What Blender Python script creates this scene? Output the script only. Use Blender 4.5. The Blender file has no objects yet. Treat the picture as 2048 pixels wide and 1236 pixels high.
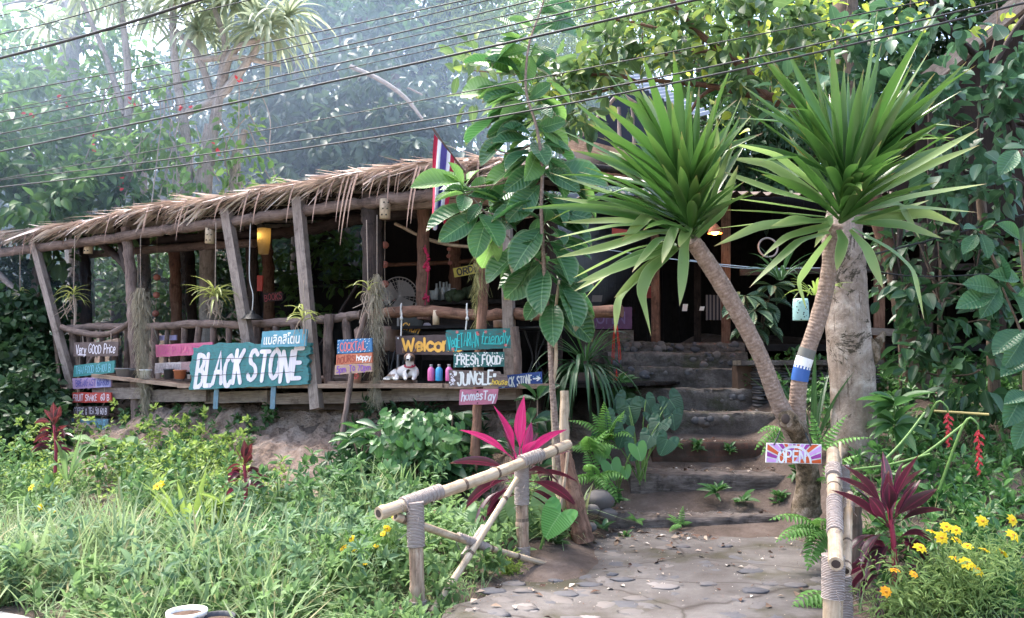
import bpy, math, random
import numpy as np
from mathutils import Vector, Matrix

# ------------------------------------------------------------------ camera, light, exposure
SC = bpy.context.scene
COL = SC.collection
F = 1650.0                       # focal length in pixels of the 2048 px wide photograph
PITCH = math.atan((740 - 618) / F)
EYE = 1.6
cam_data = bpy.data.cameras.new("camera")
cam = bpy.data.objects.new("camera", cam_data)
COL.objects.link(cam)
cam.location = (0, 0, EYE)
cam.rotation_euler = (math.pi / 2 + PITCH, 0, 0)
cam_data.sensor_width = 36.0
cam_data.lens = 36.0 * F / 2048
cam_data.clip_start = 0.05
cam_data.clip_end = 2000
SC.camera = cam

SUN_EL, SUN_AZ = math.radians(63), math.radians(-50)      # azimuth from +Y towards +X: behind the trees, to the left
world = bpy.data.worlds.new("World")
SC.world = world
world.use_nodes = True
wn = world.node_tree.nodes
wl = world.node_tree.links
bg = wn["Background"]
sky = wn.new("ShaderNodeTexSky")
sky.sky_type = 'NISHITA'
sky.sun_disc = False
sky.sun_elevation = SUN_EL
sky.sun_rotation = SUN_AZ
sky.air_density = 1.0
sky.dust_density = 4.0
sky.ozone_density = 1.0
wl.new(sky.outputs[0], bg.inputs[0])
bg.inputs[1].default_value = 0.15
sun_data = bpy.data.lights.new("sun", 'SUN')
sun_data.energy = 1.7
sun_data.angle = math.radians(28)
sun_data.color = (1.0, 0.96, 0.9)
sun = bpy.data.objects.new("sun", sun_data)
COL.objects.link(sun)
sd = Vector((math.sin(SUN_AZ) * math.cos(SUN_EL), math.cos(SUN_AZ) * math.cos(SUN_EL), math.sin(SUN_EL)))
sun.rotation_euler = sd.to_track_quat('Z', 'Y').to_euler()
sun.location = (-20, 30, 40)

SC.view_settings.view_transform = 'Standard'
SC.view_settings.look = 'None'
SC.view_settings.gamma = 1.0
SC.view_settings.exposure = 2.5
SC.render.engine = 'CYCLES'
SC.cycles.use_denoising = True
SC.cycles.max_bounces = 7
SC.cycles.diffuse_bounces = 4
SC.cycles.glossy_bounces = 2
SC.cycles.transmission_bounces = 5
SC.cycles.volume_bounces = 0
SC.cycles.use_adaptive_sampling = True
SC.cycles.adaptive_threshold = 0.015
SC.cycles.caustics_reflective = False
SC.cycles.caustics_refractive = False
SC.cycles.sample_clamp_indirect = 6
SC.cycles.volume_step_rate = 3.0

rng = np.random.default_rng(11)
random.seed(5)

# ------------------------------------------------------------------ helpers
CP, SP = math.cos(PITCH), math.sin(PITCH)


def W(px, py, d):
    """the place at distance d (along +Y) seen at photograph pixel px, py"""
    u = (px - 1024) / F
    v = (618 - py) / F
    y = CP - v * SP
    z = SP + v * CP
    s = d / y
    return np.array((u * s, d, EYE + z * s))


LA = np.array((-8.4, 13.6))          # front line of the terrace
LU = np.array((0.880, -0.475))
LN = np.array((0.475, 0.880))


def front(px, q=0.0):
    """depth (Y) at which the line of sight through column px meets the vertical plane q behind the front line"""
    r = (px - 1024) / F
    a = LA + q * LN
    s = (r * a[1] - a[0]) / (LU[0] - r * LU[1])
    return a[1] + s * LU[1]


def FW(px, py, q=0.0):
    return W(px, py, front(px, q))


def FP(s, q, z):
    p = LA + s * LU + q * LN
    return np.array((p[0], p[1], z))


def nrm(a):
    a = np.asarray(a, float)
    return a / np.maximum(np.linalg.norm(a, axis=-1, keepdims=True), 1e-9)


class MB:
    """collects shapes and links them as ONE mesh object"""

    def __init__(self):
        self.V, self.Fc, self.UV, self.M, self.n = [], [], [], [], 0

    def add(self, V, faces, uv=None, mat=0):
        V = np.asarray(V, float).reshape(-1, 3)
        if uv is None:
            uv = V[:, :2]
        self.V.append(V)
        self.UV.append(np.asarray(uv, float).reshape(-1, 2))
        if isinstance(faces, np.ndarray):
            groups = [faces]
        else:
            d = {}
            for f in faces:
                d.setdefault(len(f), []).append(f)
            groups = [np.array(g) for g in d.values()]
        for g in groups:
            self.Fc.append(g + self.n)
            self.M.append(np.full(len(g), mat))
        self.n += len(V)
        return self

    def build(self, name, mats, parent=None, smooth=True, loc=None):
        if not isinstance(mats, (list, tuple)):
            mats = [mats]
        V = np.concatenate(self.V)
        UV = np.concatenate(self.UV)
        if parent is not None:
            q, base = parent, np.zeros(3)
            while q is not None:
                base = base + np.array(q.location)
                q = q.parent
        else:
            base = np.array(loc) if loc is not None else np.array((V[:, 0].mean(), V[:, 1].mean(), V[:, 2].min()))
        me = bpy.data.meshes.new(name)
        loops = np.concatenate([f.ravel() for f in self.Fc])
        tot = np.concatenate([np.full(len(f), f.shape[1]) for f in self.Fc])
        start = np.concatenate(([0], np.cumsum(tot)[:-1]))
        me.vertices.add(len(V))
        me.vertices.foreach_set("co", (V - base).astype(np.float32).ravel())
        me.loops.add(len(loops))
        me.loops.foreach_set("vertex_index", loops.astype(np.int32))
        me.polygons.add(len(tot))
        me.polygons.foreach_set("loop_start", start.astype(np.int32))
        me.polygons.foreach_set("loop_total", tot.astype(np.int32))
        me.polygons.foreach_set("material_index", np.concatenate(self.M).astype(np.int32))
        me.polygons.foreach_set("use_smooth", np.full(len(tot), smooth))
        ul = me.uv_layers.new(name="UVMap")
        ul.data.foreach_set("uv", UV[loops].astype(np.float32).ravel())
        for m in mats:
            me.materials.append(m)
        me.update(calc_edges=True)
        me.validate()
        o = bpy.data.objects.new(name, me)
        COL.objects.link(o)
        if parent is not None:
            o.parent = parent
        else:
            o.location = base
        return o


def tag(o, label=None, cat=None, group=None, kind=None):
    if label:
        o["label"] = label
    if cat:
        o["category"] = cat
    if group:
        o["group"] = group
    if kind:
        o["kind"] = kind
    return o


def thing(name, loc, label, cat, group=None):
    o = bpy.data.objects.new(name, None)
    o.empty_display_size = 0.1
    COL.objects.link(o)
    o.location = tuple(float(a) for a in loc)
    return tag(o, label, cat, group)


def copy_tree(o, parent=None):
    c = o.copy()
    COL.objects.link(c)
    if parent is not None:
        c.parent = parent
    for ch in list(o.children):
        copy_tree(ch, c)
    return c


def frames(P):
    P = np.asarray(P, float)
    T = np.gradient(P, axis=0)
    T = nrm(T)
    ref = np.array((0, 0, 1.0)) if abs(T[0][2]) < 0.9 else np.array((1.0, 0, 0))
    X = nrm(np.cross(ref, T[0]))
    Xs = []
    for t in T:
        X = nrm(X - t * np.dot(X, t))
        Xs.append(X)
    Xs = np.array(Xs)
    return T, Xs, np.cross(T, Xs)


def smooth_path(P, n):
    """Catmull-Rom through the points"""
    P = np.asarray(P, float)
    if len(P) < 3:
        t = np.linspace(0, 1, n)[:, None]
        return P[0] + (P[-1] - P[0]) * t
    Q = np.vstack((2 * P[0] - P[1], P, 2 * P[-1] - P[-2]))
    out = []
    for g in np.linspace(0, len(P) - 1 - 1e-6, n):
        i = int(g)
        t = g - i
        a, b, c, d = Q[i], Q[i + 1], Q[i + 2], Q[i + 3]
        out.append(0.5 * (2 * b + (c - a) * t + (2 * a - 5 * b + 4 * c - d) * t * t + (3 * b - a - 3 * c + d) * t ** 3))
    return np.array(out)


def tube(mb, P, r, k=8, n=None, rough=0.0, mat=0, cap=True, capmat=None, bumps=0.0):
    P = np.asarray(P, float)
    if n:
        r0 = np.interp(np.linspace(0, 1, n), np.linspace(0, 1, len(np.atleast_1d(r))), np.atleast_1d(r)) if np.ndim(r) else r
        P = smooth_path(P, n)
        r = r0
    m = len(P)
    r = np.broadcast_to(np.asarray(r, float), (m,)) if np.ndim(r) == 0 or len(r) == m else np.interp(np.linspace(0, 1, m), np.linspace(0, 1, len(r)), r)
    T, X, Y = frames(P)
    a = np.linspace(0, 2 * np.pi, k + 1)
    R = r[:, None] * np.ones((1, k + 1))
    if rough:
        J = 1 + rough * rng.standard_normal((m, k + 1))
        J[:, -1] = J[:, 0]
        R = R * J
    V = P[:, None, :] + R[..., None] * (np.cos(a)[None, :, None] * X[:, None, :] + np.sin(a)[None, :, None] * Y[:, None, :])
    L = np.concatenate(([0], np.cumsum(np.linalg.norm(np.diff(P, axis=0), axis=1))))
    rm = float(np.mean(r))
    uv = np.stack(np.broadcast_arrays((a * rm)[None, :], L[:, None]), -1)
    i, j = np.meshgrid(np.arange(m - 1), np.arange(k), indexing='ij')
    b = (i * (k + 1) + j).ravel()
    mb.add(V.reshape(-1, 3), np.stack((b, b + 1, b + k + 2, b + k + 1), 1), uv.reshape(-1, 2), mat)
    if cap:
        for e, idx in ((0, range(k)), (m - 1, range(k))):
            ring = V[e, :k]
            c = P[e]
            vv = np.vstack((c, ring))
            fs = [(0, 1 + (j + 1) % k, 1 + j) if e == 0 else (0, 1 + j, 1 + (j + 1) % k) for j in range(k)]
            mb.add(vv, np.array(fs), np.vstack(((0, 0), np.stack((np.cos(a[:k]), np.sin(a[:k])), 1) * r[e])), mat if capmat is None else capmat)


def box(mb, c, ax, ay, az, mat=0):
    """ax, ay, az are half-extent vectors; az is the long one for the grain"""
    c, ax, ay, az = (np.asarray(q, float) for q in (c, ax, ay, az))
    lx, ly, lz = (np.linalg.norm(q) for q in (ax, ay, az))
    for n_, u_, w_, lu, lw in ((ax, ay, az, ly, lz), (-ax, az, ay, lz, ly), (ay, az, ax, lz, lx), (-ay, ax, az, lx, lz), (az, ax, ay, lx, ly), (-az, ay, ax, ly, lx)):
        V = [c + n_ - u_ - w_, c + n_ + u_ - w_, c + n_ + u_ + w_, c + n_ - u_ + w_]
        uv = np.array([(-lu, -lw), (lu, -lw), (lu, lw), (-lu, lw)])
        if u_ is az:
            uv = uv[:, ::-1]
        mb.add(V, np.array([(0, 1, 2, 3)]), uv + rng.random(2) * 3, mat)


def beam(mb, p0, p1, w, t, up=(0, 0, 1), mat=0):
    """squared timber from p0 to p1, w across (sideways), t thick along up"""
    p0, p1 = np.asarray(p0, float), np.asarray(p1, float)
    d = p1 - p0
    side = nrm(np.cross(d, up))
    u = nrm(np.cross(side, d))
    box(mb, (p0 + p1) / 2, side * w / 2, u * t / 2, d / 2, mat)


def ellipsoid(mb, c, rx, ry, rz, nu=10, nv=6, rough=0.0, mat=0, rot=None, power=1.0):
    th = np.linspace(0, np.pi, nv + 1)
    ph = np.linspace(0, 2 * np.pi, nu + 1)
    ct, st = np.cos(th), np.sin(th)
    sp = lambda a: np.sign(a) * np.abs(a) ** power
    V = np.stack((sp(st)[:, None] * sp(np.cos(ph))[None, :], sp(st)[:, None] * sp(np.sin(ph))[None, :], sp(ct)[:, None] * np.ones((1, nu + 1))), -1)
    if rough:
        J = 1 + rough * rng.standard_normal((nv + 1, nu + 1))
        J[:, -1] = J[:, 0]
        J[0] = J[0, 0]
        J[-1] = J[-1, 0]
        V = V * J[..., None]
    V = V * np.array((rx, ry, rz))
    if rot is not None:
        V = V @ np.asarray(rot).T
    V = V + np.asarray(c)
    i, j = np.meshgrid(np.arange(nv), np.arange(nu), indexing='ij')
    b = (i * (nu + 1) + j).ravel()
    uv = np.stack(np.broadcast_arrays(ph[None, :] / 6.283, th[:, None] / 3.1416), -1)
    mb.add(V.reshape(-1, 3), np.stack((b, b + nu + 1, b + nu + 2, b + 1), 1), uv.reshape(-1, 2), mat)


def lathe(mb, base, prof, k=16, axis=(0, 0, 1), mat=0):
    """prof: (radius, height) pairs"""
    base = np.asarray(base, float)
    axis = nrm(axis)
    X = nrm(np.cross((0, 1, 0.01), axis))
    Y = np.cross(axis, X)
    a = np.linspace(0, 2 * np.pi, k + 1)
    prof = np.asarray(prof, float)
    V = base + prof[:, 1][:, None, None] * axis + prof[:, 0][:, None, None] * (np.cos(a)[None, :, None] * X + np.sin(a)[None, :, None] * Y)
    m = len(prof)
    i, j = np.meshgrid(np.arange(m - 1), np.arange(k), indexing='ij')
    b = (i * (k + 1) + j).ravel()
    uv = np.stack(np.broadcast_arrays(a[None, :] / 6.283, prof[:, 1][:, None]), -1)
    mb.add(V.reshape(-1, 3), np.stack((b, b + 1, b + k + 2, b + k + 1), 1), uv.reshape(-1, 2), mat)


def leaf_proto(rows, wfun, fold=0.15, curl=0.2, wave=0.0):
    """unit leaf: along +Y, width across X in [-.5,.5], bulging in Z; rows of three points, pointed ends"""
    V, UV = [(0, 0, 0)], [(0.5, 0)]
    ts = np.linspace(0, 1, rows + 2)[1:-1]
    for k, t in enumerate(ts):
        w = wfun(t) / 2
        z = -curl * t * t
        wv = wave * (1 if k % 2 else -1)
        V += [(-w, t, z + fold * w + wv), (0, t, z), (w, t, z + fold * w - wv)]
        UV += [(0, t), (0.5, t), (1, t)]
    V.append((0, 1, -curl))
    UV.append((0.5, 1))
    fs = [(0, 2, 1), (0, 3, 2)]
    for k in range(rows - 1):
        a = 1 + 3 * k
        fs += [(a, a + 1, a + 4, a + 3), (a + 1, a + 2, a + 5, a + 4)]
    a = 1 + 3 * (rows - 1)
    e = len(V) - 1
    fs += [(a, a + 1, e), (a + 1, a + 2, e)]
    return np.array(V, float), fs, np.array(UV, float)


def ell(p=0.45):
    return lambda t: max(0.0, (math.sin(math.pi * t ** (math.log(0.5) / math.log(p))))) ** 0.75


P_SMALL = leaf_proto(1, lambda t: 1.0, 0.25, 0.15)
P_OVAL = leaf_proto(2, lambda t: 1.0 if t < 0.5 else 0.8, 0.25, 0.25)
P_MED = leaf_proto(4, ell(0.45), 0.25, 0.22)
P_BIG = leaf_proto(8, ell(0.58), 0.3, 0.18, 0.006)
P_LANCE = leaf_proto(3, ell(0.35), 0.3, 0.3)


def blade_proto(curl, rows=4):
    V, UV, fs = [], [], []
    for k in range(rows):
        t = k / (rows - 1)
        w = 0.5 * (1 - 0.9 * t ** 1.5)
        y, z = t * (1 - 0.35 * curl * t), -curl * t * t * 0.55
        V += [(-w, y, z), (w, y, z)]
        UV += [(0, t), (1, t)]
        if k:
            fs.append((2 * k - 2, 2 * k - 1, 2 * k + 1, 2 * k))
    return np.array(V), fs, np.array(UV)


def scatter(mb, proto, P, D, N, L, Wd, mat=0):
    """copies of a leaf: base P, direction D, face normal N, length L, width Wd (fraction of L)"""
    V, fs, UV = proto
    P, D, N = (np.asarray(q, float).reshape(-1, 3) for q in (P, D, N))
    n = len(P)
    if n == 0:
        return
    L = np.broadcast_to(L, (n,))
    Wd = np.broadcast_to(Wd, (n,))
    D = nrm(D)
    S = nrm(np.cross(D, N))
    Z = np.cross(S, D)
    A = (V[None, :, 0:1] * (Wd * L)[:, None, None] * S[:, None, :] + V[None, :, 1:2] * L[:, None, None] * D[:, None, :] + V[None, :, 2:3] * L[:, None, None] * Z[:, None, :])
    A = A + P[:, None, :]
    k = len(V)
    off = (np.arange(n) * k)[:, None, None]
    d = {}
    for f in fs:
        d.setdefault(len(f), []).append(f)
    base = mb.n
    mb.V.append(A.reshape(-1, 3))
    mb.UV.append(np.tile(UV, (n, 1)))
    for g in d.values():
        g = np.array(g)
        mb.Fc.append((g[None] + off).reshape(-1, g.shape[1]) + base)
        mb.M.append(np.full(len(g) * n, mat))
    mb.n += n * k


def clusters(mb, proto, C, O, k, spread, L, Wd, droop=0.3, mat=0, flat=0.6):
    """k leaves round each twig end C that points to O"""
    C, O = np.asarray(C, float), nrm(O)
    m = len(C)
    D = O[:, None, :] * 0.55 + rng.standard_normal((m, k, 3)) * 0.75
    D[..., 2] -= droop
    D = nrm(D)
    P = C[:, None, :] + D * spread * rng.random((m, k, 1))
    N = np.array((0, 0, 1.0)) + rng.standard_normal((m, k, 3)) * flat
    n = m * k
    LL = L * (0.65 + 0.6 * rng.random(n))
    scatter(mb, proto, P.reshape(-1, 3), D.reshape(-1, 3), N.reshape(-1, 3), LL, Wd * (0.8 + 0.4 * rng.random(n)), mat)


def strap(mb, base, d, L, Wd, bend=0.5, kink=None, kamt=1.2, fold=0.35, n=10, side=None, twist=0.0, shape=None, mat=0):
    """long sword leaf with a folded cross-section that bends under its weight"""
    d = nrm(d)
    p = np.array(base, float)
    step = L / (n - 1)
    if side is None:
        side = np.cross(d, (0, 0, 1.0))
        if np.linalg.norm(side) < 0.15:
            side = rng.standard_normal(3)
    side = nrm(side - d * np.dot(side, d))
    V, UV = [], []
    kinked = False
    for i in range(n):
        t = i / (n - 1)
        up = nrm(np.cross(side, d))
        w = Wd * (shape(t) if shape else min(1, (0.45 + 1.6 * t) if t < 0.35 else 1) * max(0.0, 1 - max(0, (t - 0.45) / 0.55) ** 1.7)) * 0.5
        w = max(w, 0.0015)
        V += [p - side * w + up * w * fold, p.copy(), p + side * w + up * w * fold]
        UV += [(0, t), (0.5, t), (1, t)]
        g = np.array((0, 0, -1.0))
        d = nrm(d + g * bend / n)
        if kink is not None and t >= kink and not kinked:
            d = nrm(d + g * kamt)
            kinked = True
        side = nrm(side - d * np.dot(side, d))
        if twist:
            side = nrm(side + np.cross(d, side) * twist / n)
        p = p + d * step
    b = np.arange(n - 1) * 3
    q = np.concatenate((np.stack((b, b + 1, b + 4, b + 3), 1), np.stack((b + 1, b + 2, b + 5, b + 4), 1)))
    mb.add(np.array(V), q, np.array(UV), mat)


# ------------------------------------------------------------------ materials
class NT:
    def __init__(self, name):
        self.m = bpy.data.materials.new(name)
        self.m.use_nodes = True
        self.t = self.m.node_tree
        self.p = self.t.nodes["Principled BSDF"]
        self.out = self.t.nodes["Material Output"]

    def n(self, typ, **kw):
        nd = self.t.nodes.new(typ)
        for k, v in kw.items():
            setattr(nd, k, v)
        return nd

    def l(self, a, b):
        self.t.links.new(a, b)

    def val(self, sock, v):
        if hasattr(v, 'links') or isinstance(v, bpy.types.NodeSocket):
            self.l(v, sock)
        else:
            sock.default_value = v

    def coord(self, kind='UV', scale=(1, 1, 1), rot=(0, 0, 0)):
        tc = self.n('ShaderNodeTexCoord')
        mp = self.n('ShaderNodeMapping')
        mp.inputs['Scale'].default_value = scale
        mp.inputs['Rotation'].default_value = rot
        self.l(tc.outputs[kind], mp.inputs[0])
        return mp.outputs[0]

    def noise(self, vec, scale=5, detail=4, rough=0.6, dist=0.0):
        nd = self.n('ShaderNodeTexNoise')
        nd.inputs['Scale'].default_value = scale
        nd.inputs['Detail'].default_value = detail
        nd.inputs['Roughness'].default_value = rough
        nd.inputs['Distortion'].default_value = dist
        self.l(vec, nd.inputs['Vector'])
        return nd.outputs['Fac']

    def ramp(self, fac, stops):
        nd = self.n('ShaderNodeValToRGB')
        e = nd.color_ramp.elements
        while len(e) < len(stops):
            e.new(0.5)
        for el, (pos, c) in zip(e, stops):
            el.position = pos
            el.color = (*c, 1) if len(c) == 3 else c
        self.l(fac, nd.inputs[0])
        return nd.outputs[0]

    def mix(self, fac, a, b, mode='MIX'):
        nd = self.n('ShaderNodeMix', data_type='RGBA', blend_type=mode)
        self.val(nd.inputs[0], fac)
        for s, v in ((nd.inputs[6], a), (nd.inputs[7], b)):
            self.val(s, (*v, 1) if isinstance(v, tuple) and len(v) == 3 else v)
        return nd.outputs[2]

    def math(self, op, a, b=0.0, clamp=False):
        nd = self.n('ShaderNodeMath', operation=op, use_clamp=clamp)
        self.val(nd.inputs[0], a)
        self.val(nd.inputs[1], b)
        return nd.outputs[0]

    def bump(self, h, strength=0.5, dist=0.01):
        nd = self.n('ShaderNodeBump')
        nd.inputs['Strength'].default_value = strength
        nd.inputs['Distance'].default_value = dist
        self.l(h, nd.inputs['Height'])
        self.l(nd.outputs[0], self.p.inputs['Normal'])

    def island(self):
        return self.n('ShaderNodeNewGeometry').outputs['Random Per Island']

    def done(self, color=None, rough=0.8, spec=0.3, metal=0.0):
        if color is not None:
            self.val(self.p.inputs['Base Color'], (*color, 1) if isinstance(color, tuple) and len(color) == 3 else color)
        self.val(self.p.inputs['Roughness'], rough)
        self.p.inputs['Specular IOR Level'].default_value = spec
        self.p.inputs['Metallic'].default_value = metal
        return self.m


def wood(name, dark, mid, light, rough=0.8, sx=22, sy=1.6, bump=0.5):
    t = NT(name)
    c = t.coord('UV', (sx, sy, 1))
    a = t.noise(c, 3.0, 6, 0.65, 0.4)
    b = t.noise(t.coord('UV', (2.5, 1.2, 1)), 2.0, 3)
    f = t.math('ADD', t.math('MULTIPLY', a, 0.65), t.math('MULTIPLY', b, 0.35))
    f = t.math('ADD', f, t.math('MULTIPLY', t.math('SUBTRACT', t.island(), 0.5), 0.12))
    col = t.ramp(f, [(0.3, dark), (0.5, mid), (0.68, light)])
    st = t.ramp(t.noise(t.coord('Object'), 7.0, 6, 0.75), [(0.5, (0, 0, 0)), (0.66, (0.7, 0.7, 0.7))])
    col = t.mix(st, col, tuple(q * 0.7 for q in dark))
    t.bump(a, bump, 0.01)
    return t.done(col, rough, 0.25)


def leafmat(name, dark, light, tip=None, trans=0.35, rough=0.42, spec=0.5, rib=None, ribw=0.035, veins=0.0, edge=None, old=None, oldfrac=0.04, tcol=None, dead=None, blot=0.0, streak=None):
    t = NT(name)
    isl = t.island()
    nz = t.noise(t.coord('Object', (1, 1, 1)), 0.9, 2)
    f = t.math('ADD', t.math('MULTIPLY', isl, 0.7), t.math('MULTIPLY', nz, 0.35), True)
    col = t.mix(f, dark, light)
    uv = t.n('ShaderNodeSeparateXYZ')
    t.l(t.n('ShaderNodeTexCoord').outputs['UV'], uv.inputs[0])
    ax = t.math('ABSOLUTE', t.math('SUBTRACT', uv.outputs[0], 0.5))
    if tip is not None:
        col = t.mix(t.math('POWER', uv.outputs[1], 3.0), col, tip)
    if veins:
        w = t.math('SINE', t.math('MULTIPLY', t.math('SUBTRACT', uv.outputs[1], t.math('MULTIPLY', ax, 0.35)), 75.0))
        v = t.math('MULTIPLY', t.math('GREATER_THAN', w, 0.8), veins)
        col = t.mix(v, col, rib or light)
        t.bump(w, 0.35, 0.01)
    if edge is not None:
        col = t.mix(t.math('MULTIPLY', t.math('GREATER_THAN', ax, 0.44), 0.8), col, edge)
    if rib is not None:
        col = t.mix(t.math('MULTIPLY', t.math('LESS_THAN', ax, ribw), 0.85), col, rib)
    if old is not None:
        r2 = t.math('FRACT', t.math('MULTIPLY', isl, 37.7))
        col = t.mix(t.math('MULTIPLY', t.math('LESS_THAN', r2, oldfrac), 0.8), col, old)
    if streak is not None:
        sn = t.noise(t.coord('UV', (16, 1.2, 1)), 1.0, 4, 0.6)
        col = t.mix(t.ramp(t.math('ADD', sn, t.math('MULTIPLY', isl, 0.12)), [(0.48, (0, 0, 0)), (0.66, (0.8, 0.8, 0.8))]), col, streak)
    if blot:
        bn = t.noise(t.coord('Object'), 26.0, 5, 0.7)
        col = t.mix(t.ramp(bn, [(0.62, (0, 0, 0)), (0.7, (blot, blot, blot))]), col, (0.16, 0.12, 0.045))
    if dead is not None:
        dn = t.noise(t.coord('Object'), 9.0, 3)
        col = t.mix(t.ramp(t.math('ADD', uv.outputs[1], t.math('MULTIPLY', t.math('SUBTRACT', dn, 0.5), 0.25)), [(0.93, (0, 0, 0)), (0.975, (1, 1, 1))]), col, dead)
    t.done(col, rough, spec)
    tr = t.n('ShaderNodeBsdfTranslucent')
    tc = t.mix(0.5, col, tcol if tcol else tuple(min(1, c * 1.6) for c in light), 'MIX')
    t.l(tc, tr.inputs[0])
    ms = t.n('ShaderNodeMixShader')
    ms.inputs[0].default_value = trans
    t.l(t.p.outputs[0], ms.inputs[1])
    t.l(tr.outputs[0], ms.inputs[2])
    t.l(ms.outputs[0], t.out.inputs[0])
    return t.m


def plain(name, col, rough=0.6, spec=0.4, var=0.12, scale=8.0, metal=0.0, coord='Object'):
    t = NT(name)
    nz = t.noise(t.coord(coord), scale, 5, 0.65)
    c = t.mix(nz, tuple(max(0, q * (1 - var * 2)) for q in col), tuple(min(1, q * (1 + var * 2)) for q in col))
    t.bump(nz, 0.15, 0.005)
    return t.done(c, rough, spec, metal)


def paint(name, col, worn=(0.12, 0.09, 0.07), amount=0.42, scale=(14, 3, 1)):
    """weathered paint on boards: scratches along the grain show the wood"""
    t = NT(name)
    a = t.noise(t.coord('UV', scale), 4.0, 6, 0.7, 0.3)
    b = t.noise(t.coord('UV', (3, 3, 1)), 3.0, 4)
    base = t.mix(b, tuple(q * 0.55 for q in col), tuple(min(1, q * 1.25 + .03) for q in col))
    f = t.ramp(a, [(amount - 0.06, (1, 1, 1)), (amount + .05, (0, 0, 0))])
    c = t.mix(t.math('MULTIPLY', f, 0.75), base, worn)
    t.bump(a, 0.3, 0.006)
    return t.done(c, 0.6, 0.35)


def emit(name, col, s):
    t = NT(name)
    t.done(col, 0.5)
    t.p.inputs['Emission Color'].default_value = (*col, 1)
    t.p.inputs['Emission Strength'].default_value = s
    return t.m


M = {}
M['log'] = wood('weathered log', (0.055, 0.038, 0.032), (0.15, 0.105, 0.088), (0.27, 0.2, 0.17))
M['log_red'] = wood('reddish log', (0.06, 0.03, 0.02), (0.15, 0.075, 0.05), (0.26, 0.15, 0.1))
M['log_dark'] = wood('dark log', (0.012, 0.008, 0.007), (0.035, 0.024, 0.02), (0.075, 0.05, 0.042))
M['timber'] = wood('grey timber', (0.1, 0.075, 0.062), (0.21, 0.165, 0.14), (0.33, 0.27, 0.235))
M['plank'] = wood('plank wood', (0.11, 0.07, 0.05), (0.24, 0.165, 0.12), (0.36, 0.27, 0.21))
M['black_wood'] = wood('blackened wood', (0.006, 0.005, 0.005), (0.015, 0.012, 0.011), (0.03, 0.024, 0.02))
M['step_log'] = wood('rotten step log', (0.026, 0.02, 0.017), (0.088, 0.07, 0.061), (0.18, 0.15, 0.135), 0.9, 14, 2.5, 0.9)
M['bamboo'] = wood('bamboo cane', (0.22, 0.15, 0.09), (0.42, 0.32, 0.22), (0.58, 0.48, 0.36), 0.5, 16, 0.8, 0.2)
M['bark'] = wood('rough bark', (0.05, 0.03, 0.02), (0.2, 0.11, 0.075), (0.36, 0.22, 0.15), 0.95, 14, 1.6, 1.0)
M['twig'] = wood('twig bark', (0.05, 0.035, 0.025), (0.13, 0.09, 0.065), (0.22, 0.16, 0.12))
M['rope'] = plain('rope', (0.34, 0.27, 0.22), 0.9, 0.1, 0.25, 60)
M['rope_white'] = plain('white rope', (0.55, 0.53, 0.5), 0.9, 0.1, 0.15, 60)
M['soil'] = plain('soil', (0.09, 0.06, 0.045), 0.95, 0.1, 0.3, 9)
M['iron'] = plain('black iron', (0.015, 0.015, 0.016), 0.45, 0.4, 0.2, 12)
M['cable'] = plain('cable sheath', (0.012, 0.012, 0.013), 0.5, 0.35, 0.2, 12)
M['steel'] = plain('bright steel', (0.5, 0.5, 0.5), 0.25, 0.5, 0.1, 8, 0.9)
M['white_pot'] = plain('white plastic', (0.72, 0.7, 0.68), 0.45)
M['grey_pot'] = plain('grey cement', (0.17, 0.16, 0.16), 0.85)
M['dark_pot'] = plain('dark plastic', (0.035, 0.036, 0.042), 0.5)
M['clay'] = plain('terracotta', (0.36, 0.12, 0.06), 0.8)
M['clay_ball'] = plain('clay ball', (0.3, 0.11, 0.08), 0.85)

# ------------------------------------------------------------------ terrain
def sst(a, b, x):
    t = np.clip((x - a) / (b - a), 0, 1)
    return t * t * (3 - 2 * t)


_k = np.arange(40)
_kx, _ky, _ph = rng.normal(0, 1.6, 40), rng.normal(0, 1.6, 40), rng.random(40) * 6.28


def lump(x, y, s=1.0):
    x, y = np.asarray(x, float), np.asarray(y, float)
    r = 0
    for a, b, c in zip(_kx, _ky, _ph):
        r = r + np.sin(a * x * s + b * y * s + c)
    return r / 40 ** 0.5


def Q(x, y):
    return (x - LA[0]) * LN[0] + (y - LA[1]) * LN[1]


def H(x, y):
    """height of the ground"""
    x, y = np.asarray(x, float), np.asarray(y, float)
    q = Q(x, y)
    left = np.interp(q, [-4.8, -4.2, -2.5, -0.9, 0.5, 2, 4.5, 6], [0, 0.02, 0.06, 0.3, 1.12, 1.2, 1.22, 1.4])
    mid = np.interp(y, [5, 7.3, 8, 9, 10, 11, 12, 13, 16], [0.0, 0.0, 0.12, 0.5, 0.93, 1.35, 1.75, 1.85, 1.9])
    right = np.interp(y, [3, 4.5, 5.5, 7, 8, 9.5, 11, 13, 16], [0, 0.0, 0.12, 0.42, 0.72, 1.1, 1.5, 1.85, 2.2])
    a = sst(0.1, 1.1, x)
    b = sst(2.5 + 0 * y, 3.2 + 0 * y, x - 0.09 * np.maximum(y - 8, 0))
    z = left * (1 - a) + mid * a
    z = z * (1 - b) + right * b
    hill = 1.3 + 0.34 * np.clip(y - 17.5, 0, 45) + 0.05 * np.maximum(y - 60, 0)
    z = np.maximum(z, np.where(y > 16, hill, -9))
    near = sst(-4.7, -4.0, q)
    z = z + near * lump(x, y) * np.where(y > 17, 0.25, 0.035)
    far = np.maximum(np.hypot(x, y) - 60, 0)
    return z * 1.0 + 0 * far


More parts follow.
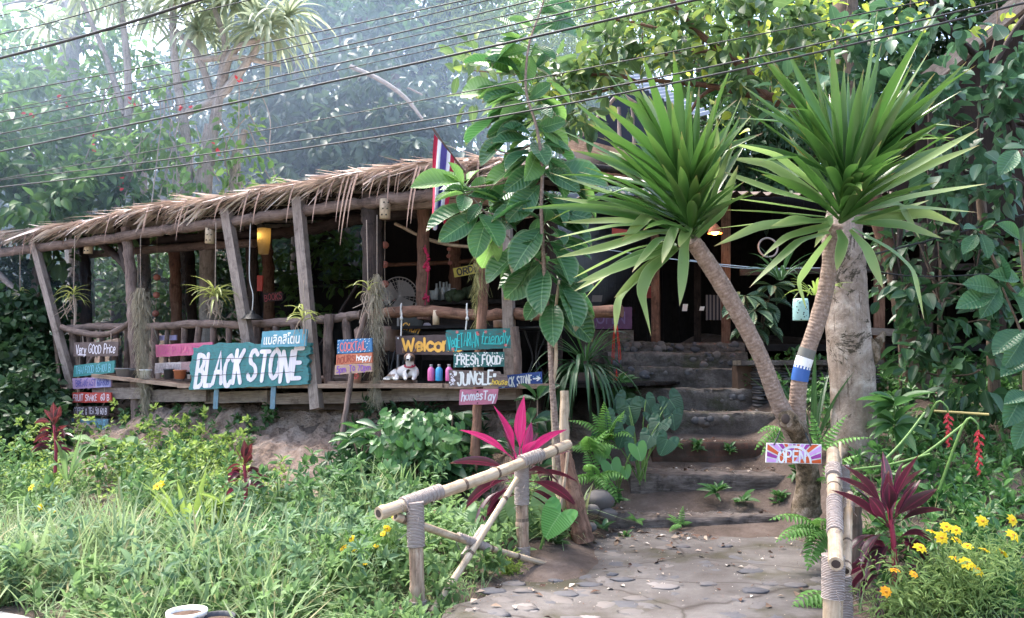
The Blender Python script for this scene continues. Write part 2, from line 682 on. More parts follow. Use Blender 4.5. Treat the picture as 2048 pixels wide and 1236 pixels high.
def ground_grid(xs, ys):
    X, Y = np.meshgrid(xs, ys)
    Z = H(X, Y)
    n, m = X.shape
    V = np.stack((X, Y, Z), -1).reshape(-1, 3)
    i, j = np.meshgrid(np.arange(n - 1), np.arange(m - 1), indexing='ij')
    b = (i * m + j).ravel()
    return V, np.stack((b, b + 1, b + m + 1, b + m), 1)


t = NT('earth and clay')
nz = t.noise(t.coord('Object'), 2.2, 8, 0.7)
n2 = t.noise(t.coord('Object'), 14, 6, 0.7)
c = t.ramp(nz, [(0.35, (0.05, 0.039, 0.032)), (0.55, (0.115, 0.09, 0.077)), (0.72, (0.2, 0.165, 0.145))])
c = t.mix(t.math('MULTIPLY', n2, 0.5), c, (0.13, 0.09, 0.07))
t.bump(n2, 0.8, 0.04)
M['earth'] = t.done(c, 0.95, 0.1)

xs = np.unique(np.concatenate((np.linspace(-300, -16, 14), np.linspace(-16, 10, 150), np.linspace(10, 300, 14))))
ys = np.unique(np.concatenate((np.linspace(-60, 2, 8), np.linspace(2, 20, 150), np.linspace(20, 60, 30), np.linspace(60, 400, 12))))
gm = MB()
V, fs = ground_grid(xs, ys)
gm.add(V, fs)
ground = gm.build('ground', M['earth'], loc=(0, 0, 0))
tag(ground, kind='structure')

# bare lumpy clay face under the terrace
cm = MB()
ns, nq = 420, 110
S_, Qq = np.meshgrid(np.linspace(-0.5, 10.2, ns), np.linspace(-1.25, 0.9, nq))
XX = LA[0] + S_ * LU[0] + Qq * LN[0]
YY = LA[1] + S_ * LU[1] + Qq * LN[1]
lm = 0.07 * lump(XX, YY, 2.6) + 0.06 * np.abs(lump(XX + 9, YY, 5.5)) + 0.035 * np.abs(lump(XX, YY + 5, 11)) + .012 * lump(XX + 3, YY, 23)
ZZ = H(XX, YY) + 0.035 + lm * sst(-1.25, -0.8, Qq) - 0.1 * (1 - sst(-1.25, -0.95, Qq))
i, j = np.meshgrid(np.arange(nq - 1), np.arange(ns - 1), indexing='ij')
b = (i * ns + j).ravel()
cm.add(np.stack((XX, YY, ZZ), -1).reshape(-1, 3), np.stack((b, b + 1, b + ns + 1, b + ns), 1))
t = NT('pink clay')
nz = t.noise(t.coord('Object'), 3.5, 8, 0.7)
n2 = t.noise(t.coord('Object'), 24, 5, 0.7)
c = t.ramp(nz, [(0.32, (0.18, 0.12, 0.09)), (0.5, (0.36, 0.265, 0.21)), (0.72, (0.52, 0.42, 0.36))])
n4 = t.noise(t.coord('Object'), 8, 6, 0.65)
t.bump(t.math('ADD', n2, t.math('MULTIPLY', n4, 3.0)), 1.0, 0.06)
M['clay_bank'] = t.done(c, 0.95, 0.1)
tag(cm.build('clay_bank', M['clay_bank'], loc=(0, 0, 0)), kind='structure')

# road at the feet of the photographer
rm = MB()
NQ = 40
S_, Qq = np.meshgrid(np.linspace(-30, 60, 181), np.linspace(-10.5, -4.72, NQ))
Qe = Qq + np.where(Qq > -4.8, 0.05 * lump(S_, Qq, 3.0), 0)
XX = LA[0] + S_ * LU[0] + Qe * LN[0]
YY = LA[1] + S_ * LU[1] + Qe * LN[1]
ZZ = 0.02 + 0 * XX
i, j = np.meshgrid(np.arange(NQ - 1), np.arange(180), indexing='ij')
b = (i * 181 + j).ravel()
rm.add(np.stack((XX, YY, ZZ), -1).reshape(-1, 3), np.stack((b, b + 1, b + 182, b + 181), 1))
t = NT('pale concrete')
nz = t.noise(t.coord('Object'), 6, 6, 0.7)
n2 = t.noise(t.coord('Object'), 60, 4, 0.7)
c = t.ramp(nz, [(0.3, (0.3, 0.27, 0.245)), (0.6, (0.42, 0.385, 0.355))])
t.bump(n2, 0.4, 0.006)
M['road'] = t.done(c, 0.9, 0.2)
tag(rm.build('road', M['road'], loc=(0, 0, 0)), kind='structure')

# ------------------------------------------------------------------ the concrete path with set stones
t = NT('old path concrete')
co = t.coord('Object')
nz = t.noise(co, 2.4, 8, 0.7)
n2 = t.noise(co, 45, 5, 0.75)
n3 = t.noise(co, 1.3, 4, 0.6)
c = t.ramp(nz, [(0.3, (0.056, 0.048, 0.043)), (0.5, (0.097, 0.089, 0.084)), (0.7, (0.155, 0.144, 0.137))])
c = t.mix(t.math('MULTIPLY', n2, 0.5), c, (0.085, 0.066, 0.058))
c = t.mix(t.ramp(n3, [(0.51, (0, 0, 0)), (0.62, (0.75, 0.75, 0.75))]), c, (0.034, 0.03, 0.011))
vr = t.n('ShaderNodeTexVoronoi', feature='DISTANCE_TO_EDGE')
vr.inputs['Scale'].default_value = 0.9
wv = t.n('ShaderNodeMixRGB')
wv.inputs[0].default_value = 0.12
t.l(co, wv.inputs[1])
nn = t.n('ShaderNodeTexNoise')
nn.inputs['Scale'].default_value = 3.0
t.l(co, nn.inputs['Vector'])
t.l(nn.outputs['Color'], wv.inputs[2])
t.l(wv.outputs[0], vr.inputs['Vector'])
c = t.mix(t.ramp(vr.outputs['Distance'], [(0.0, (0.8, 0.8, 0.8)), (0.012, (0, 0, 0))]), c, (0.03, 0.022, 0.018))
t.bump(t.math('ADD', n2, t.math('MULTIPLY', nz, 2.0)), 0.5, 0.012)
M['path'] = t.done(c, 0.85, 0.25)

PY = np.linspace(3.55, 8.1, 90)
PXL = np.interp(PY, [3.5, 5.2, 6.0, 6.8, 7.4, 7.9, 8.2], [-0.75, -0.36, -0.05, 0.3, 0.62, 0.8, 0.9])
PXR = np.interp(PY, [3.5, 5.2, 6.4, 7.5, 8.2], [1.6, 2.02, 2.45, 2.85, 2.95])


def path_z(x, y):
    return 0.085 + 0.02 * lump(x, y, 1.3) + 0.005 * lump(x, y, 6) + 0.012 * np.maximum(y - 6.5, 0) ** 2


pm = MB()
NU = 70
U = np.linspace(-0.06, 1.06, NU)
XX = PXL[:, None] + (PXR - PXL)[:, None] * np.clip(U, 0, 1)[None, :] + 0.05 * lump(PY * 3, PY)[:, None] * (np.abs(U - 0.5) * 2)[None, :] ** 6
YY = np.repeat(PY[:, None], NU, 1)
ZZ = path_z(XX, YY)
ed = (U < 0) | (U > 1)
ZZ[:, ed] = -0.05
XX[:, U < 0] -= 0.06
XX[:, U > 1] += 0.06
i, j = np.meshgrid(np.arange(len(PY) - 1), np.arange(NU - 1), indexing='ij')
b = (i * NU + j).ravel()
pm.add(np.stack((XX, YY, ZZ), -1).reshape(-1, 3), np.stack((b, b + 1, b + NU + 1, b + NU), 1))

t = NT('river stones')
isl = t.island()
c = t.ramp(isl, [(0.0, (0.045, 0.05, 0.062)), (0.4, (0.075, 0.076, 0.084)), (0.65, (0.105, 0.093, 0.087)), (0.88, (0.14, 0.124, 0.115)), (1.0, (0.22, 0.2, 0.19))])
nz = t.noise(t.coord('Object'), 22, 5, 0.7)
c = t.mix(t.math('MULTIPLY', nz, 0.5), c, (0.12, 0.1, 0.09))
t.bump(nz, 0.3, 0.01)
M['stone'] = t.done(c, 0.75, 0.3)
sm = pm
for k in range(125):
    y = 4.6 + 2.9 * rng.random() ** 1.15
    f = rng.random()
    xl, xr = np.interp(y, PY, PXL), np.interp(y, PY, PXR)
    x = xl + 0.06 + (xr - xl - 0.12) * f
    if y > 6.6 and rng.random() < 0.55:
        continue
    r = 0.026 + 0.06 * rng.random() ** 1.6
    an = rng.random() * 3.14
    ca, sa = math.cos(an), math.sin(an)
    R = np.array(((ca, -sa, 0), (sa, ca, 0), (0, 0, 1)))
    ellipsoid(sm, (x, y, path_z(x, y) - 0.006), r * 1.5, r * 0.95, r * 0.07 + 0.005, 11, 6, 0.16, rot=R, mat=1)
for (px, py, d, r) in ((1025, 1170, 5.95, .075), (985, 1200, 5.7, .085), (1110, 1160, 6.1, .05), (1245, 1178, 6.05, .075), (1330, 1200, 5.85, .08), (1225, 1161, 6.2, .04), (1418, 1190, 5.9, .055),
                       (1365, 1100, 7.1, .06), (1450, 1100, 7.1, .055), (1180, 1186, 5.95, .07), (1275, 1220, 5.6, .075), (1050, 1200, 5.7, .07), (1130, 1205, 5.7, .085), (1510, 1210, 5.7, .08), (1590, 1195, 5.8, .07)):
    p = W(px, py, d)
    ellipsoid(sm, (p[0], p[1], path_z(p[0], p[1]) + 0.0), r * 1.2, r * 0.85, 0.016, 12, 6, 0.14, mat=1)
path = pm.build('path', [M['path'], M['stone']], loc=(0, 0, 0))
tag(path, kind='structure')

# ------------------------------------------------------------------ steps
STEPS = [(1205, 1640, 1034, 7.85, 'log'), (1262, 1640, 946, 8.5, 'log'), (1305, 1600, 886, 9.15, 'brick'), (1320, 1590, 826, 9.75, 'stone'),
         (1235, 1570, 779, 10.35, 'stone'), (1225, 1505, 734, 10.95, 'stone'), (1215, 1495, 702, 11.5, 'stone'), (1245, 1490, 683, 12.0, 'stone')]
t = NT('old step concrete')
co = t.coord('Object')
nz = t.noise(co, 3.0, 8, 0.75)
n2 = t.noise(co, 30, 5, 0.7)
c = t.ramp(nz, [(0.33, (0.06, 0.05, 0.044)), (0.52, (0.165, 0.14, 0.125)), (0.7, (0.3, 0.265, 0.24))])
c = t.mix(t.math('MULTIPLY', n2, 0.6), c, (0.05, 0.041, 0.036))
c = t.mix(t.ramp(t.noise(co, 2.0, 5, 0.7), [(0.5, (0, 0, 0)), (0.64, (0.7, 0.7, 0.7))]), c, (0.045, 0.05, 0.02))
t.bump(t.math('ADD', n2, t.math('MULTIPLY', nz, 1.5)), 0.9, 0.035)
M['step'] = t.done(c, 0.92, 0.15)
t = NT('red brick step')
co = t.coord('Object')
br = t.n('ShaderNodeTexBrick')
br.inputs['Scale'].default_value = 3.2
br.inputs['Color1'].default_value = (0.11, 0.055, 0.04, 1)
br.inputs['Color2'].default_value = (0.075, 0.045, 0.036, 1)
br.inputs['Mortar'].default_value = (0.07, 0.05, 0.04, 1)
mp = t.n('ShaderNodeMapping')
mp.inputs['Rotation'].default_value = (math.pi / 2, 0, 0)
t.l(co, mp.inputs[0])
t.l(mp.outputs[0], br.inputs[0])
nz = t.noise(co, 6, 8, 0.75)
c = t.mix(t.ramp(nz, [(0.35, (1, 1, 1)), (0.62, (0, 0, 0))]), br.outputs[0], (0.055, 0.042, 0.033))
t.bump(nz, 0.8, 0.02)
M['brick_step'] = t.done(c, 0.92, 0.15)

stair = thing('stone_stairs', W(1400, 1080, 7.8), 'worn garden stairs of logs, brick and stone climbing to the dark doorway', 'stairs')
for k, (xl, xr, py, d, kd) in enumerate(STEPS):
    a, b_ = W(xl, py, d), W(xr, py, d)
    zt = a[2]
    d2 = STEPS[k + 1][3] + 0.25 if k + 1 < len(STEPS) else d + 0.6
    zb = (STEPS[k - 1] and W(0, STEPS[k - 1][2], STEPS[k - 1][3])[2] if k else 0.05) - 0.12
    nx, nz_ = 170, 9
    xsx = np.linspace(a[0], b_[0], nx)
    wav = 0.035 * lump(xsx * 1.4 + k * 7, xsx * 0 + k) + 0.012 * lump(xsx * 5, xsx * 0 + k)
    zw = 0.018 * lump(xsx * 1.1 + k * 3, xsx * 0 + k * 5)
    rows = []
    for f in np.linspace(0, 1, nz_):          # riser from the bottom up, rounded nose
        z = zb + (zt - zb) * f
        rows.append(np.stack((xsx, d + wav + 0.03 * (1 - f) + 0.012 * lump(xsx * 6, xsx * 0 + f * 9 + k) + 0.012 * np.abs(lump(xsx * 13, xsx * 0 + f * 22 + k)) + (0.012 if f == 1 else 0), z + (zw - 0.015) * f), 1))
    for f in (0.02, 0.08, 0.2, 0.4, 0.7, 1.0):
        yy = d + (d2 - d) * f
        rows.append(np.stack((xsx, yy + wav * (1 - f) + 0.02, zt + zw * (1 - f * 0.5) + 0.01 * lump(xsx * 4, xsx * 0 + f * 6 + k) - 0.012 * np.abs(lump(xsx * 12, xsx * 0 + f * 15 + k))), 1))
    G = np.array(rows)
    n_, m_ = G.shape[:2]
    i, j = np.meshgrid(np.arange(n_ - 1), np.arange(m_ - 1), indexing='ij')
    b = (i * m_ + j).ravel()
    mb = MB()
    uv = np.stack((np.broadcast_to(np.arange(n_)[:, None] * 0.05, (n_, m_)), np.broadcast_to(xsx[None], (n_, m_))), -1)
    mb.add(G.reshape(-1, 3), np.stack((b, b + 1, b + m_ + 1, b + m_), 1), uv.reshape(-1, 2))
    for e in (0, m_ - 1):                      # closed ends
        col = G[:, e]
        lo = col.copy()
        lo[:, 2] = zb
        vv = np.vstack((col, lo))
        mb.add(vv, np.array([(q, q + 1, n_ + q + 1, n_ + q) for q in range(n_ - 1)]))
    if kd == 'stone':                          # round stones set in the riser
        rb = mb
        for q in range(26 if k > 5 else 16):
            x = xsx[3] + (xsx[-4] - xsx[3]) * rng.random()
            z = zt - 0.035 - (zt - zb - 0.17) * rng.random() * (0.9 if k > 5 else 0.5)
            r = 0.02 + 0.05 * rng.random() ** 1.5
            ellipsoid(rb, (x, d + 0.02, z), r * 1.15, 0.03, r * 0.9, 9, 5, 0.08, mat=1)
    st = mb.build('step', [{'log': M['step_log'], 'brick': M['brick_step'], 'stone': M['step']}[kd], M['stone']], stair)
    if kd == 'brick':
        st['label'] = 'step faced with reddish brick'

# soil that holds the treads, right and left of the stairs is the ground; litter of petals and dead leaves
t = NT('litter')
c = t.ramp(t.island(), [(0.0, (0.08, 0.04, 0.028)), (0.45, (0.13, 0.08, 0.055)), (0.62, (0.2, 0.145, 0.105)), (0.8, (0.34, 0.27, 0.21)), (1.0, (0.5, 0.45, 0.4))])
M['litter'] = t.done(c, 0.9, 0.2)
lt = MB()
P, D, L = [], [], []
for k in range(900):
    d = rng.choice([s[3] for s in STEPS[:4]])
    px = rng.uniform(1230, 1600)
    y = d + 0.06 + 0.4 * rng.random() ** 2
    s = [q for q in STEPS if q[3] == d][0]
    z = W(0, s[2], d)[2] + 0.02
    P.append((W(px, s[2], d)[0], y, z))
for k in range(1100):
    y = 4.8 + 3.0 * rng.random() ** 0.6
    xl, xr = np.interp(y, PY, PXL), np.interp(y, PY, PXR)
    x = xl + (xr - xl) * (rng.random() ** 1.7 if rng.random() < 0.75 else rng.random())
    P.append((x, y, float(path_z(x, y)) + 0.012))
for k in range(260):                      # heap at the foot of the first log
    px, d = rng.uniform(1190, 1420), rng.uniform(7.35, 7.8)
    x = W(px, 1080, d)[0]
    P.append((x, d, float(path_z(x, d)) + 0.01 + 0.03 * rng.random()))
P = np.array(P)
n = len(P)
a = rng.random(n) * 6.28
big = rng.random(n) < 0.13
scatter(lt, P_SMALL, P, np.stack((np.cos(a), np.sin(a), 0.15 * rng.standard_normal(n)), 1), np.array((0, 0, 1.0)) + 0.35 * rng.standard_normal((n, 3)), np.where(big, 0.05, 0.0105) * (0.7 + rng.random(n)), 0.55)
tag(lt.build('leaf_litter', M['litter'], loc=(0, 0, 0)), 'dead leaves and pale petals lying on the steps and path', 'leaf litter', kind='stuff')

# dry stone wall to the right of the stairs
wl_ = thing('dry_stone_wall', W(1580, 835, 9.9), 'low dry stone wall of thin flat slabs beside the upper stairs', 'wall')
sb = MB()
zlo, zhi = 0.85, 1.66
z = zlo
while z < zhi:
    h = rng.uniform(0.022, 0.05)
    x = W(1490, 0, 10.3)[0]
    while x < 4.3:
        w = rng.uniform(0.07, 0.24)
        f = (x - 2.9) / 1.4
        y = 10.28 - 0.42 * f + 0.04 * rng.standard_normal() * 0.6
        ellipsoid(sb, (x + w / 2, y + 0.1, z + h / 2), w / 2 * 1.02, 0.14, h / 2 * 1.02, 10, 6, 0.07, power=0.6)
        x += w
    z += h
sb.build('stones', M['stone'], wl_)
mb = MB()
box(mb, (3.6, 10.15, 1.69), np.array((0, 0.19, 0)), np.array((0, 0, 0.03)), np.array((0.78, -0.23, 0.0)))
mb.build('coping', M['step'], wl_)
mb = MB()
box(mb, (3.6, 10.4, 1.2), np.array((0, 0.14, 0)), np.array((0, 0, 0.45)), np.array((0.74, -0.22, 0.0)))
mb.build('core', M['soil'], wl_)

# stone wall to the left of the stairs, under the purple sign
mb = MB()
p0, p1 = W(1165, 660, 12.0), W(1268, 660, 12.0)
box(mb, ((p0[0] + p1[0]) / 2, 12.2, 1.7), np.array((0, 0.16, 0)), np.array((0, 0, 0.48)), np.array(((p1[0] - p0[0]) / 2, 0, 0)))
for q in range(40):
    ellipsoid(mb, (rng.uniform(p0[0] + .03, p1[0] - .03), 12.04, rng.uniform(1.4, 2.12)), rng.uniform(.03, .07), .03, rng.uniform(.025, .05), 9, 5, .08)
tag(mb.build('mortared_wall', M['step']), 'squat mortared stone wall below the purple board', 'wall')

# ------------------------------------------------------------------ open terrace restaurant
shack = thing('terrace_restaurant', FP(5, 0, 1.0), 'open timber terrace restaurant with log railing under a ragged thatched roof', 'restaurant')


def slog(name, pts, r, m='log', k=9, parent=shack, rough=0.05, n=None, label=None, twigs=0):
    mb = MB()
    P = np.array(pts)
    n = n or max(8, int(np.linalg.norm(P[-1] - P[0]) / 0.09))
    P2 = smooth_path(P, n)
    P2 = P2 + min(0.006, .07 * float(np.mean(r))) * rng.standard_normal(P2.shape)
    rr = np.interp(np.linspace(0, 1, n), np.linspace(0, 1, len(np.atleast_1d(r))), np.atleast_1d(r)) * (1 + 0.05 * rng.standard_normal(n))
    tube(mb, P2, rr, k, rough=rough)
    o = mb.build(name, M[m], parent)
    if label:
        o['label'] = label
    return o


def spost(name, pa, pb, w, m='timber', parent=shack):
    mb = MB()
    beam(mb, pa, pb, w, w * 0.85, up=(0.3, 0.9, 0))
    return mb.build(name, M[m], parent, smooth=False)


# posts along the front
spost('post', FW(66, 478, -.05), FW(146, 778, -.1), .11)
slog('post', [FW(252, 455, .05), FW(262, 560, .05), FW(269, 680, .0), FW(275, 900, -.1)], [.075, .08, .075, .07], 'log')
slog('post', [FW(232, 440, .25), FW(256, 545, .06)], [.06, .07], 'log_dark')
spost('post', FW(452, 418, -.05), FW(505, 735, -.15), .13)
spost('post', FW(596, 396, -.05), FW(634, 818, -.3), .13)
slog('post', [FW(742, 390, .1), FW(745, 500, .1), FW(747, 770, .1)], [.13, .13, .12], 'log_dark')
slog('post', [FW(848, 395, .7), FW(846, 520, .7), FW(846, 640, .7)], [.085, .08, .085], 'log_red')
spost('post', FW(1012, 440, .0), FW(1022, 780, .0), .12)
slog('post', [FW(1030, 655, -.03), FW(1036, 720, -.03), FW(1040, 840, -.03)], .042, 'log')
slog('post', [FW(660, 628, .02), FW(655, 700, .02), FW(658, 770, .02)], .06, 'log')
for px, py0, q in ((165, 470, 1.6), (345, 470, 2.2), (375, 470, 2.6), (500, 440, 2.0), (531, 470, 2.9), (905, 430, 3.4), (1100, 430, 1.7)):
    slog('post', [FW(px, py0, q), FW(px + 6, 560, q), FW(px + 9, 760, q)], .1, 'log_dark' if px not in (345, 531, 905) else 'log_red')

# beams and plates under the roof
slog('beam', [FW(-60, 512, 0.0), FW(150, 487, .0), FW(330, 460, .0), FW(450, 446, 0.0), FW(590, 425, .0), FW(760, 402, .0), FW(880, 388, .0), FW(1010, 372, .0)], .075, 'log', 10)
slog('beam', [FW(150, 512, 1.7), FW(330, 497, 1.7), FW(510, 486, 1.7)], .07, 'log')
slog('beam', [FW(150, 486, 1.9), FW(520, 470, 1.9), FW(760, 432, 1.9), FW(1020, 410, 1.9)], .09, 'log_dark')
spost('beam', FW(770, 415, .5), FW(1010, 400, .5), .09, 'plank')
slog('beam', [FW(790, 447, .9), FW(860, 480, 1.0), FW(920, 492, 1.1), FW(1000, 494, 1.1)], .022, 'bamboo')
slog('beam', [FW(760, 530, 3.4), FW(900, 525, 3.4), FW(1020, 515, 3.4)], .035, 'log_red')
slog('brace', [FW(-20, 530, .2), FW(50, 600, .2)], .05, 'timber')
slog('brace', [FW(190, 475, .6), FW(255, 535, .1)], .06, 'log_dark')
slog('brace', [FW(210, 670, .15), FW(168, 745, .0)], .03, 'timber')
slog('brace', [FW(640, 690, 1.2), FW(720, 560, 1.3)], .02, 'log_dark')
for s in np.linspace(.2, 10.0, 12):                      # rafters
    slog('rafter', [FP(s, -.05, 3.86), FP(s + .1, 2.4, 4.25), FP(s + .1, 5.4, 4.75)], .045, 'log_dark', 7)

# railing
rail1 = [(128, 658), (200, 653), (270, 655), (335, 652), (410, 648), (480, 650), (560, 645), (640, 640), (690, 634), (726, 628)]
slog('top_rail', [FW(x, y, .1) for x, y in rail1], .058, 'log', 10)
rail2 = [(735, 628), (800, 625), (850, 622), (905, 626), (960, 631), (1020, 628), (1090, 630), (1160, 625), (1243, 623)]
slog('top_rail', [FW(x, y, .05) for x, y in rail2], .066, 'log_red', 10)
slog('top_rail', [FW(124, 655, -.05), FW(165, 666, -.08), FW(215, 668, -.06), FW(250, 652, -.03), FW(268, 634, .0)], [.045, .05, .045, .04], 'log')
for x0, x1, y0, r in ((145, 148, 655, .06), (178, 174, 658, .045), (203, 204, 658, .04), (232, 229, 656, .045), (256, 252, 660, .045), (310, 308, 652, .06), (335, 333, 655, .035), (369, 366, 650, .045), (398, 394, 652, .048), (426, 425, 652, .045), (458, 457, 650, .045),
                      (515, 514, 648, .05), (551, 553, 646, .045), (587, 588, 642, .045), (656, 664, 640, .055), (693, 700, 636, .055)):
    pts = [FW(x0, y0, .1), FW((x0 + x1) / 2 + rng.uniform(-3, 3), (y0 + 755) / 2, .1), FW(x1, 762, .1)]
    slog('baluster', pts, r, 'log', 8)
slog('bottom_rail', [FW(300, 758, .12), FW(480, 762, .12), FW(640, 758, .12), FW(720, 755, .12)], .04, 'log')
slog('bottom_rail', [FW(140, 752, .12), FW(220, 747, .12), FW(300, 752, .12)], .04, 'log')

# shelf planks in front of the railing, deck, beams under it
for pa, pb, w, th in (((205, 751), (385, 771), .36, .05), ((380, 772), (905, 771), .42, .05), ((900, 772), (1112, 772), .36, .05)):
    mb = MB()
    beam(mb, FW(pa[0], pa[1], -.1), FW(pb[0], pb[1], -.1), w, th)
    mb.build('shelf_plank', M['plank'], shack, smooth=False)
mb = MB()
beam(mb, FW(660, 765, .02), FW(830, 763, .02), .1, .035)
mb.build('shelf_plank', M['plank'], shack, smooth=False)
for pa, pb, q, w in (((190, 787), (300, 786), -.1, .16), ((300, 792), (418, 790), -.05, .17), ((415, 796), (540, 792), .02, .15), ((530, 798), (795, 793), .08, .14), ((788, 790), (1040, 785), .0, .15), ((105, 769), (215, 760), .2, .12)):
    mb = MB()
    beam(mb, FW(pa[0], pa[1], q), FW(pb[0], pb[1], q), .1, w)
    mb.build('joist', M['timber'], shack, smooth=False)
mb = MB()
beam(mb, FW(560, 806, .25), FW(1085, 806, .25), .12, .16)
mb.build('joist', M['log_dark'], shack, smooth=False)
mb = MB()
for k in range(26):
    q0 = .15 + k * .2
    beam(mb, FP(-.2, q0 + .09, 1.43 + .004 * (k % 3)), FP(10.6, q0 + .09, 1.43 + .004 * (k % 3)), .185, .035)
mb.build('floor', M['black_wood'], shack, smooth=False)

# dark back railing and back wall
mb = MB()
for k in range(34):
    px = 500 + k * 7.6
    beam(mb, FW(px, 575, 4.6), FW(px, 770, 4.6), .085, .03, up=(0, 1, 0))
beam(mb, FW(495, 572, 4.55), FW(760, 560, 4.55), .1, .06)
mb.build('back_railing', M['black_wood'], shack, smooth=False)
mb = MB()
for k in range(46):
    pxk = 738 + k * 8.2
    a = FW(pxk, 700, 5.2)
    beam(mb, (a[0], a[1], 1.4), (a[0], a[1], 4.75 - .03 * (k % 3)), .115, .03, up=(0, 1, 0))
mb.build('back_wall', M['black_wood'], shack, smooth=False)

# thatch
t = NT('dry palm thatch')
isl = t.island()
a = t.noise(t.coord('UV', (8, 1.5, 1)), 3, 4)
c = t.ramp(isl, [(0.0, (0.2, 0.135, 0.1)), (0.2, (0.48, 0.37, 0.31)), (0.55, (0.7, 0.59, 0.52)), (1.0, (0.84, 0.76, 0.7))])
c = t.mix(t.math('MULTIPLY', a, 0.22), c, (0.2, 0.13, 0.1))
M['thatch'] = t.done(c, 0.7, 0.3)
rt = thing('thatched_roof', (0, 0, 0), None, None)
bpy.data.objects.remove(rt)
EDGE = np.array([(-60, 462), (0, 455), (80, 447), (160, 432), (250, 412), (330, 398), (420, 388), (500, 372), (580, 360), (650, 346), (720, 334), (800, 324), (880, 314), (960, 312), (1010, 318), (1060, 330)], float)


def edge_pt(f):
    px = -60 + f * 1120
    py = np.interp(px, EDGE[:, 0], EDGE[:, 1]) + 16
    return FW(px, py, -.12)


th = MB()
# solid under-layer of the roof
E = np.array([edge_pt(f) for f in np.linspace(0, 1, 60)])
lay = []
for q, dz in ((0.0, -.03), (.35, .08), (1.2, .22), (3.0, .55), (5.6, .95)):
    lay.append(E + np.array((LN[0] * q, LN[1] * q, dz)))
G = np.array(lay)
i, j = np.meshgrid(np.arange(4), np.arange(59), indexing='ij')
b = (i * 60 + j).ravel()
th.add(G.reshape(-1, 3), np.stack((b, b + 1, b + 61, b + 60), 1))
G2 = G - np.array((0, 0, .05))
th.add(G2.reshape(-1, 3), np.stack((b, b + 60, b + 61, b + 1), 1))
# strips: several courses, each strip points forward-left and lies on the one below
for course in range(9):
    q = .75 - course * .085
    for k in range(290):
        f = (k + rng.random()) / 290
        e = edge_pt(f)
        p = e + np.array((LN[0], LN[1], 0)) * q + np.array((0, 0, .02 + .19 * q + .014 * (9 - course) * 0.4 + .04 * rng.random()))
        d = -np.array((LN[0], LN[1], 0)) * rng.uniform(.25, .9) - np.array((LU[0], LU[1], 0)) * rng.uniform(.5, 1.25) + np.array((0, 0, rng.uniform(-.6, -.05) if rng.random() < .93 else rng.uniform(-.05, .16)))
        L = rng.uniform(.25, .6)
        strap(th, p, d, L, rng.uniform(.035, .07) if rng.random() < .4 else rng.uniform(.012, .03), bend=rng.uniform(-.2, .8), fold=.25, n=5, side=np.cross(d, (0, 0, 1)) + .35 * rng.standard_normal(3), shape=lambda t: 1 - .75 * t ** 3)
roof = th.build('thatch_roof', M['thatch'], shack, smooth=False)
M['thatch_brown'] = plain('brown dry frond', (.3, .2, .155), .75, .25, .25, 9)
hang = MB()
for k in range(75):
    f = rng.random()
    e = edge_pt(f)
    d = -np.array((LN[0], LN[1], 0)) * rng.uniform(.2, .8) - np.array((LU[0], LU[1], 0)) * rng.uniform(-.2, .7) + np.array((0, 0, -.5))
    strap(hang, e + np.array((0, 0, .03)), d, rng.uniform(.25, .5), rng.uniform(.015, .03), bend=2.2, fold=.3, n=7, shape=lambda t: 1 - .85 * t ** 2)
for px, py, L in ((700, 350, .75), (708, 352, .9), (690, 352, .6), (836, 330, .8), (842, 332, .72), (500, 380, .6), (372, 400, .6), (590, 366, .55), (715, 348, .7), (640, 372, .5), (300, 410, .5), (225, 425, .5), (520, 385, .45)):
    e = FW(px, py, -.18)
    strap(hang, e, (-.2, -.25, -.7), L, .035, bend=1.6, fold=.4, n=8, shape=lambda t: 1 - .9 * t ** 2)
hang.build('loose_fronds', M['thatch_brown'], roof, smooth=False)

# ------------------------------------------------------------------ the hall above the stairs
hall = thing('dark_hall', (2.5, 13, 2.0), 'dark timber dining hall with a rusty corrugated eave at the top of the stairs', 'building')
t = NT('corrugated sheet')
wv = t.n('ShaderNodeTexWave')
wv.inputs['Scale'].default_value = 6
t.l(t.coord('UV'), wv.inputs[0])
nz = t.noise(t.coord('UV', (2, 2, 1)), 2, 5)
M['sheet'] = t.done(t.mix(nz, (0.2, 0.2, 0.215), (0.42, 0.42, 0.44)), 0.5, 0.4, 0.4)
M['rust'] = plain('rusty sheet', (0.1, 0.075, 0.065), 0.85, 0.2, 0.35, 6)
M['tarp'] = plain('black tarpaulin', (0.012, 0.013, 0.02), 0.5, 0.35, 0.3, 4)


def corrugated(mb, p0, u, v, pitch, amp, nv=2):
    """sheet from p0 along u (waves across u) and v"""
    u, v = np.asarray(u, float), np.asarray(v, float)
    lu = np.linalg.norm(u)
    n = int(lu / pitch * 6) + 1
    nn_ = nrm(np.cross(u, v))
    s = np.linspace(0, 1, n)
    prof = np.asarray(p0)[None] + u[None] * s[:, None] + nn_[None] * (amp * np.sin(s * lu / pitch * 2 * np.pi))[:, None]
    for off in (0, -.006):
        G = np.stack([prof + v * f + nn_ * off for f in np.linspace(0, 1, nv)])
        i, j = np.meshgrid(np.arange(nv - 1), np.arange(n - 1), indexing='ij')
        b = (i * n + j).ravel()
        uv = np.stack(np.broadcast_arrays((s * lu)[None, :], np.linspace(0, 1, nv)[:, None] * np.linalg.norm(v)), -1)
        mb.add(G.reshape(-1, 3), np.stack((b, b + 1, b + n + 1, b + n), 1) if off == 0 else np.stack((b, b + n, b + n + 1, b + 1), 1), uv.reshape(-1, 2))


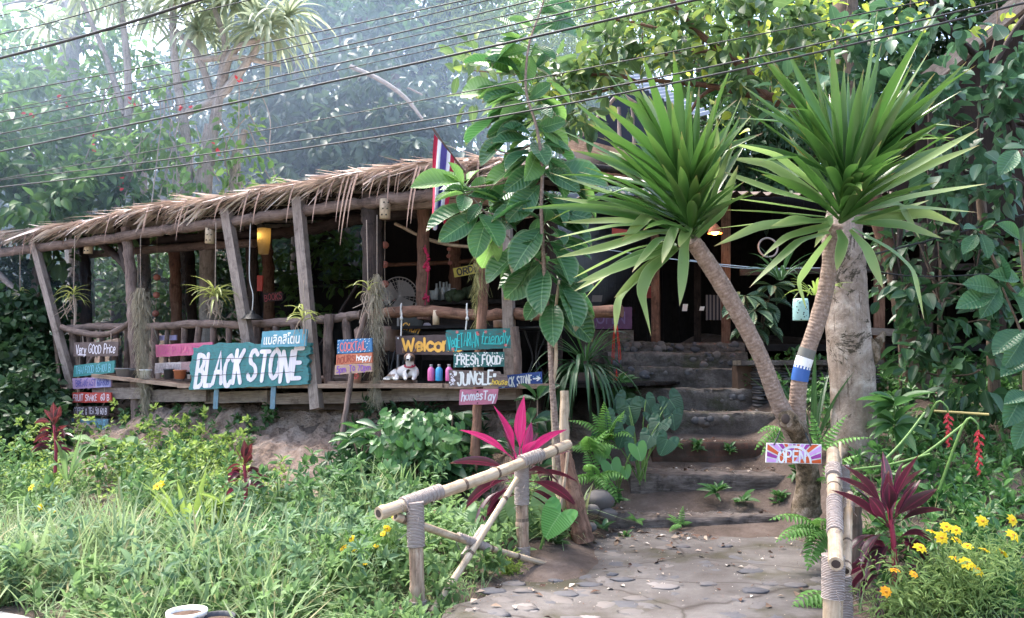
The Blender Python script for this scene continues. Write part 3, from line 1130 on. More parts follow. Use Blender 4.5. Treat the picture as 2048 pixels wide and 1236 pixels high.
mb = MB()
corrugated(mb, (1.0, 11.6, 4.05), (7.4, -.5, 0), (.4, 6.2, 1.3), .16, .025)
mb.build('roof', M['rust'], hall)
mb = MB()
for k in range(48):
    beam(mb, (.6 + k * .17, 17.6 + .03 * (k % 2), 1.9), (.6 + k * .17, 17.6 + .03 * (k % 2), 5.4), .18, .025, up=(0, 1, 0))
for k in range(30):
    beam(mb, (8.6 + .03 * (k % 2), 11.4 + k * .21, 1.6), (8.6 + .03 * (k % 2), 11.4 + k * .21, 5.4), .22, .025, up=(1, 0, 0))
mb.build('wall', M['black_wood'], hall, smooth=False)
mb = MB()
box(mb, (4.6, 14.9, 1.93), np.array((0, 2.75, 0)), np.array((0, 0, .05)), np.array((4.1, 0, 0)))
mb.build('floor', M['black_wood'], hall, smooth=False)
spost('post', W(1310, 470, 12.6), W(1312, 690, 12.6), .12, 'log_red', hall)
spost('post', W(1452, 400, 11.8), W(1452, 700, 12.6), .13, 'log_red', hall)
spost('post', W(1395, 430, 15), W(1395, 690, 15), .12, 'log_dark', hall)
spost('post', W(1758, 420, 11.5), W(1758, 760, 11.5), .14, 'log_red', hall)
spost('post', W(1850, 420, 11.3), W(1850, 760, 11.3), .1, 'log_dark', hall)
spost('beam', W(1480, 545, 11.6), W(2100, 530, 11.2), .09, 'log_dark', hall)
spost('beam', W(1700, 660, 11.4), W(1830, 668, 11.3), .1, 'timber', hall)
spost('beam', W(1690, 430, 11.4), W(2040, 500, 11.2), .16, 'timber', hall)
spost('beam', W(1140, 286, 11.5), W(1275, 322, 11.2), .17, 'plank', hall)
spost('beam', W(1010, 335, 11.8), W(1260, 345, 11.4), .1, 'log_red', hall)
mb = MB()
corrugated(mb, W(1392, 383, 10.9), W(1560, 388, 10.7) - W(1392, 383, 10.9), np.array((.1, 1.4, .3)), .16, .025)
mb.build('roof', M['rust'], hall)
# open timber gable under black tarpaulin and a corrugated sheet, over the hall
gb = thing('tarpaulin_shelter', W(1230, 320, 13.2), 'black tarpaulin lean-to shelter with a grey corrugated sheet on poles above the hall', 'shelter')
mb = MB()
pts = [W(1140, 290, 13.0), W(1215, 195, 13.4), W(1330, 165, 13.8), W(1320, 300, 13.6), W(1250, 320, 13.3)]
back = [p + np.array((.3, 1.3, -.1)) for p in pts]
mb.add(pts + back, [(0, 1, 2, 3, 4), (9, 8, 7, 6, 5), (0, 5, 6, 1), (1, 6, 7, 2), (2, 7, 8, 3), (3, 8, 9, 4), (4, 9, 5, 0)])
mb.build('tarpaulin', M['tarp'], gb, smooth=False)
mb = MB()
p0 = W(1275, 148, 13.0)
corrugated(mb, p0, W(1425, 228, 12.6) - p0, np.array((-.35, -.5, -.22)), .09, .018)
mb.build('roof_sheet', M['sheet'], gb)
for a, b_ in (((1240, 185), (1292, 222)), ((1238, 215), (1240, 330)), ((1265, 215), (1270, 330)), ((1150, 285), (1235, 190))):
    slog('pole', [W(a[0], a[1], 12.85), W(b_[0], b_[1], 12.75)], .03, 'timber', 7, gb)
# timber hut behind the climbing plants at the far right
hut = thing('timber_hut', W(1960, 400, 11.5), 'dark brown hut roof half hidden by climbing plants at the upper right', 'hut')
mb = MB()
a0, a1 = W(1820, 190, 11.0), W(2120, -60, 9.8)
beam(mb, a0, a1, .1, .22)
mb.build('bargeboard', M['timber'], hut, smooth=False)
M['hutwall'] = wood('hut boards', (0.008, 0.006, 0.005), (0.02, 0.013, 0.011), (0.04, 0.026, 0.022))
mb = MB()
b0, b1, b2, b3 = W(1830, 205, 11.2), W(2130, -50, 10.0), W(2200, 470, 10.2), W(1830, 470, 11.4)
bk = np.array((.4, 2.2, 0))
mb.add([b0, b1, b2, b3, b0 + bk, b1 + bk, b2 + bk, b3 + bk], [(0, 3, 2, 1), (4, 5, 6, 7), (0, 1, 5, 4), (3, 7, 6, 2)], np.array([(0, 0), (3, 0), (3, 2), (0, 2)] * 2))
mb.build('gable_wall', M['hutwall'], hut, smooth=False)
for px, d in ((1845, 11.3), (1990, 10.9), (2150, 10.4)):
    a = W(px, 400, d)
    spost('post', a, (a[0], a[1], float(H(a[0], a[1])) - .1), .12, 'log_dark', hut)
for k in range(7):
    x = 1860 + k * 45
    spost('batten', W(x, 470, 11.15), W(x + 2, max(20, 215 - (x - 1820) * .83) + 20, 11.0), .07, 'log_dark', hut)

# ------------------------------------------------------------------ hand-painted lettering
GL = {
    'A': (.7, "0,0 .35,1 .7,0", ".13,.36 .57,.36"), 'B': (.62, "0,0 0,1", "~0,1 .45,.95 .5,.72 .3,.54 0,.52", "~0,.52 .5,.48 .6,.24 .4,.03 0,0"),
    'C': (.6, "~.58,.85 .35,1 .08,.8 0,.5 .1,.15 .35,0 .6,.15"), 'D': (.64, "0,0 0,1", "~0,1 .4,.92 .62,.5 .42,.08 0,0"),
    'E': (.52, "0,0 0,1", "0,1 .5,1", "0,.52 .42,.52", "0,0 .52,0"), 'F': (.5, "0,0 0,1", "0,1 .5,1", "0,.52 .4,.52"),
    'G': (.66, "~.6,.85 .35,1 .08,.8 0,.5 .1,.12 .38,0 .62,.15 .64,.42", ".38,.42 .66,.42"), 'H': (.62, "0,0 0,1", ".6,0 .6,1", "0,.5 .6,.5"),
    'I': (.06, ".03,0 .03,1"), 'J': (.5, "~.45,1 .46,.3 .38,.05 .2,0 .03,.18", ".25,1 .6,1"), 'K': (.6, "0,0 0,1", ".56,1 .02,.45", ".14,.58 .6,0"),
    'L': (.48, "0,1 0,0", "0,0 .5,0"), 'M': (.78, "0,0 .08,1", ".08,1 .39,.35", ".39,.35 .7,1", ".7,1 .78,0"), 'N': (.62, "0,0 0,1", "0,1 .6,0", ".6,0 .6,1"),
    'O': (.62, "~.31,1 .05,.8 0,.5 .08,.15 .31,0 .55,.15 .62,.5 .56,.82 .31,1"), 'P': (.58, "0,0 0,1", "~0,1 .45,.95 .56,.72 .42,.5 0,.45"),
    'R': (.6, "0,0 0,1", "~0,1 .45,.95 .54,.74 .4,.52 0,.48", ".22,.48 .6,0"), 'S': (.56, "~.54,.85 .3,1 .06,.84 .1,.6 .42,.45 .55,.22 .36,.02 .12,.02 0,.16"),
    'T': (.6, "0,1 .6,1", ".3,1 .3,0"), 'U': (.6, "~0,1 .01,.3 .12,.05 .3,0 .5,.07 .58,.3 .6,1"), 'V': (.62, "0,1 .3,0", ".3,0 .62,1"),
    'W': (.86, "0,1 .2,0", ".2,0 .43,.8", ".43,.8 .64,0", ".64,0 .86,1"), 'Y': (.6, "0,1 .3,.5", ".6,1 .3,.5", ".3,.5 .3,0"), 'X': (.6, "0,0 .6,1", "0,1 .6,0"),
    'a': (.48, "~.46,.55 .22,.66 .02,.45 .03,.15 .2,0 .46,.2", ".47,.64 .48,0"), 'c': (.44, "~.44,.55 .22,.66 .02,.45 .03,.15 .22,0 .44,.1"),
    'e': (.48, "~.02,.34 .46,.36 .42,.58 .22,.66 .03,.48 .02,.18 .2,0 .46,.12"), 'f': (.36, "~.38,.95 .2,.98 .14,.7 .14,0", "0,.62 .34,.62"),
    'g': (.48, "~.46,.55 .22,.66 .02,.45 .03,.15 .2,.02 .46,.2", "~.47,.64 .48,-.1 .3,-.3 .05,-.22"), 'h': (.46, "0,1 0,0", "~0,.45 .22,.66 .42,.52 .46,0"),
    'i': (.06, ".03,.64 .03,0", ".03,.86 .03,.9"), 'd': (.48, "~.46,.55 .22,.66 .02,.45 .03,.15 .2,0 .46,.2", ".47,1 .48,0"),
    'l': (.06, ".03,1 .03,0"), 'm': (.74, "0,.64 0,0", "~0,.45 .18,.66 .34,.5 .36,0", "~.36,.45 .55,.66 .7,.5 .74,0"), 'n': (.46, "0,.64 0,0", "~0,.45 .22,.66 .42,.52 .46,0"),
    'o': (.48, "~.24,.66 .03,.5 0,.32 .05,.1 .24,0 .43,.1 .48,.33 .43,.55 .24,.66"), 'p': (.48, "0,.64 0,-.3", "~0,.5 .24,.66 .46,.5 .44,.12 .24,0 0,.12"),
    'r': (.36, "0,.64 0,0", "~0,.4 .18,.64 .36,.58"), 's': (.4, "~.38,.56 .2,.66 .04,.54 .2,.36 .38,.18 .2,0 0,.1"), 't': (.34, ".15,.95 .15,0", "0,.64 .34,.64"),
    'u': (.46, "~0,.64 .03,.12 .2,0 .44,.2", ".45,.64 .46,0"), 'y': (.46, "0,.64 .23,.1", ".46,.64 .1,-.32"), 'v': (.44, "0,.64 .22,0", ".22,0 .44,.64"),
    '0': (.52, "~.26,1 .04,.8 0,.5 .06,.15 .26,0 .46,.15 .52,.5 .47,.82 .26,1"), '1': (.14, "0,.82 .12,1", ".12,1 .12,0"),
    '5': (.5, ".48,1 .08,1", ".08,1 .04,.56", "~.04,.56 .28,.62 .5,.4 .44,.1 .2,0 0,.1"), '6': (.5, "~.4,1 .1,.7 0,.3 .2,0 .46,.1 .46,.42 .24,.52 .02,.3"),
    '7': (.48, "0,1 .48,1", ".48,1 .16,0"), '8': (.5, "~.25,.52 .04,.7 .08,.93 .25,1 .44,.92 .45,.7 .25,.52 .02,.3 .06,.06 .25,0 .46,.07 .48,.3 .25,.52"),
    '-': (.3, "0,.45 .3,.45"), '&': (.6, "~.6,0 .12,.72 .2,.98 .4,.85 .05,.35 .08,.06 .3,0 .55,.35"), '"': (.2, ".03,1 .0,.8", ".2,1 .17,.8"), ',': (.08, ".06,.08 .0,-.15"),
    '>': (.8, "0,.5 .78,.5", ".45,.85 .8,.5", ".8,.5 .45,.15"), '_': (.6, "0,0 .6,0"), '(': (.3, "~.25,1 .05,.75 0,.5 .06,.25 .25,0"), ' ': (.3,), '.': (.06, ".03,.02 .03,.06"),
}


def glyph_strokes(ch):
    g = GL[ch]
    out = []
    for s in g[1:]:
        cur = s[0] == '~'
        pts = np.array([[float(a) for a in q.split(',')] for q in s.lstrip('~').split()])
        if cur:
            p3 = np.hstack((pts, np.zeros((len(pts), 1))))
            pts = smooth_path(p3, len(pts) * 4)[:, :2]
        out.append(pts)
    return g[0], out


def ribbon(pts, w):
    """flat band with round ends round a 2-D polyline, one polygon strip"""
    P = np.asarray(pts, float)
    if len(P) == 2:
        P = np.vstack((P[0], (P[0] + P[1]) / 2, P[1]))
    T = np.gradient(P, axis=0)
    T /= np.maximum(np.linalg.norm(T, axis=1, keepdims=True), 1e-9)
    N = np.stack((-T[:, 1], T[:, 0]), 1)
    ww = w * (1 + 0.1 * rng.standard_normal(len(P)))[:, None] if len(P) > 3 else w
    Lp, Rp = P + N * ww / 2, P - N * ww / 2
    rows_l, rows_r = [], []
    for a in (1.0, .6):
        rows_l.append(P[0] - T[0] * w / 2 * math.sin(a * 1.3) + N[0] * w / 2 * math.cos(a * 1.3))
        rows_r.append(P[0] - T[0] * w / 2 * math.sin(a * 1.3) - N[0] * w / 2 * math.cos(a * 1.3))
    rows_l += list(Lp)
    rows_r += list(Rp)
    for a in (.6, 1.0):
        rows_l.append(P[-1] + T[-1] * w / 2 * math.sin(a * 1.3) + N[-1] * w / 2 * math.cos(a * 1.3))
        rows_r.append(P[-1] + T[-1] * w / 2 * math.sin(a * 1.3) - N[-1] * w / 2 * math.cos(a * 1.3))
    m = len(rows_l)
    V = np.vstack((rows_l, rows_r))
    q = np.arange(m - 1)
    return V, np.stack((q + m, q + m + 1, q + 1, q), 1)


class Board:
    """painted board with corners TL, TR, BR, BL in the world; (u, v) in 0..1 runs right and up over its face"""

    def __init__(self, tl, tr, br, bl, thick=.022):
        self.c = [np.asarray(a, float) for a in (tl, tr, br, bl)]
        self.t = thick
        n = np.cross(self.c[1] - self.c[0], self.c[3] - self.c[0])
        n = nrm(n)
        if np.dot(n, np.array((0, 0, EYE)) - self.c[0]) < 0:
            n = -n
        self.n = n
        self.w = np.linalg.norm(self.c[1] - self.c[0])
        self.h = np.linalg.norm(self.c[3] - self.c[0])
        self.off = .003

    def at(self, uv, o=0.0):
        uv = np.asarray(uv, float).reshape(-1, 2)
        u, v = uv[:, :1], uv[:, 1:]
        tl, tr, br, bl = self.c
        return bl * (1 - u) * (1 - v) + br * u * (1 - v) + tr * u * v + tl * (1 - u) * v + self.n * o

    def panel(self, name, m, parent, wob=.0, u0=0, u1=1, v0=0, v1=1, front=0.0, thick=None, nseg=14, label=None, outline=None):
        if outline is None:
            a = np.linspace(0, 1, nseg + 1)[:-1]
            o = np.concatenate((np.stack((a, 0 * a), 1), np.stack((0 * a + 1, a), 1), np.stack((1 - a, 0 * a + 1), 1), np.stack((0 * a, 1 - a), 1)))
            o = o * np.array((u1 - u0, v1 - v0)) + np.array((u0, v0))
            o = o + wob * rng.standard_normal(o.shape) * np.array((self.h / self.w, 1))
        else:
            o = np.array(outline, float)
        th = thick or self.t
        A, B = self.at(o, front), self.at(o, front - th)
        n = len(o)
        mb = MB()
        uvA = o * np.array((self.w, self.h))
        uvA = uvA[:, ::-1]                      # the grain runs along u
        c = o.mean(0)
        ca, cb = self.at(c, front), self.at(c, front - th)
        mb.add(np.vstack((A, ca)), np.array([(q, (q + 1) % n, n) for q in range(n)]), np.vstack((uvA, (c * np.array((self.w, self.h)))[::-1])))
        mb.add(np.vstack((B, cb)), np.array([((q + 1) % n, q, n) for q in range(n)]), np.vstack((uvA, (c * np.array((self.w, self.h)))[::-1])))
        mb.add(np.vstack((A, B)), np.array([(q, q + n, (q + 1) % n + n, (q + 1) % n) for q in range(n)]), np.vstack((uvA, uvA)))
        ob = mb.build(name, m, parent, smooth=False)
        if label:
            ob['label'] = label
        return ob

    def text(self, parent, s, u0, u1, v0, v1, sw, m, name='lettering', slant=0.0, jit=.05, extra=None, front=0.0, gap=.22):
        """s painted between u0..u1 and v0..v1 with strokes sw metres wide"""
        x, items = 0.0, []
        for ch in s:
            w, st = glyph_strokes(ch)
            items.append((x, w, st))
            x += w + gap
        tot = x - gap
        mb = MB()
        mw, mh = (u1 - u0) * self.w, (v1 - v0) * self.h
        for x, w, st in items:
            jy, js, ja = rng.normal(0, jit), 1 + rng.normal(0, jit), rng.normal(0, jit * .8)
            for P in st:
                Q_ = P.copy()
                Q_[:, 1] = Q_[:, 1] * js + jy
                X = (x + Q_[:, 0] + (slant + ja) * Q_[:, 1]) / tot * mw
                Y = Q_[:, 1] * mh
                self._stroke(mb, np.stack((X, Y), 1) + np.array((u0 * self.w, v0 * self.h)), sw, front)
        for P in (extra or []):
            P = np.array(P, float) * np.array((self.w, self.h))
            self._stroke(mb, P, sw, front)
        return mb.build(name, m, parent, smooth=False)

    def _stroke(self, mb, P, sw, front=0.0):
        V, f = ribbon(P, sw)
        self.off += .00035
        mb.add(self.at(V / np.array((self.w, self.h)), front + self.off), f)

    def dots(self, parent, pts, r, m, name='dots', front=0.0):
        mb = MB()
        a = np.linspace(0, 2 * np.pi, 9)[:-1]
        for u, v in pts:
            self.off += .00004
            rr = r * rng.uniform(.6, 1.4)
            V = np.stack((u + np.cos(a) * rr / self.w, v + np.sin(a) * rr / self.h), 1)
            mb.add(self.at(V, front + self.off), [tuple(range(8))])
        return mb.build(name, m, parent, smooth=False)


def pb(tl, tr, br, bl, q=0.0, d=None, thick=.022):
    f = (lambda p: W(p[0], p[1], d)) if d else (lambda p: FW(p[0], p[1], q))
    return Board(f(tl), f(tr), f(br), f(bl), thick)


def ropes(name, segs, r, m, parent, k=6):
    for a, b_ in segs:
        mb = MB()
        tube(mb, np.array([a, (np.asarray(a) + np.asarray(b_)) / 2 + (0, 0, -.003), b_]), r, k, n=6)
        mb.build(name, M[m], parent)


for nm, c, w, am in (('teal', (0.03, 0.2, 0.19), (0.1, 0.09, 0.08), .4), ('sign_teal', (0.025, 0.17, 0.18), (0.05, 0.06, 0.055), .42), ('sky_blue', (0.09, 0.29, 0.38), (0.2, 0.17, 0.15), .38), ('blue', (0.03, 0.15, 0.33), (0.1, 0.09, 0.09), .36),
                     ('navy', (0.02, 0.06, 0.25), (0.05, 0.05, 0.07), .34), ('pink', (0.5, 0.15, 0.23), (0.3, 0.2, 0.18), .4), ('hot_pink', (0.55, 0.12, 0.22), (0.35, 0.2, 0.2), .4), ('red', (0.45, 0.045, 0.03), (0.2, 0.08, 0.06), .36),
                     ('orange', (0.5, 0.14, 0.07), (0.25, 0.13, 0.1), .38), ('brown', (0.085, 0.05, 0.045), (0.15, 0.11, 0.095), .42), ('choc', (0.055, 0.03, 0.03), (0.09, 0.06, 0.055), .36), ('lilac', (0.36, 0.33, 0.55), (0.25, 0.2, 0.22), .38),
                     ('mauve', (0.4, 0.26, 0.42), (0.25, 0.17, 0.17), .4), ('pale', (0.5, 0.43, 0.42), (0.25, 0.17, 0.15), .44), ('dusty', (0.33, 0.2, 0.2), (0.2, 0.13, 0.12), .44), ('green_dark', (0.02, 0.13, 0.12), (0.05, 0.06, 0.055), .36), ('yellow', (0.5, 0.4, 0.05), (0.3, 0.22, 0.05), .36),
                     ('magenta', (0.075, 0.012, 0.055), (0.08, 0.03, 0.06), .36), ('vegteal', (0.02, 0.16, 0.16), (0.12, 0.07, 0.06), .43), ('peach', (0.42, 0.27, 0.2), (0.25, 0.16, 0.12), .42), ('bluegrey', (0.15, 0.26, 0.33), (0.14, 0.13, 0.13), .44), ('jungle', (0.13, 0.085, 0.075), (0.24, 0.18, 0.16), .46)):
    M['b_' + nm] = paint(nm + ' board paint', c, w, am)
for nm, c in (('white', (0.8, 0.78, 0.76)), ('offwhite', (0.72, 0.66, 0.72)), ('l_blue', (0.05, 0.06, 0.3)), ('l_navy', (0.05, 0.15, 0.35)), ('l_red', (0.6, 0.1, 0.13)), ('l_orange', (0.3, 0.035, 0.02)), ('l_purple', (0.2, 0.05, 0.4)), ('l_gold', (0.78, 0.4, 0.06)), ('l_aqua', (0.03, 0.5, 0.5)),
              ('l_pink', (0.55, 0.08, 0.25)), ('l_grey', (0.32, 0.26, 0.27)), ('l_black', (0.02, 0.02, 0.015)), ('l_cyan', (0.2, 0.5, 0.62)), ('l_violet', (0.12, 0.06, 0.14)), ('l_yellow', (0.75, 0.5, 0.06)), ('l_coral', (0.65, 0.16, 0.16))):
    M[nm] = paint(nm + ' letter paint', c, tuple(q * .35 + .04 for q in c), .36, (9, 9, 1))

# --- price list hung on strings at the left
ms = thing('hanging_price_list', FW(185, 860, -.2), 'six narrow painted boards hung one below another on strings, from Very Good Price down', 'sign')
rows = [((148, 685), (237, 683), (235, 712), (147, 713), 'b_brown', 'Very GOOD Price', 'offwhite', .014, .06, .95),
        ((148, 731), (229, 721), (228, 745), (146, 754), 'b_teal', 'THAI FOOD 65-100 B', 'l_cyan', .0095, .06, .93),
        ((144, 757), (223, 753), (221, 774), (146, 778), 'b_mauve', 'BREAKFAST 60-80B', 'l_blue', .0105, .1, .97),
        ((145, 785), (222, 785), (222, 805), (144, 805), 'b_red', 'FRUIT ShAKE  60 B', 'offwhite', .012, .03, .97),
        ((147, 813), (217, 812), (216, 832), (147, 832), 'b_choc', 'COFFEE & TEA 50 60 B', 'offwhite', .009, .02, .98),
        ((142, 836), (216, 838), (213, 860), (143, 855), 'b_bluegrey', 'SMOOTHIE 50-70 B', 'l_cyan', .0095, .06, .96)]
bs = []
for k, (tl, tr, br, bl, m, s, lm_, sw, a, e) in enumerate(rows):
    B = pb(tl, tr, br, bl, -.22)
    o = B.panel('board', M[m], ms, .012, label=('maroon board', 'teal board', 'mauve and lilac board', 'red board', 'dark brown board', 'grey blue board')[k])
    if k == 2:
        B.panel('painted_panel', M['b_lilac'], o, .0, .62, 1.0, .02, .98, front=.003, thick=.003)
        B.off = .006
    ex = [[(.12, .12), (.3, .1)]] if k == 0 else None
    B.text(o, s, a, e, .2, .82, sw, M[lm_], extra=ex)
    bs.append(B)
for k in range(5):
    for u in (.12, .82):
        ropes('string', [(bs[k].at((u, 0), -.01)[0], bs[k + 1].at((u, 1), -.01)[0])], .004, 'rope', ms)
for u, px, py in ((.2, 165, 668), (.82, 222, 664)):
    ropes('string', [(bs[0].at((u, 1), -.01)[0], FW(px, py, -.08))], .004, 'rope', ms)
mb = MB()
beam(mb, FW(208, 690, -.15), FW(239, 684, -.15), .05, .11)
mb.build('nailed_block', M['plank'], ms, smooth=False)

# --- pink and white boards behind the big sign
bt = thing('menu_boards', FW(350, 745, -.03), 'faded pink board above a peeling white one nailed across the balusters', 'sign')
B = pb((311, 690), (425, 684), (425, 708), (312, 714), -.02)
o = B.panel('board', M['b_hot_pink'], bt, .01, label='faded pink board')
B.text(o, 'USE PAPA PIE', .06, .8, .2, .8, .012, M['l_pink'])
B = pb((310, 726), (362, 724), (362, 744), (309, 748), -.02)
o = B.panel('board', M['b_pale'], bt, .015, label='peeling white board')
B.text(o, 'ANd MAN', .05, .95, .2, .8, .012, M['l_grey'])
B = pb((362, 724), (420, 722), (420, 742), (362, 744), -.02)
B.panel('board', M['b_dusty'], bt, .015, label='dusty pink board')
B = pb((315, 671), (352, 670), (352, 680), (314, 681), .16)
o = B.panel('lilac_plank', M['b_lilac'], None, .01)
tag(o, 'short lilac plank between the balusters above the faded pink board', 'plank')

# --- the big teal sign
bsn = thing('restaurant_sign', FW(500, 780, -.4), 'large ragged teal board reading BLACK STONE in white capitals on two stakes', 'sign')
tl, tr, br, bl = (386, 690), (622, 685), (614, 768), (378, 779)
B = pb(tl, tr, br, bl, -.38, thick=.045)
rag = []
for a in np.linspace(0, 1, 22)[:-1]:
    rag.append((a, -.01 + .006 * rng.standard_normal()))
for a in np.linspace(0, 1, 20)[:-1]:
    rag.append((1.0 + .004 * rng.standard_normal() + .012 * math.sin(a * 11) - .05 * max(0, 1 - abs(a - .66) / .07), a))
for a in np.linspace(1, 0, 22)[:-1]:
    rag.append((a, 1.0 + .008 * rng.standard_normal() - .14 * max(0, .09 - a) / .09 + .03 * (a > .2) * (a < .5)))
for a in np.linspace(1, 0, 24)[:-1]:
    rag.append((.005 * rng.standard_normal() + .014 * math.sin(a * 9), a - .06 * (a > .9)))
o = B.panel('board', M['b_sign_teal'], bsn, outline=rag)
B.text(o, 'BLACK', .055, .455, .1, .84, .062, M['offwhite'], slant=.1, gap=.2, jit=.04)
B.text(o, 'STONE', .515, .94, .14, .82, .06, M['offwhite'], slant=.1, gap=.2, jit=.04)
mb = MB()
for v in (.3, .67):
    u = np.linspace(.02, .97, 30)
    vv = v + .006 * rng.standard_normal(30)
    Vt = np.vstack((np.stack((u, vv + .006), 1), np.stack((u, vv - .006), 1)))
    q = np.arange(29)
    mb.add(B.at(Vt, .02), np.stack((q + 30, q + 31, q + 1, q), 1))
mb.build('plank_gap', M['l_black'], o, smooth=False)
for x in (433, 547):
    mb = MB()
    beam(mb, FW(x + 3, 730, -.335), FW(x - 2, 818, -.335), .06, .025, up=(0, 1, 0))
    mb.build('stake', M['b_bluegrey'], bsn, smooth=False)
B = pb((525, 663), (614, 658), (612, 692), (521, 695), -.5)
th_s = thing('thai_name_board', B.at((.5, 0))[0], 'small turquoise board with white Thai lettering above the big teal sign', 'sign')
o = B.panel('board', M['b_sky_blue'], th_s, .012)


def font_text(B, parent, s, u0, u1, v0, v1, m, bold=.0):
    cu = bpy.data.curves.new('lettering', 'FONT')
    cu.body = s
    cu.offset = bold
    cu.resolution_u = 3
    tmp = bpy.data.objects.new('lettering', cu)
    COL.objects.link(tmp)
    dg = bpy.context.evaluated_depsgraph_get()
    me = bpy.data.meshes.new_from_object(tmp.evaluated_get(dg))
    V = np.array([v.co[:2] for v in me.vertices])
    fs = [tuple(p.vertices) for p in me.polygons]
    bpy.data.objects.remove(tmp)
    bpy.data.curves.remove(cu)
    bpy.data.meshes.remove(me)
    lo, hi = V.min(0), V.max(0)
    V = (V - lo) / (hi - lo)
    uv = V * np.array((u1 - u0, v1 - v0)) + np.array((u0, v0))
    mb = MB()
    mb.add(B.at(uv, .004), fs)
    return mb.build('lettering', m, parent, smooth=False)


font_text(B, o, '\u0e41\u0e1a\u0e25\u0e34\u0e04\u0e2a\u0e34\u0e42\u0e15\u0e19', .06, .86, .16, .86, M['white'], .02)

# --- happy hours sign on a leaning pole
hh = thing('happy_hours_sign', FW(665, 978, -.75), 'blue, orange and tan cocktail hours boards on a leaning pole', 'sign')
slog('pole', [FW(732, 625, -.3), FW(712, 700, -.35), FW(692, 820, -.55), FW(665, 982, -.75)], .033, 'log', 8, hh)
B = pb((675, 680), (743, 676), (744, 704), (674, 708), -.45)
o = B.panel('board', M['b_blue'], hh, .008, label='blue board with white flecks')
B.text(o, 'COCKTAIL', .1, .83, .2, .8, .0135, M['l_coral'])
mb = MB()
for u, v in [(a, b_) for a in np.linspace(.06, .95, 8) for b_ in (.08, .92)] + [(.04, .4), (.05, .65), (.88, .35), (.9, .6), (.95, .75), (.84, .75)]:
    B._stroke(mb, np.array([(u - .012, v), (u + .012, v + .05)]) * np.array((B.w, B.h)), .006)
mb.build('flecks', M['white'], o, smooth=False)
B = pb((673, 709), (711, 707), (711, 727), (672, 730), -.45)
o = B.panel('board', M['b_orange'], hh, .008, label='orange board')
B.text(o, 'hOURS', .08, .95, .15, .82, .009, M['l_orange'])
B = pb((711, 707), (744, 705), (744, 725), (711, 727), -.45)
o = B.panel('board', M['b_orange'], hh, .008, label='orange red board')
B.text(o, 'happy', .08, .95, .3, .85, .011, M['white'])
B = pb((670, 730), (744, 726), (744, 743), (669, 750), -.45)
o = B.panel('board', M['b_peach'], hh, .008, label='tan board')
B.text(o, '5pm To 70pm', .06, .97, .2, .85, .0095, M['l_purple'])

mb = MB()
lathe(mb, FW(712, 766, -.12), [(.0, .004), (.058, 0.004), (.075, .16), (.07, .163), (.066, .12), (0, .12)], 14)
o = mb.build('carved_pot', M['b_peach'])
tag(o, 'tan cup-shaped pot with a painted flower on the shelf under the cocktail boards', 'pot')
mb = MB()
c0 = FW(712, 752, -.2)
for a in np.linspace(0, 6.28, 7)[:-1]:
    ellipsoid(mb, c0 + np.array((math.cos(a) * .024, -.002, math.sin(a) * .026)), .014, .008, .014, 8, 5)
mb.build('flower_motif', M['l_coral'], o)

# --- welcome sign on two ropes
wc = thing('welcome_sign', FW(855, 700, -.1), 'dark brown hanging board with gold Welcome lettering above the dog', 'sign')
B = pb((791, 672), (925, 668), (925, 710), (792, 709), -.08)
o = B.panel('board', M['b_choc'], wc, .006)
B.text(o, 'Welcome', .115, 1.0, .22, .82, .034, M['l_gold'], jit=.02, gap=.16)
B.dots(o, [(.045, .88)], .012, M['white'], 'screw')
for x in (803, 936 - 2):
    a, b_ = FW(x + 1, 620, -.0), FW(x - 1 if x < 900 else 930, 674, -.07)
    mb = MB()
    tube(mb, [a, a + (0, -.02, -.05), b_], .009, 6, n=8)
    ellipsoid(mb, a + np.array((0, -.04, -.1)), .02, .02, .025, 8, 6)
    lp = [FW(x, 622, .05) + np.array((math.cos(t_) * .0, -.075 * math.cos(t_), .085 * math.sin(t_))) for t_ in np.linspace(-1.6, 1.8, 10)]
    tube(mb, lp, .009, 6)
    mb.build('rope', M['rope_white'], wc)

# --- signpost with four boards
sp_ = thing('wooden_signpost', W(945, 1020, 8.3), 'tall pole with teal, green, brown and pink food and homestay boards', 'sign')
slog('pole', [W(972, 470, 8.75), W(962, 660, 8.6), W(953, 850, 8.4), W(943, 1025, 8.25)], [.06, .055, .052, .048], 'log_red', 10, sp_)
B = pb((891, 661), (1020, 656), (1022, 696), (893, 702), d=8.42)
o = B.panel('board', M['b_vegteal'], sp_, .01, label='wide teal board')
B.text(o, 'VegETARIAN', .03, .5, .16, .8, .0095, M['l_aqua'], slant=.08, jit=.07)
B.text(o, 'friendly', .54, .97, .26, .82, .009, M['l_aqua'], slant=.3, jit=.03, extra=[[(.58, .27), (.72, .24), (.85, .22)]])
mb = MB()
for u, v in ((.18, .9), (.49, .82), (.62, .85), (.91, .85), (.92, .15), (.1, .08), (.5, .75)):
    for a in (0, 1.05, 2.1):
        B._stroke(mb, np.array([(u * B.w - .014 * math.cos(a), v * B.h - .014 * math.sin(a)), (u * B.w + .014 * math.cos(a), v * B.h + .014 * math.sin(a))]), .007)
mb.build('flower_marks', M['l_coral'], o, smooth=False)
B = pb((907, 705), (1009, 704), (1009, 733), (907, 735), d=8.4)
o = B.panel('board', M['b_green_dark'], sp_, .004, label='dark green board with white dots')
B.text(o, 'FRESh FOOD', .07, .92, .2, .78, .0155, M['white'], jit=.03, gap=.24)
B.dots(o, [(u, v) for u, v in rng.random((150, 2)) * (.97, .94) + (.015, .03) if not (.07 < u < .9 and .18 < v < .8)], .006, M['white'])
B = pb((897, 740), (1017, 742), (1016, 774), (898, 774), d=8.38)
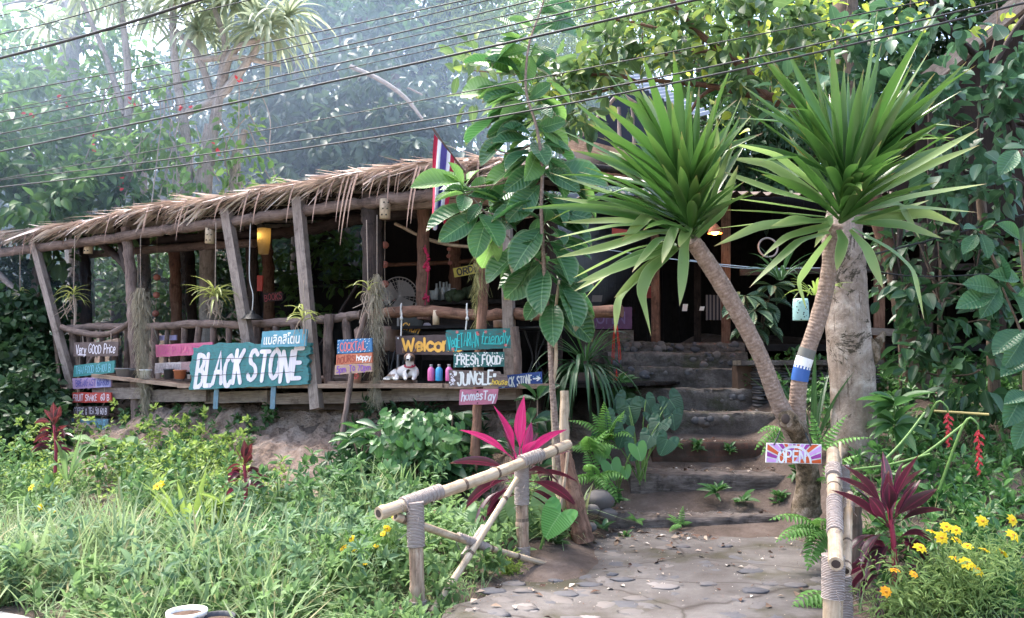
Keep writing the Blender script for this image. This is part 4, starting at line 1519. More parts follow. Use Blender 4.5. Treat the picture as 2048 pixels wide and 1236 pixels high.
o = B.panel('board', M['b_jungle'], sp_, .012, label='brown board with broken corner', outline=[(0, 0.02), (.3, -.01), (.6, .02), (.85, 0), (1, .02), (1.0, .3), (.99, .6), (.97, .78), (.88, .8), (.86, .97), (.6, .98), (.3, 1.0), (0, 1.02), (.01, .5)])
B.text(o, '"JUNGLE"', .09, .78, .16, .88, .019, M['white'], slant=.06, jit=.05)
B.text(o, ',house', .7, .98, .16, .5, .009, M['l_yellow'], slant=.2)
B.dots(o, [(u, v) for u, v in rng.random((26, 2)) * (.1, .8) + (.01, .1)], .008, M['offwhite'])
B = pb((919, 779), (997, 777), (995, 808), (918, 810), d=8.36)
o = B.panel('board', M['b_pink'], sp_, .012, label='pink board', outline=[(0, 0), (.3, .01), (.6, -.01), (.95, .02), (.99, .4), (1.0, .97), (.6, 1.0), (.3, .99), (.01, 1.0), (.0, .5)])
B.text(o, 'homesTay', .06, .93, .3, .86, .013, M['offwhite'], slant=.12, jit=.06)
nm = MB()
for px, py, d in ((957, 664, 8.4), (957, 699, 8.4), (956, 745, 8.36), (955, 783, 8.34), (955, 806, 8.34)):
    ellipsoid(nm, W(px, py, d), .008, .006, .008, 8, 5)
nm.build('nail', M['iron'], sp_)
# arrow board behind it
ab = thing('arrow_board', W(1045, 775, 8.75), 'royal blue arrow board reading BLACK STONE, half behind the brown jungle board', 'sign')
B = pb((996, 752), (1084, 743), (1085, 771), (997, 777), d=8.72)
o = B.panel('board', M['b_navy'], ab, .006)
B.text(o, 'BLACK STONE', .02, .76, .16, .84, .011, M['white'], jit=.05)
B.text(o, '>', .8, .95, .32, .75, .014, M['white'], name='arrow')
B.dots(o, [(u, v) for u, v in rng.random((40, 2)) * (.97, .94) + (.015, .03) if v < .14 or v > .86 or u > .76], .005, M['l_cyan'])
mb = MB()
beam(mb, FW(1038, 765, -.02), W(1038, 760, 8.74), .05, .05)
mb.build('bracket', M['timber'], ab, smooth=False)

# --- signs deeper inside
B = pb((906, 537), (1006, 517), (1008, 535), (909, 555), q=1.35)
o = B.panel('order_sign', M['b_yellow'], None, .006)
tag(o, 'tilted yellow order board with dark lettering hanging under the roof', 'sign')
B.text(o, 'ORDER', .08, .62, .16, .86, .022, M['l_black'])
B = pb((525, 586), (565, 583), (566, 601), (526, 604), q=2.4)
o = B.panel('books_sign', M['b_choc'], None, .006)
tag(o, 'small dark maroon books board beside the woven lantern post', 'sign')
B.text(o, 'BOOKS', .1, .95, .15, .85, .014, M['l_red'])
B = pb((1176, 614), (1264, 614), (1264, 658), (1178, 658), d=11.55)
o = B.panel('purple_open_board', M['b_magenta'], None, .003)
tag(o, 'dark purple OPEN board above the squat mortared wall', 'sign')
font_text(B, o, 'OPEN', .17, .84, .22, .8, M['l_violet'], .01)
B = pb((514, 551), (525, 551), (524, 582), (514, 582), q=1.9)
o = B.panel('red_banner', M['b_red'], None, .003)
tag(o, 'narrow red panel fixed to the dark post left of the lantern post', 'panel')

# --- sunburst OPEN sign on the yucca stump
ob_ = thing('sunburst_open_sign', W(1588, 928, 6.35), 'white OPEN lettering on a small board of orange and purple sun rays', 'sign')
B = pb((1534, 886), (1643, 889), (1643, 928), (1532, 925), d=6.33, thick=.018)
o = B.panel('board', M['white'], ob_, .0)
RC = [plain('ray orange', (0.6, 0.1, 0.025), .5), plain('ray purple', (0.3, 0.04, 0.28), .5), plain('ray lilac', (0.6, 0.32, 0.62), .5)]
cx, cy, r0 = .5, -.15 * 0, .085
asp = B.w / B.h


def raypoly(a0, a1, r_in):
    out = []
    for a in (a0, (a0 + a1) / 2, a1):
        out.append((cx + math.cos(a) * r_in / B.w, math.sin(a) * r_in / B.h))
    for a in (a1, (a0 + a1) / 2, a0):
        dx, dy = math.cos(a), math.sin(a)
        t_ = 9
        if dx > 0:
            t_ = min(t_, (.99 - cx) * B.w / dx)
        if dx < 0:
            t_ = min(t_, (.01 - cx) * B.w / dx)
        if dy > 1e-6:
            t_ = min(t_, .98 * B.h / dy)
        out.append((cx + dx * t_ / B.w, dy * t_ / B.h))
    return out


for ci in range(3):
    mb = MB()
    for k in range(15):
        if k % 3 != ci:
            continue
        a0, a1 = math.pi * (k + .13) / 15, math.pi * (k + .87) / 15
        mb.add(B.at(np.clip(raypoly(a0, a1, .135), .005, .995), .0032), [(0, 1, 4, 5), (1, 2, 3, 4)])
    mb.build('sun_rays', RC[ci], o, smooth=False)
mb = MB()
for k, ci in enumerate((0, 2, 0, 1, 0, 0)):
    a0, a1 = math.pi * (k + .03) / 6, math.pi * (k + .97) / 6
    mb.add(B.at([(cx, .02)] + [(cx + math.cos(a) * .118 / B.w, .02 + math.sin(a) * .112 / B.h) for a in np.linspace(a0, a1, 4)], .0032), [(0, 1, 2), (0, 2, 3), (0, 3, 4)], mat=ci)
mb.build('sun_disc', RC, o, smooth=False)
B.off = .004
B.text(o, 'OPEN', .22, .7, .06, .66, .0135, M['white'], jit=.03, gap=.2)
for px, py, qx, qy in ((1548, 890, 1560, 862), (1622, 892, 1611, 866)):
    ropes('cord', [(W(px, py, 6.32), W(qx, qy, 6.36))], .006, 'iron', ob_)

# ------------------------------------------------------------------ the dog on the shelf
def skin_mesh(nodes, edges, sub=2):
    """continuous body grown over a skeleton of (x, y, z, rx, ry)"""
    me = bpy.data.meshes.new('body')
    me.from_pydata([n[:3] for n in nodes], edges, [])
    o = bpy.data.objects.new('body', me)
    COL.objects.link(o)
    md = o.modifiers.new('skin', 'SKIN')
    md.use_smooth_shade = True
    for v, n in zip(me.skin_vertices[0].data, nodes):
        v.radius = (n[3], n[4] if len(n) > 4 else n[3])
    me.skin_vertices[0].data[0].use_root = True
    o.modifiers.new('sub', 'SUBSURF').levels = sub
    dg = bpy.context.evaluated_depsgraph_get()
    m2 = bpy.data.meshes.new_from_object(o.evaluated_get(dg))
    bpy.data.objects.remove(o)
    V = np.array([v.co[:] for v in m2.vertices])
    fs = [tuple(p.vertices) for p in m2.polygons]
    bpy.data.meshes.remove(m2)
    return V, fs


dog_p = FW(818, 768, -.2)
dog_p[2] = 1.48
dog = thing('dog', dog_p, 'white and brown puppy with a red collar lying on the shelf under the Welcome board', 'dog')
# local frame: x right in the picture, y away from the camera, z up (metres); the body lies pointing left-back
nodes = [(.0, .10, .10, .085, .085),        # chest (root)
         (-.08, .14, .095, .085, .08), (-.15, .16, .085, .08, .075), (-.21, .15, .065, .06, .055),       # back, hips
         (.0, .065, .165, .06, .058), (.0, .045, .215, .05, .05), (.0, .03, .272, .074, .066), (.0, -.02, .266, .064, .054), (.0, -.075, .236, .038, .033), (.0, -.112, .228, .027, .024),   # neck, skull, muzzle
         (.055, .06, .085, .038, .038), (.062, .01, .03, .026, .024), (.058, -.06, .02, .02, .018), (.058, -.095, .017, .022, .015),     # right fore leg
         (-.05, .05, .085, .038, .038), (-.045, .0, .03, .026, .024), (-.03, -.07, .02, .02, .018), (-.028, -.1, .017, .022, .015),      # left fore leg
         (-.19, .07, .055, .05, .045), (-.14, .0, .035, .034, .03), (-.17, -.045, .018, .022, .016), (-.115, -.06, .017, .02, .014),     # near hind leg folded
         (-.27, .13, .03, .022, .02), (-.3, .07, .02, .014, .013), (-.27, .0, .016, .01, .01), (-.21, -.06, .014, .007, .007),           # tail curled round
         (.075, .11, .09, .05, .05), (.07, .16, .06, .035, .035)]
edges = [(0, 1), (1, 2), (2, 3), (0, 4), (4, 5), (5, 6), (6, 7), (7, 8), (8, 9), (0, 10), (10, 11), (11, 12), (12, 13), (0, 14), (14, 15), (15, 16), (16, 17), (3, 18), (18, 19), (19, 20), (20, 21), (3, 22), (22, 23), (23, 24), (24, 25), (0, 26), (26, 27)]
V, fs = skin_mesh(nodes, edges)
t = NT('dog coat')
at = t.n('ShaderNodeVertexColor', layer_name='coat')
nz = t.noise(t.coord('Object'), 60, 4)
c = t.mix(t.math('MULTIPLY', nz, 0.25), at.outputs[0], (0.3, 0.25, 0.22))
t.bump(nz, 0.3, 0.004)
M['coat'] = t.done(c, 0.85, 0.15)
mb = MB()
mb.add(V + dog_p, fs)
body = mb.build('body', M['coat'], dog)
ca = body.data.color_attributes.new('coat', 'FLOAT_COLOR', 'POINT')
cols = np.tile(np.array((.68, .64, .61, 1.0)), (len(V), 1))
x, y, z = V[:, 0], V[:, 1], V[:, 2]
head = (z > .2) & (y < .09)
ax_ = np.abs(x)
cols[head & (ax_ > .009 + .004 * (z < .25)) & (y > -.07)] = (.2, .115, .075, 1)
cols[head & (y > .0)] = (.2, .115, .075, 1)
cols[head & (z > .3)] = (.24, .14, .095, 1)
cols[head & (ax_ > .02) & (y < -.03) & (z < .268) & (z > .222)] = (.05, .034, .028, 1)
cols[head & (z < .213)] = (.66, .62, .6, 1)
cols[(x < -.1) & (z > .1) & (y > .1)] = (.36, .27, .21, 1)
cols[(x < -.16) & (z > .045) & (z < .075) & (y < .12)] = (.28, .2, .16, 1)
ca.data.foreach_set('color', cols.astype(np.float32).ravel())
for s in (-1, 1):
    mb = MB()
    b0 = dog_p + np.array((s * .054, .012, .315))
    A = [(-.024, 0, 0), (.024, .004, -.012 * 1), (.012 * s, -.004, .058), (0, .018, .01), (-.02, -.014, .0), (.02, -.014, -.01)]
    P_ = [b0 + np.array(((p[0]), p[1], p[2])) for p in ((-.03, 0, 0), (.03, 0, -.004), (s * .028, -.004, .066), (0, .022, .012), (s * .006, -.016, .02))]
    mb.add(P_, [(0, 4, 2), (4, 1, 2), (1, 3, 2), (3, 0, 2), (0, 3, 1, 4)])
    mb.build('ear', plain('ear fur', (.15, .085, .06), .85), dog)
    mb = MB()
    ellipsoid(mb, dog_p + np.array((s * .03, -.066, .272)), .009, .007, .007, 8, 6)
    mb.build('eye', M['iron'], dog)
mb = MB()
ellipsoid(mb, dog_p + np.array((0, -.138, .236)), .017, .012, .013, 8, 6)
mb.build('nose', M['iron'], dog)
mb = MB()
cl = [dog_p + np.array((math.cos(a) * .058, .045 + math.sin(a) * .06, .19 - .018 * math.sin(a) * -1 - .02)) for a in np.linspace(0, 6.283, 25)]
tube(mb, cl, .009, 7, cap=False)
ellipsoid(mb, dog_p + np.array((.038, -.015, .165)), .012, .008, .013, 8, 6)
mb.build('collar', plain('red collar', (.4, .03, .06), .5), dog)

# ------------------------------------------------------------------ bottles and pots on the shelf
M['gl_pink'] = plain('pink liquid bottle', (.62, .13, .33), .15, .6, .06, 5)
M['gl_blue'] = plain('blue liquid bottle', (.03, .28, .55), .15, .6, .06, 5)
M['cap'] = plain('bottle neck', (.3, .27, .26), .3, .5, .1, 30)


def bottle(px, m, lab):
    p = FW(px, 770, -.2)
    p[2] = 1.477
    r = thing('bottle', p, lab, 'bottle', 'bottles of coloured liquid on the shelf')
    mb = MB()
    lathe(mb, p, [(0, 0), (.036, 0), (.041, .008), (.041, .115), (.037, .135), (.022, .152), (.018, .158)], 16)
    mb.build('body', m, r)
    mb = MB()
    lathe(mb, p + (0, 0, .158), [(.017, 0), (.016, .012), (.018, .014), (.018, .028), (0, .028)], 14)
    mb.build('neck', M['cap'], r)


bottle(862, M['gl_pink'], 'pink bottle on the shelf between the dog and the blue bottle')
bottle(878, M['gl_blue'], 'blue bottle on the shelf between two pink ones')
bottle(898, M['gl_pink'], 'pink bottle half hidden behind the brown jungle board')


def pot(px, py, q, r, h, m, lab, taper=.75, soil=True, d=None):
    p = W(px, py, d) if d else FW(px, py, q)
    if d is None:
        p[2] = 1.478
    o = thing('plant_pot', p, lab, 'pot')
    mb = MB()
    lathe(mb, p, [(0, 0), (r * taper, 0), (r * .97, h * .86), (r * 1.06, h * .87), (r * 1.06, h), (r * .95, h), (r * .93, h * .8)], 18)
    mb.build('body', m, o)
    if soil:
        mb = MB()
        lathe(mb, p, [(r * .935, h * .86), (r * .5, h * .9), (0, h * .88)], 14)
        mb.build('soil', M['soil'], o)
    return o


pot(252, 765, -.1, .15, .15, M['grey_pot'], 'wide grey cement pot on the shelf left of the dark blue pot', .8)
pot(271, 766, -.15, .08, .13, M['dark_pot'], 'dark plastic pot on the shelf between the grey and white pots')
pot(290, 770, -.2, .08, .13, M['white_pot'], 'white pot on the shelf below the hanging moss')
pot(316, 766, -.1, .045, .09, M['b_pale'], 'small cream pot on the shelf right of the white pot')
pot(337, 767, -.15, .07, .14, M['dark_pot'], 'black plastic pot on the shelf beside the orange pot')
pot(359, 767, -.15, .085, .125, M['clay'], 'orange terracotta pot at the left edge of the big teal sign')
pot(378, 766, -.05, .03, .06, M['white_pot'], 'tiny white cup beside the orange terracotta pot')
pot(372, 1290, 0, .105, .19, M['white_pot'], 'white plastic pot of red soil at the edge of the road', d=4.75)
pot(430, 1302, 0, .1, .19, M['dark_pot'], 'black plastic pot at the edge of the road', d=4.7)

# bamboo cup hanging on the rail, crumpled cloth on the table
mb = MB()
p = FW(872, 648, .02)
lathe(mb, p + (0, 0, -.01), [(0, 0), (.038, 0), (.04, .17), (.034, .17), (.033, .03)], 14)
tag(mb.build('bamboo_cup', M['bamboo']), 'pale bamboo cup hung on the rail above the Welcome board', 'cup')
mb = MB()
p = FW(1001 - 2, 655, .3)
lathe(mb, p, [(0, 0), (.07, 0), (.08, .16), (.07, .16), (.068, .03)], 14)
tag(mb.build('woven_pot', M['b_peach']), 'tan woven pot on the table behind the tall signpost', 'pot')

tb = thing('table', FW(900, 720, 1.2), 'black dining table behind the railing with a crumpled pink cloth on it', 'table')
mb = MB()
beam(mb, FW(818, 658, 1.1), FW(1000, 655, 1.1), .8, .04)
mb.build('table_top', M['black_wood'], tb, smooth=False)
for px, q in ((826, .8), (985, .8), (840, 1.45), (985, 1.45)):
    mb = MB()
    a = FW(px, 665, q)
    beam(mb, a, (a[0], a[1], 1.46), .06, .06, up=(0, 1, 0))
    mb.build('leg', M['black_wood'], tb, smooth=False)
mb = MB()
p = FW(850, 656, 1.0)
p[2] = FW(818, 658, 1.1)[2] + .035
ellipsoid(mb, p, .09, .06, .03, 14, 8, .22)
tag(mb.build('crumpled_cloth', plain('pink cloth', (.6, .5, .53), .8)), 'crumpled pale pink cloth lying on the black table', 'cloth')
B = pb((805, 628), (848, 640), (836, 672), (800, 660), q=.75)
o = B.panel('black_banner', M['l_black'], None, .01)
tag(o, 'small black banner with slanting gold letters behind the rail', 'banner')
B.text(o, 'Chan', .1, .95, .15, .55, .018, M['l_gold'], slant=.2)
for u in (.55, .75):
    pass
# wicker chair
wch = thing('wicker_chair', FW(755, 740, .9), 'tan wicker chair seen through the railing behind the hanging moss', 'chair')
mb = MB()
lathe(mb, FW(757, 705, .9), [(.02, 0), (.3, .02), (.33, .3), (.29, .34), (.27, .05)], 18)
mb.build('seat_shell', M['b_peach'], wch)
for px in (738, 778):
    slog('leg', [FW(px, 700, .8), FW(px, 765, .8)], .015, 'iron', 6, wch)
for px in (790, 812):
    slog('leg', [FW(px, 700, .75), FW(px - 14, 768, .6)], .012, 'iron', 6, wch)
# standing fan and the counter
fn = thing('standing_fan', FW(798, 700, 2.0), 'round grey standing fan behind the rail, left of the reddish post', 'fan')
c0 = FW(798, 592, 2.0)
ax0 = nrm(np.array((0, 0, EYE)) - c0 + np.array((.9, 0, .1)))
X0 = nrm(np.cross((0, 0, 1.0), ax0))
Y0 = np.cross(ax0, X0)
mb = MB()
for r_ in (.28, .22, .16, .1):
    tube(mb, [c0 + ax0 * (.06 - .3 * r_ * r_) + r_ * (math.cos(a) * X0 + math.sin(a) * Y0) for a in np.linspace(0, 6.283, 33)], .009 if r_ > .25 else .004, 5, cap=False)
for a in np.linspace(0, 6.283, 33)[:-1]:
    u_ = math.cos(a) * X0 + math.sin(a) * Y0
    tube(mb, [c0 + ax0 * .06, c0 + ax0 * .05 + u_ * .16, c0 + ax0 * .036 + u_ * .28], .004, 4, cap=False)
M['fan_grey'] = plain('fan plastic', (.33, .29, .27), .5)
mb.build('guard', M['fan_grey'], fn)
for k in range(3):
    mb = MB()
    a = np.linspace(k * 2.094, k * 2.094 + 1.7, 8)
    V = [c0 + ax0 * .0] + [c0 + ax0 * (.03 * q / 7 - .02) + (math.cos(b_) * X0 + math.sin(b_) * Y0) * .24 for q, b_ in enumerate(a)]
    V += [v - ax0 * .006 for v in V]
    mb.add(V, [(0, q, q + 1) for q in range(1, 8)] + [(9, 9 + q + 1, 9 + q) for q in range(1, 8)])
    mb.build('blade', M['fan_grey'], fn)
mb = MB()
ellipsoid(mb, c0 - ax0 * .08, .08, .08, .08, 12, 8)
mb.build('motor', M['dark_pot'], fn)
mb = MB()
tube(mb, [c0 - ax0 * .08, c0 - ax0 * .08 + (0, 0, -.35), (c0[0] - ax0[0] * .08, c0[1] - ax0[1] * .08, 1.46)], .02, 8, n=6)
mb.build('stand', M['fan_grey'], fn)
ct = thing('bar_counter', FW(880, 640, 2.6), 'dark bar counter at the back crowded with jars and glasses', 'counter')
mb = MB()
beam(mb, FW(735, 612, 2.9), FW(1030, 605, 2.9), .6, .06)
mb.build('counter_top', M['black_wood'], ct, smooth=False)
mb = MB()
beam(mb, FW(735, 665, 2.8), FW(1030, 660, 2.8), .05, .9)
mb.build('counter_front', M['hutwall'], ct, smooth=False)
M['glass'] = plain('greyish glass', (.4, .42, .43), .12, .7, .15, 20)
for k, px in enumerate((873, 880, 887, 893, 899, 860, 868, 905, 852)):
    mb = MB()
    p = FW(px, 600, 2.75 + .1 * (k % 2))
    p[2] = FW(735, 612, 2.9)[2] + .03
    h = (.26, .3, .27, .29, .24, .16, .15, .18, .15)[k]
    lathe(mb, p, [(0, 0), (.032, 0), (.035, h * .6), (.016, h * .75), (.016, h), (0, h)] if k < 5 else [(0, 0), (.05, 0), (.055, h), (.048, h), (.045, .02)], 12)
    tag(mb.build('bar_bottle' if k < 5 else 'glass_jar', M['glass'] if k != 5 else M['white_pot']), ('pale bottle in the row at the back of the bar counter' if k < 5 else 'glass jar standing on the bar counter'), 'bottle' if k < 5 else 'jar', 'bottles on the bar counter' if k < 5 else 'jars on the bar counter')
mb = MB()
p = FW(922, 605, 2.7)
for k in range(9):
    ellipsoid(mb, p + np.array((rng.uniform(-.25, .25), rng.uniform(-.1, .1), .07 + rng.uniform(0, .12))), .085, .085, .08, 10, 7, .05)
tag(mb.build('green_coconut_pile', plain('dull green husk', (.05, .07, .035), .7)), 'heap of dull green coconuts on the bar counter', 'fruit')
for x, y, w, h, m, q, lab in ((777, 594, .22, .12, 'b_red', 2.5, 'red box on the bar counter left of the round tray'), (779, 583, .14, .07, 'white_pot', 2.45, 'small white box on top of the red one')):
    mb = MB()
    box(mb, FW(x, y, q), np.array((w / 2, 0, 0)), np.array((0, .08, 0)), np.array((0, 0, h / 2)))
    tag(mb.build('box', M[m], smooth=False), lab, 'box')
# red paper flowers wound on the reddish post
mb = MB()
for k in range(26):
    p = FW(852 + rng.uniform(-5, 6), rng.choice((505, 522, 535, 590, 598)) + rng.uniform(-8, 8), .6)
    ellipsoid(mb, p, .02, .02, .02, 6, 5, .2)
tube(mb, [FW(850, 490, .6), FW(856, 540, .6), FW(850, 610, .6)], .006, 5, n=12)
tag(mb.build('paper_garland', plain('crimson paper', (.4, .015, .06), .6)), 'crimson paper flower garland wound round the reddish post', 'garland', kind=None)


# ------------------------------------------------------------------ lamps
M['shade'] = NT('woven lamp shade').m
t = NT('lit woven shade')
nz = t.noise(t.coord('Object'), 60, 3)
t.done(t.mix(nz, (.22, .16, .07), (.5, .4, .22)), .8)
tr = t.n('ShaderNodeBsdfTranslucent')
tr.inputs[0].default_value = (.75, .55, .25, 1)
ms_ = t.n('ShaderNodeMixShader')
ms_.inputs[0].default_value = .4
t.l(t.p.outputs[0], ms_.inputs[1])
t.l(tr.outputs[0], ms_.inputs[2])
t.l(ms_.outputs[0], t.out.inputs[0])
M['lit_shade'] = t.m
M['bulb'] = emit('warm bulb', (1, .72, .3), 3.2)
M['bulb2'] = emit('orange bulb', (1, .45, .1), 60)
lan = thing('woven_lantern', FW(527, 482, 1.45), 'lit woven lantern glowing yellow at the top of the inner post', 'lamp')
p = FW(527, 508, 1.45)
mb = MB()
lathe(mb, p, [(.075, 0), (.1, .2), (.105, .4)], 18)
mb.build('lamp_shade', M['lit_shade'], lan)
mb = MB()
ellipsoid(mb, p + (-.04, -.045, .28), .032, .035, .045, 10, 8)
mb.build('bulb', M['bulb'], lan)
mb = MB()
tube(mb, [p + (0, 0, .4), p + (0, 0, .75)], .006, 6, n=4)
mb.build('cord', M['iron'], lan)
pl = thing('pendant_lamp', W(1430, 462, 11.0), 'lit orange pendant lamp under the hall eave between the two yucca heads', 'lamp')
p = W(1430, 467, 11.2)
mb = MB()
lathe(mb, p, [(.1, 0), (.085, .06), (.03, .13), (.01, .14)], 16)
mb.build('lamp_shade', M['clay'], pl)
mb = MB()
ellipsoid(mb, p + (0, 0, .015), .05, .05, .03, 10, 8)
mb.build('bulb', M['bulb2'], pl)
mb = MB()
tube(mb, [p + (0, 0, .14), p + (0, 0, .6)], .006, 6, n=4)
mb.build('cord', M['iron'], pl)
bl_ = thing('black_pendant', FW(505, 632, -.1), 'black metal pendant shade on a white cord beside the leaning post', 'lamp')
p = FW(504, 638, -.1)
mb = MB()
lathe(mb, p, [(.145, -.005), (.14, .0), (.085, .055), (.04, .075), (.03, .11), (.0, .115)], 18)
mb.build('lamp_shade', M['iron'], bl_)
mb = MB()
tube(mb, [p + (0, 0, .11), FW(506, 590, -.08), FW(499, 555, -.05), FW(500, 480, -.02), FW(502, 425, 0)], .007, 6, n=20)
mb.build('cord', M['rope_white'], bl_)
gl = thing('green_lantern', W(1603, 640, 7.2), 'pale green pierced tin lantern hanging beside the yucca trunk', 'lamp')
p = W(1602, 641, 7.2)
mb = MB()
t = NT('pierced tin')
vo = t.n('ShaderNodeTexVoronoi')
vo.inputs['Scale'].default_value = 38
t.l(t.coord('Object'), vo.inputs['Vector'])
M['tin'] = t.done(t.ramp(vo.outputs['Distance'], [(.22, (.03, .05, .05)), (.3, (.3, .5, .47))]), .45, .5)
lathe(mb, p, [(.0, .0), (.068, 0), (.07, .006), (.066, .16), (.06, .19), (.05, .19)], 18)
mb.build('lamp_shade', M['tin'], gl)
mb = MB()
tube(mb, [p + (-.05, 0, .19), p + (0, 0, .3), W(1598, 520, 7.2)], .003, 5, n=8)
mb.build('wire', M['iron'], gl)

# ------------------------------------------------------------------ hung things along the eave
for k, (px, py, q, lab) in enumerate(((177, 492, .1, 'pierced bamboo birdhouse at the left end of the eave'), (420, 470, .0, 'pierced bamboo birdhouse hanging beside the leaning grey post'), (770, 418, -.05, 'pierced bamboo birdhouse hanging beside the thick dark post'))):
    c0 = FW(px, py, q)
    r = thing('bamboo_birdhouse', c0, lab, 'birdhouse')
    mb = MB()
    lathe(mb, c0 + (0, 0, -.12), [(0, 0), (.065, 0), (.066, .24), (0, .24)], 14)
    mb.build('body', M['bamboo'], r)
    for i in range(3):
        for j in range(2):
            mb = MB()
            a = -1.57 + (-.45 + .8 * j) + .2 * i
            ellipsoid(mb, c0 + np.array((math.cos(a) * .065, math.sin(a) * .065, -.08 + .075 * i)), .011, .011, .011, 8, 5)
            mb.build('hole', M['l_black'], r)
    mb = MB()
    tube(mb, [c0 + (0, 0, .12), c0 + (0, .02, .3)], .004, 5, n=3)
    mb.build('cord', M['rope'], r)


def ball_string(pxs, q, r0, top, lab):
    o = thing('clay_ball_string', FW(pxs[0][0], pxs[-1][1], q), lab, 'garland', 'strings of clay balls under the roof')
    for px, py in pxs:
        mb = MB()
        ellipsoid(mb, FW(px, py, q), r0, r0, r0 * .95, 12, 8, .02)
        mb.build('ball', M['clay_ball'], o)
    mb = MB()
    tube(mb, [FW(pxs[0][0], top, q)] + [FW(a, b_ - 1, q) for a, b_ in pxs], .004, 5)
    mb.build('string', M['rope'], o)


ball_string(((314, 555), (313, 590), (311, 627)), 1.0, .055, 470, 'string of three clay balls behind the railing left of the red-brown post')
ball_string(((770, 490), (769, 529), (770, 568)), .5, .05, 430, 'string of three clay balls hanging just left of the round tray')
ball_string(((898, 498), (897, 512), (900, 526)), 1.5, .03, 440, 'string of small clay balls left of the yellow order board')


def moss(px0, py0, px1, py1, w, q, lab, d=None, top=None, n=420, m='moss'):
    f = (lambda a, b_: W(a, b_, d)) if d else (lambda a, b_: FW(a, b_, q))
    A, B_ = f(px0, py0), f(px1, py1)
    o = thing('hanging_moss', B_, lab, 'air plant')
    mb = MB()
    for k in range(n):
        s = rng.random() ** 1.25
        wd = w * (1.0 - .75 * s) * (0.35 + 0.65 * min(1, s * 8))
        p = A + (B_ - A) * s + np.array((rng.normal(0, wd * .42), rng.normal(0, wd * .42), 0))
        dd = np.array((rng.normal(0, .35), rng.normal(0, .35), -1.0))
        strap(mb, p, dd, rng.uniform(.07, .2), .006, bend=rng.uniform(-.3, .6), fold=.2, n=5, twist=2)
    mb.build('strands', M[m], o)
    if top:
        mb = MB()
        tube(mb, [f(*top), A], .004, 5, n=4)
        mb.build('string', M['rope'], o)


M['moss'] = leafmat('grey tillandsia', (.2, .17, .12), (.38, .34, .26), trans=.15, rough=.8, spec=.1)
M['moss_green'] = leafmat('green tillandsia', (.12, .12, .05), (.26, .25, .12), trans=.15, rough=.8, spec=.1)
moss(281, 575, 291, 815, .17, -.22, 'long beard of grey moss hanging in front of the forked post', top=(281, 470), n=2000)
moss(754, 548, 752, 800, .15, -.25, 'thin tail of grey moss hanging beside the cocktail boards', top=(754, 430), n=1200)
moss(959, 505, 957, 655, .1, 0, 'wispy green moss growing down the top of the signpost', d=8.66, n=420, m='moss_green')

M['orchid'] = leafmat('orchid leaf', (.16, .2, .05), (.34, .38, .12), trans=.3)


def orchid(px, py, L, q, top, lab, n=16, roots=10, stem=40, up=.25):
    c0 = FW(px, py, q)
    o = thing('hanging_orchid', c0, lab, 'orchid')
    mb = MB()
    for k in range(n):
        a = k * 2.4 + rng.uniform(-.2, .2)
        u = rng.uniform(up, up + .9)
        d = np.array((math.cos(a), math.sin(a) * .8, u))
        strap(mb, c0 + np.array((0, 0, -.08 + .16 * k / n)), d, L * rng.uniform(.6, 1.1), .028, bend=rng.uniform(.9, 2.3), fold=.5, n=8)
    mb.build('leaves', M['orchid'], o)
    mb = MB()
    for k in range(roots):
        p = c0 + np.array((rng.normal(0, .015), rng.normal(0, .015), -.02))
        tube(mb, [p, p + np.array((rng.normal(0, .05), rng.normal(0, .05), -.1)), p + np.array((rng.normal(0, .09), rng.normal(0, .06), -rng.uniform(.2, .42)))], .004, 5, n=7)
    e = FW(px + 2, py + stem, q)
    tube(mb, [c0, (c0 + e) / 2 + (.01, 0, 0), e], .012, 6, n=6)
    mb.build('roots', M['rope'], o)
    mb = MB()
    tube(mb, [FW(*top, q), c0], .006, 5, n=4)
    mb.build('string', M['rope'], o)


orchid(147, 590, .36, -.2, (150, 470), 'drooping yellow green orchid hanging by the leftmost leaning post', 18, 12, 60)
orchid(430, 590, .42, -.3, (432, 445), 'bushy orchid with pale roots above the big teal sign', 34, 22, 30)
orchid(736, 578, .3, -.3, (733, 440), 'small spiky orchid on a string left of the thin moss tail', 9, 10, 60, .5)
orchid(606, 632, .3, -.5, (608, 560), 'spiky orchid growing on top of the small turquoise Thai board', 16, 5, 36, .4)
orchid(40, 590, .3, -.1, (40, 505), 'faint orchid on a long stem hung beyond the leftmost post', 12, 6, 60)
orchid(1192, 733, .2, 2.0, (1192, 720), 'tiny plant under the purple board', 5, 2, 6) if False else None

# flag on a slanting staff
fl = thing('striped_flag', FW(905, 330, -.5), 'red, white and blue striped flag hanging limp from a slanting staff on the roof', 'flag')
mb = MB()
tube(mb, [FW(866, 257, -.92), FW(890, 292, -.82), FW(930, 345, -.4)], .013, 7, n=8)
mb.build('staff', M['log'], fl)
fmats = [plain('flag red', (.5, .02, .06), .7), plain('flag white', (.72, .68, .7), .7), plain('flag blue', (.1, .07, .3), .7)]
mb = MB()
top0, top1 = FW(876, 272, -.9), FW(908, 312, -.75)
bands = [0, 0, 1, 1, 2, 2, 2, 1, 1, 0, 0]
nb, nr = 11, 14
G = np.zeros((nr, nb * 3 + 1, 3))
for r_ in range(nr):
    f = r_ / (nr - 1)
    for c_ in range(nb * 3 + 1):
        g = c_ / (nb * 3)
        p = top0 + (top1 - top0) * g
        w = (1.25 - .3 * f) + .12 * math.sin(f * 6)
        mid = top0 * .55 + top1 * .45
        p = mid + (p - mid) * w + np.array((-.02 - .055 * f, .05 * math.sin(g * 13 + f * 3) * (0.3 + f), 0))
        p[2] = p[2] * (1 - f) + (FW(884, 452, -.8)[2] - .06 * math.sin(g * 7)) * f
        G[r_, c_] = p
m_ = nb * 3 + 1
